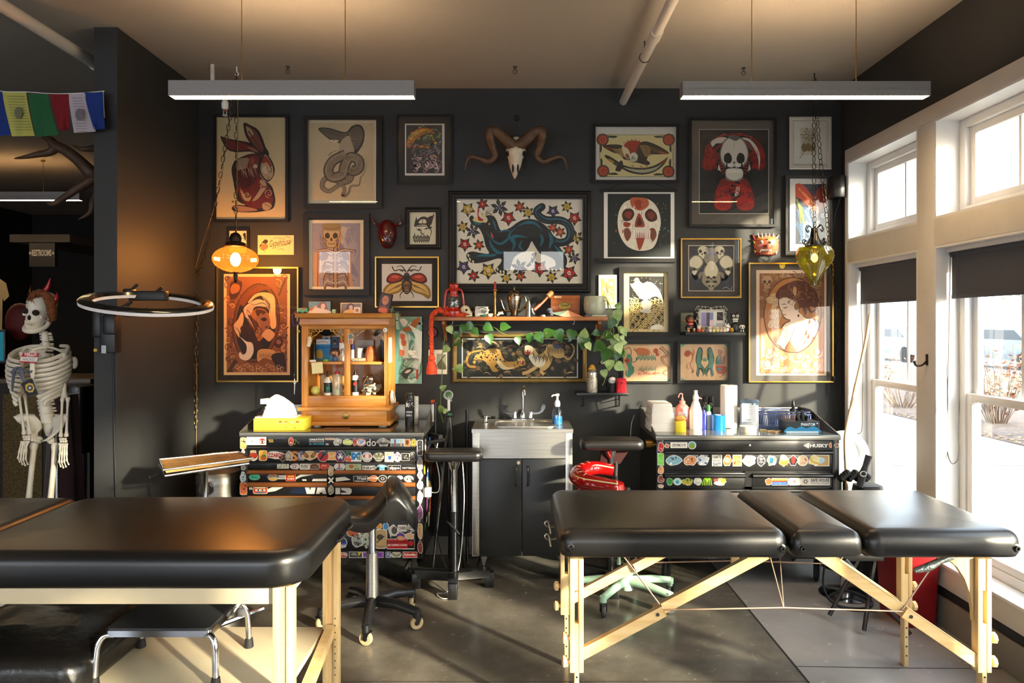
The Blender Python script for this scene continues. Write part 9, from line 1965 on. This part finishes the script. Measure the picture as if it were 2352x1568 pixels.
MB().tube(crv([P(-60,190,df_),P(0,209,df_),P(60,211,df_),P(120,215,df_),P(180,214,df_),P(240,209,3.655)],5),.002,5).build('string',PAPERM,t);MB().tube([P(237,210,3.65),P(238,240,3.64),P(240,270,3.645)],.002,5).build('tail',PAPERM,t)
for k,(c,a_,b_,y0_,lo)in enumerate((('#14307a',-40,5,208,((-20,315),(26,309))),('#b8b45a',5,60,211,((27,313),(80,312))),('#1f5a34',65,110,216,((82,314),(135,310))),('#7a0f18',115,158,215,((135,299),(160,298))),('#b8aeb4',157,196,215,((170,305),(220,302))),('#14307a',194,236,212,((216,298),(241,296))))):
 b=MB(c);g=[]
 for i in range(9):
  v=i/8;l=V(lo[0]).lerp(V(lo[1]),0);row=[]
  for j_ in range(9):
   u_=j_/8;tx=a_+(b_-a_)*u_;bx2=lo[0][0]+(lo[1][0]-lo[0][0])*u_;by2=lo[0][1]+(lo[1][1]-lo[0][1])*u_
   row.append(P(tx+(bx2-tx)*v**1.3,y0_+(by2-y0_)*v,df_-.012*math.sin(u_*7+v*3+k)*v))
  g.append(row)
 b.loft(g,False,False);fo_=b.build('flag',mat('flag cotton',vc=True,var=.1,rough=.9),t)
 if c in('#b8b45a','#b8aeb4'):
  A=Art.wall(df_-.016);sx=(lo[0][0]-a_)/100
  for i in range(13):y=y0_+10+i*6.4;o_=(y-y0_)*sx;A.s('#5a5a4a' if k==1 else '#5a5058',.9,(a_+8+o_,y),(b_-6+o_,y+.5),sm=0)
  A.e('#6a6a48' if k==1 else '#6a6068',(a_+b_)/2+45*sx,y0_+48,9,14);A.build('printed_text',INK,fo_,sm=0)
t=thing('elk_antler','large brown elk antler reaching out from the hall side of the partition','antler',P(180,420,3.95));ANT=mat('antler','#4a3320',.6,var=.35,scale=14,bump=.4,bscale=80)
for nm,pts,r in(('beam',[(236,416),(217,404),(204,392),(179,367),(150,345),(126,334),(116,322),(98,314)],[.045,.042,.038,.032,.03,.03,.022,.01]),('tine',[(128,340),(112,350),(89,354),(60,360),(33,364)],[.026,.022,.018,.012,.003]),('tine',[(222,402),(210,413),(172,437),(128,466),(108,466)],[.034,.03,.022,.016,.006]),('tine',[(236,338),(217,340),(188,342),(165,333)],[.024,.02,.014,.003]),('tine',[(232,430),(214,462),(207,488),(180,504)],[.02,.018,.014,.003])):
 MB().tube(crv([P(x,y,3.95+max(0,x-200)*.002)for x,y in pts],5),r,10).build(nm,ANT,t,sm=70)
MB().sph(P(236,410,4.0),(.04,.06,.06)).build('burr',ANT,t)
# ring light, tray, bin
t=thing('ring_light','black ring light with a white glowing rim reaching over from the partition end','ring light',P(341,706,3.4));c=P(341,695,3.38);Rr=139*3.38/F
rm=M.Rotation(R(6.5),4,'Y')@M.Rotation(R(9),4,'X')
def ringprof(pr):
 rg=[]
 for k in range(48):
  a_=2*PI*k/48;rg.append([c+rm.to_3x3()@V((r*math.cos(a_),r*math.sin(a_),z))for r,z in pr])
 return MB().loft(rg+[rg[0]],True,False)
ringprof([(Rr-.06,0),(Rr-.052,.014),(Rr-.012,.014),(Rr,.004),(Rr,0)]).build('housing',mat('glossy black','#101010',.15,coat=.5),t,sm=50)
ringprof([(Rr-.06,-.001),(Rr,-.001),(Rr-.002,-.016),(Rr-.058,-.016)]).build('diffuser',mat('white diffuser','#e8e2e0',.5,emis='#fff0e0',es=.06),t,sm=50)  # unlit diffuser; faint emission stands for light falling on it
b=MB();bc=P(325,680,3.62);b.box(bc+V((.06,-.04,0)),(.19,.05,.05),None,.006);b.box(bc+V((-.04,-.04,.012)),(.05,.05,.05),None,.008);b.tube([bc+V((-.03,-.04,.03)),bc+V((.0,-.04,.06))],.008,8);b.tube([bc+V((.1,-.04,.02)),bc+V((.13,-.04,.045))],.008,8);b.build('phone_clamp',BLK,t)
MB().tube(crv([P(262,730,3.6),P(268,712,3.56),P(285,705,3.5),P(300,694,3.55)],5),.011,8).build('arm',BLKM,t);MB().tube(crv([P(268,716,3.5),P(290,727,3.45),P(320,722,3.45),P(338,706,3.45)],6),.0022,5).build('cable',CORD,t)
t=thing('power_unit','black wall mounted power unit under the ring light on the partition end','power unit',P(238,812,3.62));a_=lambda x:PX(x,3.6)
MB().bx(a_(228),a_(263),3.60,3.67,PZ(810,3.6),PZ(706,3.6),.006).build('case',BLK,t);MB().bx(a_(206),a_(232),3.61,3.67,PZ(775,3.6),PZ(708,3.6),.012).build('side_case',BLK,t);MB().bx(a_(242),a_(270),3.57,3.61,PZ(768,3.6),PZ(722,3.6),.01).build('front_block',BLK,t);MB().bx(a_(234),a_(245),3.595,3.60,PZ(811,3.6),PZ(793,3.6)).build('grey_tab',STEELD,t);MB().cyl(P(219,804,3.605),P(219,804,3.6),.009,n=12).build('brass_stud',BRASS,t)
MB().tube(crv([P(258,790,3.66),P(260,880,3.662),P(262,1000,3.662),P(266,1140,3.66)],6),.003,5).build('cable',CORD,t)
t=thing('instrument_tray','tilted steel instrument tray on a thin stand beside the stickered chest','tray',(PX(472,3.42),3.42,0));zt_=.845
cs4=[V((-1.834,3.52,zt_)),V((-1.678,3.26,zt_)),V((-1.363,3.55,zt_)),V((-1.508,3.73,zt_))];cc=sum(cs4,V())/4
TRM=mat('polished tray','#e0ae6c',.25,.5,var=.25,scale=12)  # warm reflection of lit wood is put into the steel tray's colour
b=MB();b.loft([[cc+(p-cc)*s_+V((0,0,z))for p in cs4]for s_,z in((1.0,.012),(.97,.012),(.93,-.006),(.5,-.008))]);b.build('tray',TRM,t,sm=25)
MB().tube([p+V((0,0,.012))for p in cs4],.005,8,closed=True).build('rim',CHROME,t);f=MB();f.tube([cs4[0]+V((0,0,-.014)),cs4[1]+V((.01,0,-.016)),cs4[2]+V((-.02,0,-.016))],.006,8);f.build('support_frame',CHROME,t)
MB().cyl((PX(472,3.4),3.4,.03),(PX(472,3.4),3.4,zt_-.016),.0125,n=14).build('post',CHROME,t);MB().tube([(PX(472,3.4),3.4,.03),(-1.75,3.62,.03)],.014,8).build('foot',CHROME,t);MB().tube([(PX(472,3.4),3.4,.03),(-1.35,3.66,.03)],.014,8).build('foot',CHROME,t);MB().tube([(-1.75,3.62,.03),(-1.75,3.75,.014)],.014,8).build('foot',CHROME,t)
MB().tube(crv([cs4[1]+V((-.02,-.005,-.002)),cs4[1]+V((-.04,-.01,-.012)),cs4[1]+V((-.055,-.01,-.025)),cs4[1]+V((-.06,-.01,-.012))],4),.003,6).build('tray_hook',BLK,t)
q=(PX(505,4.22),4.22,0);t=thing('pedal_bin','round brushed steel pedal bin behind the instrument tray','bin',q);MB().lathe([(0,0),(.13,0),(.134,.02),(.134,.585),(0,.585)],q,32).build('body',STEEL,t);MB().lathe([(.137,.58),(.137,.62),(.12,.65),(.06,.672),(0,.676)],q,32).build('lid',STEEL,t);MB().lathe([(.136,.0),(.138,.03),(.136,.03)],q,32).build('base_ring',BLK,t)
t=thing('round_badge_plate','round black disc with studs hanging at the front of the pedal bin','disc',P(473,1118,4.07));MB().cyl(P(473,1122,4.08),P(473,1122,4.07),.042,n=28).build('disc',BLK,t);MB().torus(P(473,1122,4.068),.041,.003,28,6,M.Rotation(R(90),3,'X')).build('rim',CHROME,t)
# stands and poles by the sink
t=thing('tripod_stand','black tripod with a grey ring phone holder beside the stickered chest','tripod',(PX(1032,4.36),4.36,0));tx=PX(1032,4.36)
MB().cyl((tx,4.36,.55),(tx,4.36,PZ(950,4.36)),.012,n=12).build('column',BLKM,t)
for a_ in(95,205,330):MB().tube([(tx,4.36,.98),(tx+.11*math.cos(R(a_)),4.36+.11*math.sin(R(a_)),.02)],[.013,.008],8).build('leg',BLKM,t)
MB().torus(P(1030,907,4.34),.026,.005,24,8,M.Rotation(R(90),3,'X')).build('ring',mat('grey ring','#a8acb0',.4),t);MB().box(P(1031,930,4.34),(.016,.008,.07)).build('holder',WHITE,t);MB().box(P(1033,952,4.35),(.05,.035,.03),None,.006).build('head',BLK,t);MB().box(P(1033,951,4.33),(.022,.01,.014)).build('green_knob',mat('green knob','#2f6a3a',.4),t)
MB().cyl((PX(1073,4.45),4.45,0),(PX(1073,4.45),4.45,PZ(941,4.45)),.0115,n=12).solo('black_pole',BLKM,'plain black pole standing left of the sink','pole')
t=thing('machine_holder','black tool holder with an orange knob at the right end of the stickered chest','tool holder',(CLX1+.03,4.3,.9));hx=CLX1+.018
for nm,p0,p1,r,m in(('tube',(hx,4.38,.93),(hx,4.38,1.05),.011,WHITE),('tube',(hx+.02,4.34,.86),(hx+.02,4.34,1.06),.009,BLK),('knob',(hx-.012,4.38,1.055),(hx+.012,4.38,1.055),.016,mat('orange knob','#a8401c',.4)),('bracket',(hx-.008,4.3,.86),(hx+.07,4.2,.86),.016,BLKM),('arm',(hx,4.12,.84),(hx+.11,4.10,.86),.012,BLKM)):MB().cyl(p0,p1,r,n=12).build(nm,m,t)
t=thing('charger_plug','white charger with a white cable on the right side of the stickered chest','charger',(CLX1+.02,4.12,.5));MB().bx(CLX1+.001,CLX1+.04,4.10,4.15,.515,.57,.004).build('block',WHITE,t);MB().tube(crv([(CLX1+.04,4.12,.54),(CLX1+.085,4.11,.55),(CLX1+.09,4.1,.64),(CLX1+.07,4.1,.76),(CLX1+.08,4.1,.84)],6),.003,6).build('cable',WHITE,t)
b=MB();b.tube(crv([(CLX1+.05,4.2,.82),(CLX1+.10,4.2,.6),(CLX1+.06,4.22,.3),(CLX1+.12,4.2,.06),(CLX1+.2,4.1,.006)],6),.004,6);b.solo('black_cable',CORD,'black cable hanging down the right side of the stickered chest','cable')
b=MB();b.tube(crv([(PX(1062,4.05),4.05,.75),(PX(1066,4.05),4.05,.5),(PX(1055,4.0),4.02,.15),(PX(1030,3.95),3.96,.01),(PX(1003,3.9),3.93,.005),(PX(1015,3.85),3.86,.005),(PX(1040,3.85),3.86,.005)],6),.0028,6);b.solo('white_cable',WHITE,'thin white cable looping on the floor around the arm rest stand','cable')
MB().cyl((PX(1484,4.1),4.12,PZ(1021,4.1)),(PX(1506,4.1),4.12,PZ(1021,4.1)),.026,n=20).solo('bronze_clamp',mat('bronze','#8a6a3a',.25,1,var=.3),'bronze coloured clamp cylinder at the left end of the right tool chest','clamp')
b=MB();b.tube(crv([P(1448,1006,4.12),P(1450,975,4.14),P(1455,958,4.15),P(1457,953,4.15)],5),.003,6);b.solo('wire_rod',STEELD,'thin bent wire rod rising behind the right arm rest','rod')
# by the windows
MB().tube(crv([P(1998,722,4.2),P(1987,790,4.2),P(1962,900,4.18),P(1944,985,4.16),P(1941,1030,4.15),P(1945,1120,4.14),P(1950,1290,4.14)],6),.0095,10).solo('bent_pole',mat('pale bamboo','#c4a888',.5,var=.1),'tall pale bent pole leaning by the far window','pole')
q=P(1938,1040,4.36);t=thing('dish_reflector','round white dish on a stand at the right end of the right tool chest','dish',(q.x,q.y,0));rt=M.Rotation(R(84),3,'X')@M.Rotation(R(-10),3,'Y')
MB().lathe([(0,-.03),(.05,-.026),(.10,-.01),(.138,.02),(.144,.022),(.144,.028),(.134,.026),(.098,-.004),(.05,-.02),(0,-.024)],q,36,rt,False).build('dish',mat('white enamel dish','#ccd2d8',.3),t);MB().cyl((q.x,q.y+.035,.02),(q.x,q.y+.035,q.z),.01,n=10).build('stand',STEELD,t);MB().lathe([(0,0),(.13,0),(.12,.02),(0,.02)],(q.x,q.y+.035,0),24).build('foot',BLKM,t)
t=thing('tool_bag','black tool bag with an upright strap standing under the far window','bag',(2.10,4.06,0));MB().loft([[(2.10+a_*s_,4.06+b_*s_,z)for a_,b_ in rr(-.08,.08,-.06,.06,.03,4)]for z,s_ in((0,.9),(.05,1),(.55,1),(.6,.9))]).build('body',mat('black nylon','#121214',.7,bump=.3,bscale=200),t)
b=MB()
for i in range(14):p=P(1932+i*4.6,1098-(i%4)*4,4.0);b.sph(p,(.02,.03,.022),7,5)
b.build('cables',CORD,t);MB().tube(crv([P(1975,1118,3.98),P(1981,1092,3.98),P(1988,1070,3.98),P(1996,1046,3.98)],5),[.02,.026,.018,.022],10,flat=.4).build('strap',BLK,t);MB().torus(P(1983,1088,3.955),.014,.003,14,6,M.Rotation(R(80),3,'X'),1.3).build('buckle',STEEL,t)
q=V((1.90,3.93,0));t=thing('pedestal_stool','chrome pedestal with a round base on the floor under the right massage table','pedestal',q);MB().lathe([(0,0),(.135,0),(.138,.006),(.09,.022),(.03,.034),(0,.034)],q,32).build('base',CHROME,t);MB().cyl(q+V((0,0,.02)),q+V((0,0,.42)),.024,n=16).build('column',CHROME,t);MB().lathe([(0,.42),(.12,.42),(.13,.44),(.13,.47),(.11,.485),(0,.485)],q,28).build('seat',LEA,t)
b=MB();b.tube(crv([q+V((-.12,-.05,.28)),q+V((-.16,-.08,.08)),q+V((-.12,-.17,.008)),q+V((.02,-.2,.006)),q+V((.08,-.14,.02)),q+V((-.02,-.08,.05)),q+V((-.15,-.12,.03)),q+V((-.1,-.22,.006)),q+V((.06,-.24,.006))],7),.006,6);b.solo('coiled_cable',CORD,'coiled black cable on the floor around the chrome pedestal base','cable')
t=thing('red_bin','red plastic bin on the floor against the window wall','bin',(2.08,3.62,0));MB().loft([[(2.08+a_*s_,3.62+b_*s_,z)for a_,b_ in rr(-.10,.10,-.15,.15,.03,4)]for z,s_ in((0,.85),(.42,1.0),(.42,.95),(.40,.93))]).build('body',mat('red plastic bin','#7e1016',.35),t);MB().loft([[(2.08+a_*s_,3.62+b_*s_,z)for a_,b_ in rr(-.105,.105,-.155,.155,.03,4)]for z,s_ in((.42,1),(.445,1),(.46,.9))]).build('lid',mat('clear grey lid','#8a8484',.3),t)
t=thing('folded_tripod','black folding stand on the floor before the red bin','tripod',(1.85,3.5,0))
for a_,c_ in(((1.72,3.55,.33),(1.96,3.38,.02)),((1.9,3.6,.33),(1.75,3.42,.02)),((1.82,3.6,.33),(1.66,3.6,.02))):MB().tube([a_,c_],.011,8).build('leg',BLKM,t)
MB().box((1.82,3.585,.34),(.22,.07,.04),None,.006).build('head',BLKM,t)
q=V((2.145,4.545,PZ(428,4.5)));t=thing('wall_speaker','small black cylindrical speaker high in the corner by the far window','speaker',(q.x,q.y,PZ(453,4.5)));MB().lathe([(0,-.07),(.056,-.07),(.06,-.062),(.06,.066),(.054,.074),(0,.074)],q,28).build('body',BLK,t);MB().tube(crv([q+V((.01,-.03,-.07)),q+V((-.01,.03,-.25)),q+V((-.03,.06,-.6)),q+V((-.03,.062,-1.4))],6),.003,5).build('cord',CORD,t);MB().box(q+V((.04,.04,0)),(.05,.06,.03)).build('mount',BLK,t)
q=P(2118,826,3.62);q.x=XR-.022;t=thing('coat_hook','bronze coat hook on the white post between the windows','hook',q+V((0,0,-.04)));MB().bx(q.x-.006,q.x,q.y-.01,q.y+.01,q.z-.03,q.z+.03,.004).build('plate',DKB,t);MB().tube(crv([q+V((-.005,0,-.01)),q+V((-.03,0,-.03)),q+V((-.06,0,-.03)),q+V((-.07,0,-.005))],5),[.006,.005,.005,.007],8).build('prong',DKB,t)
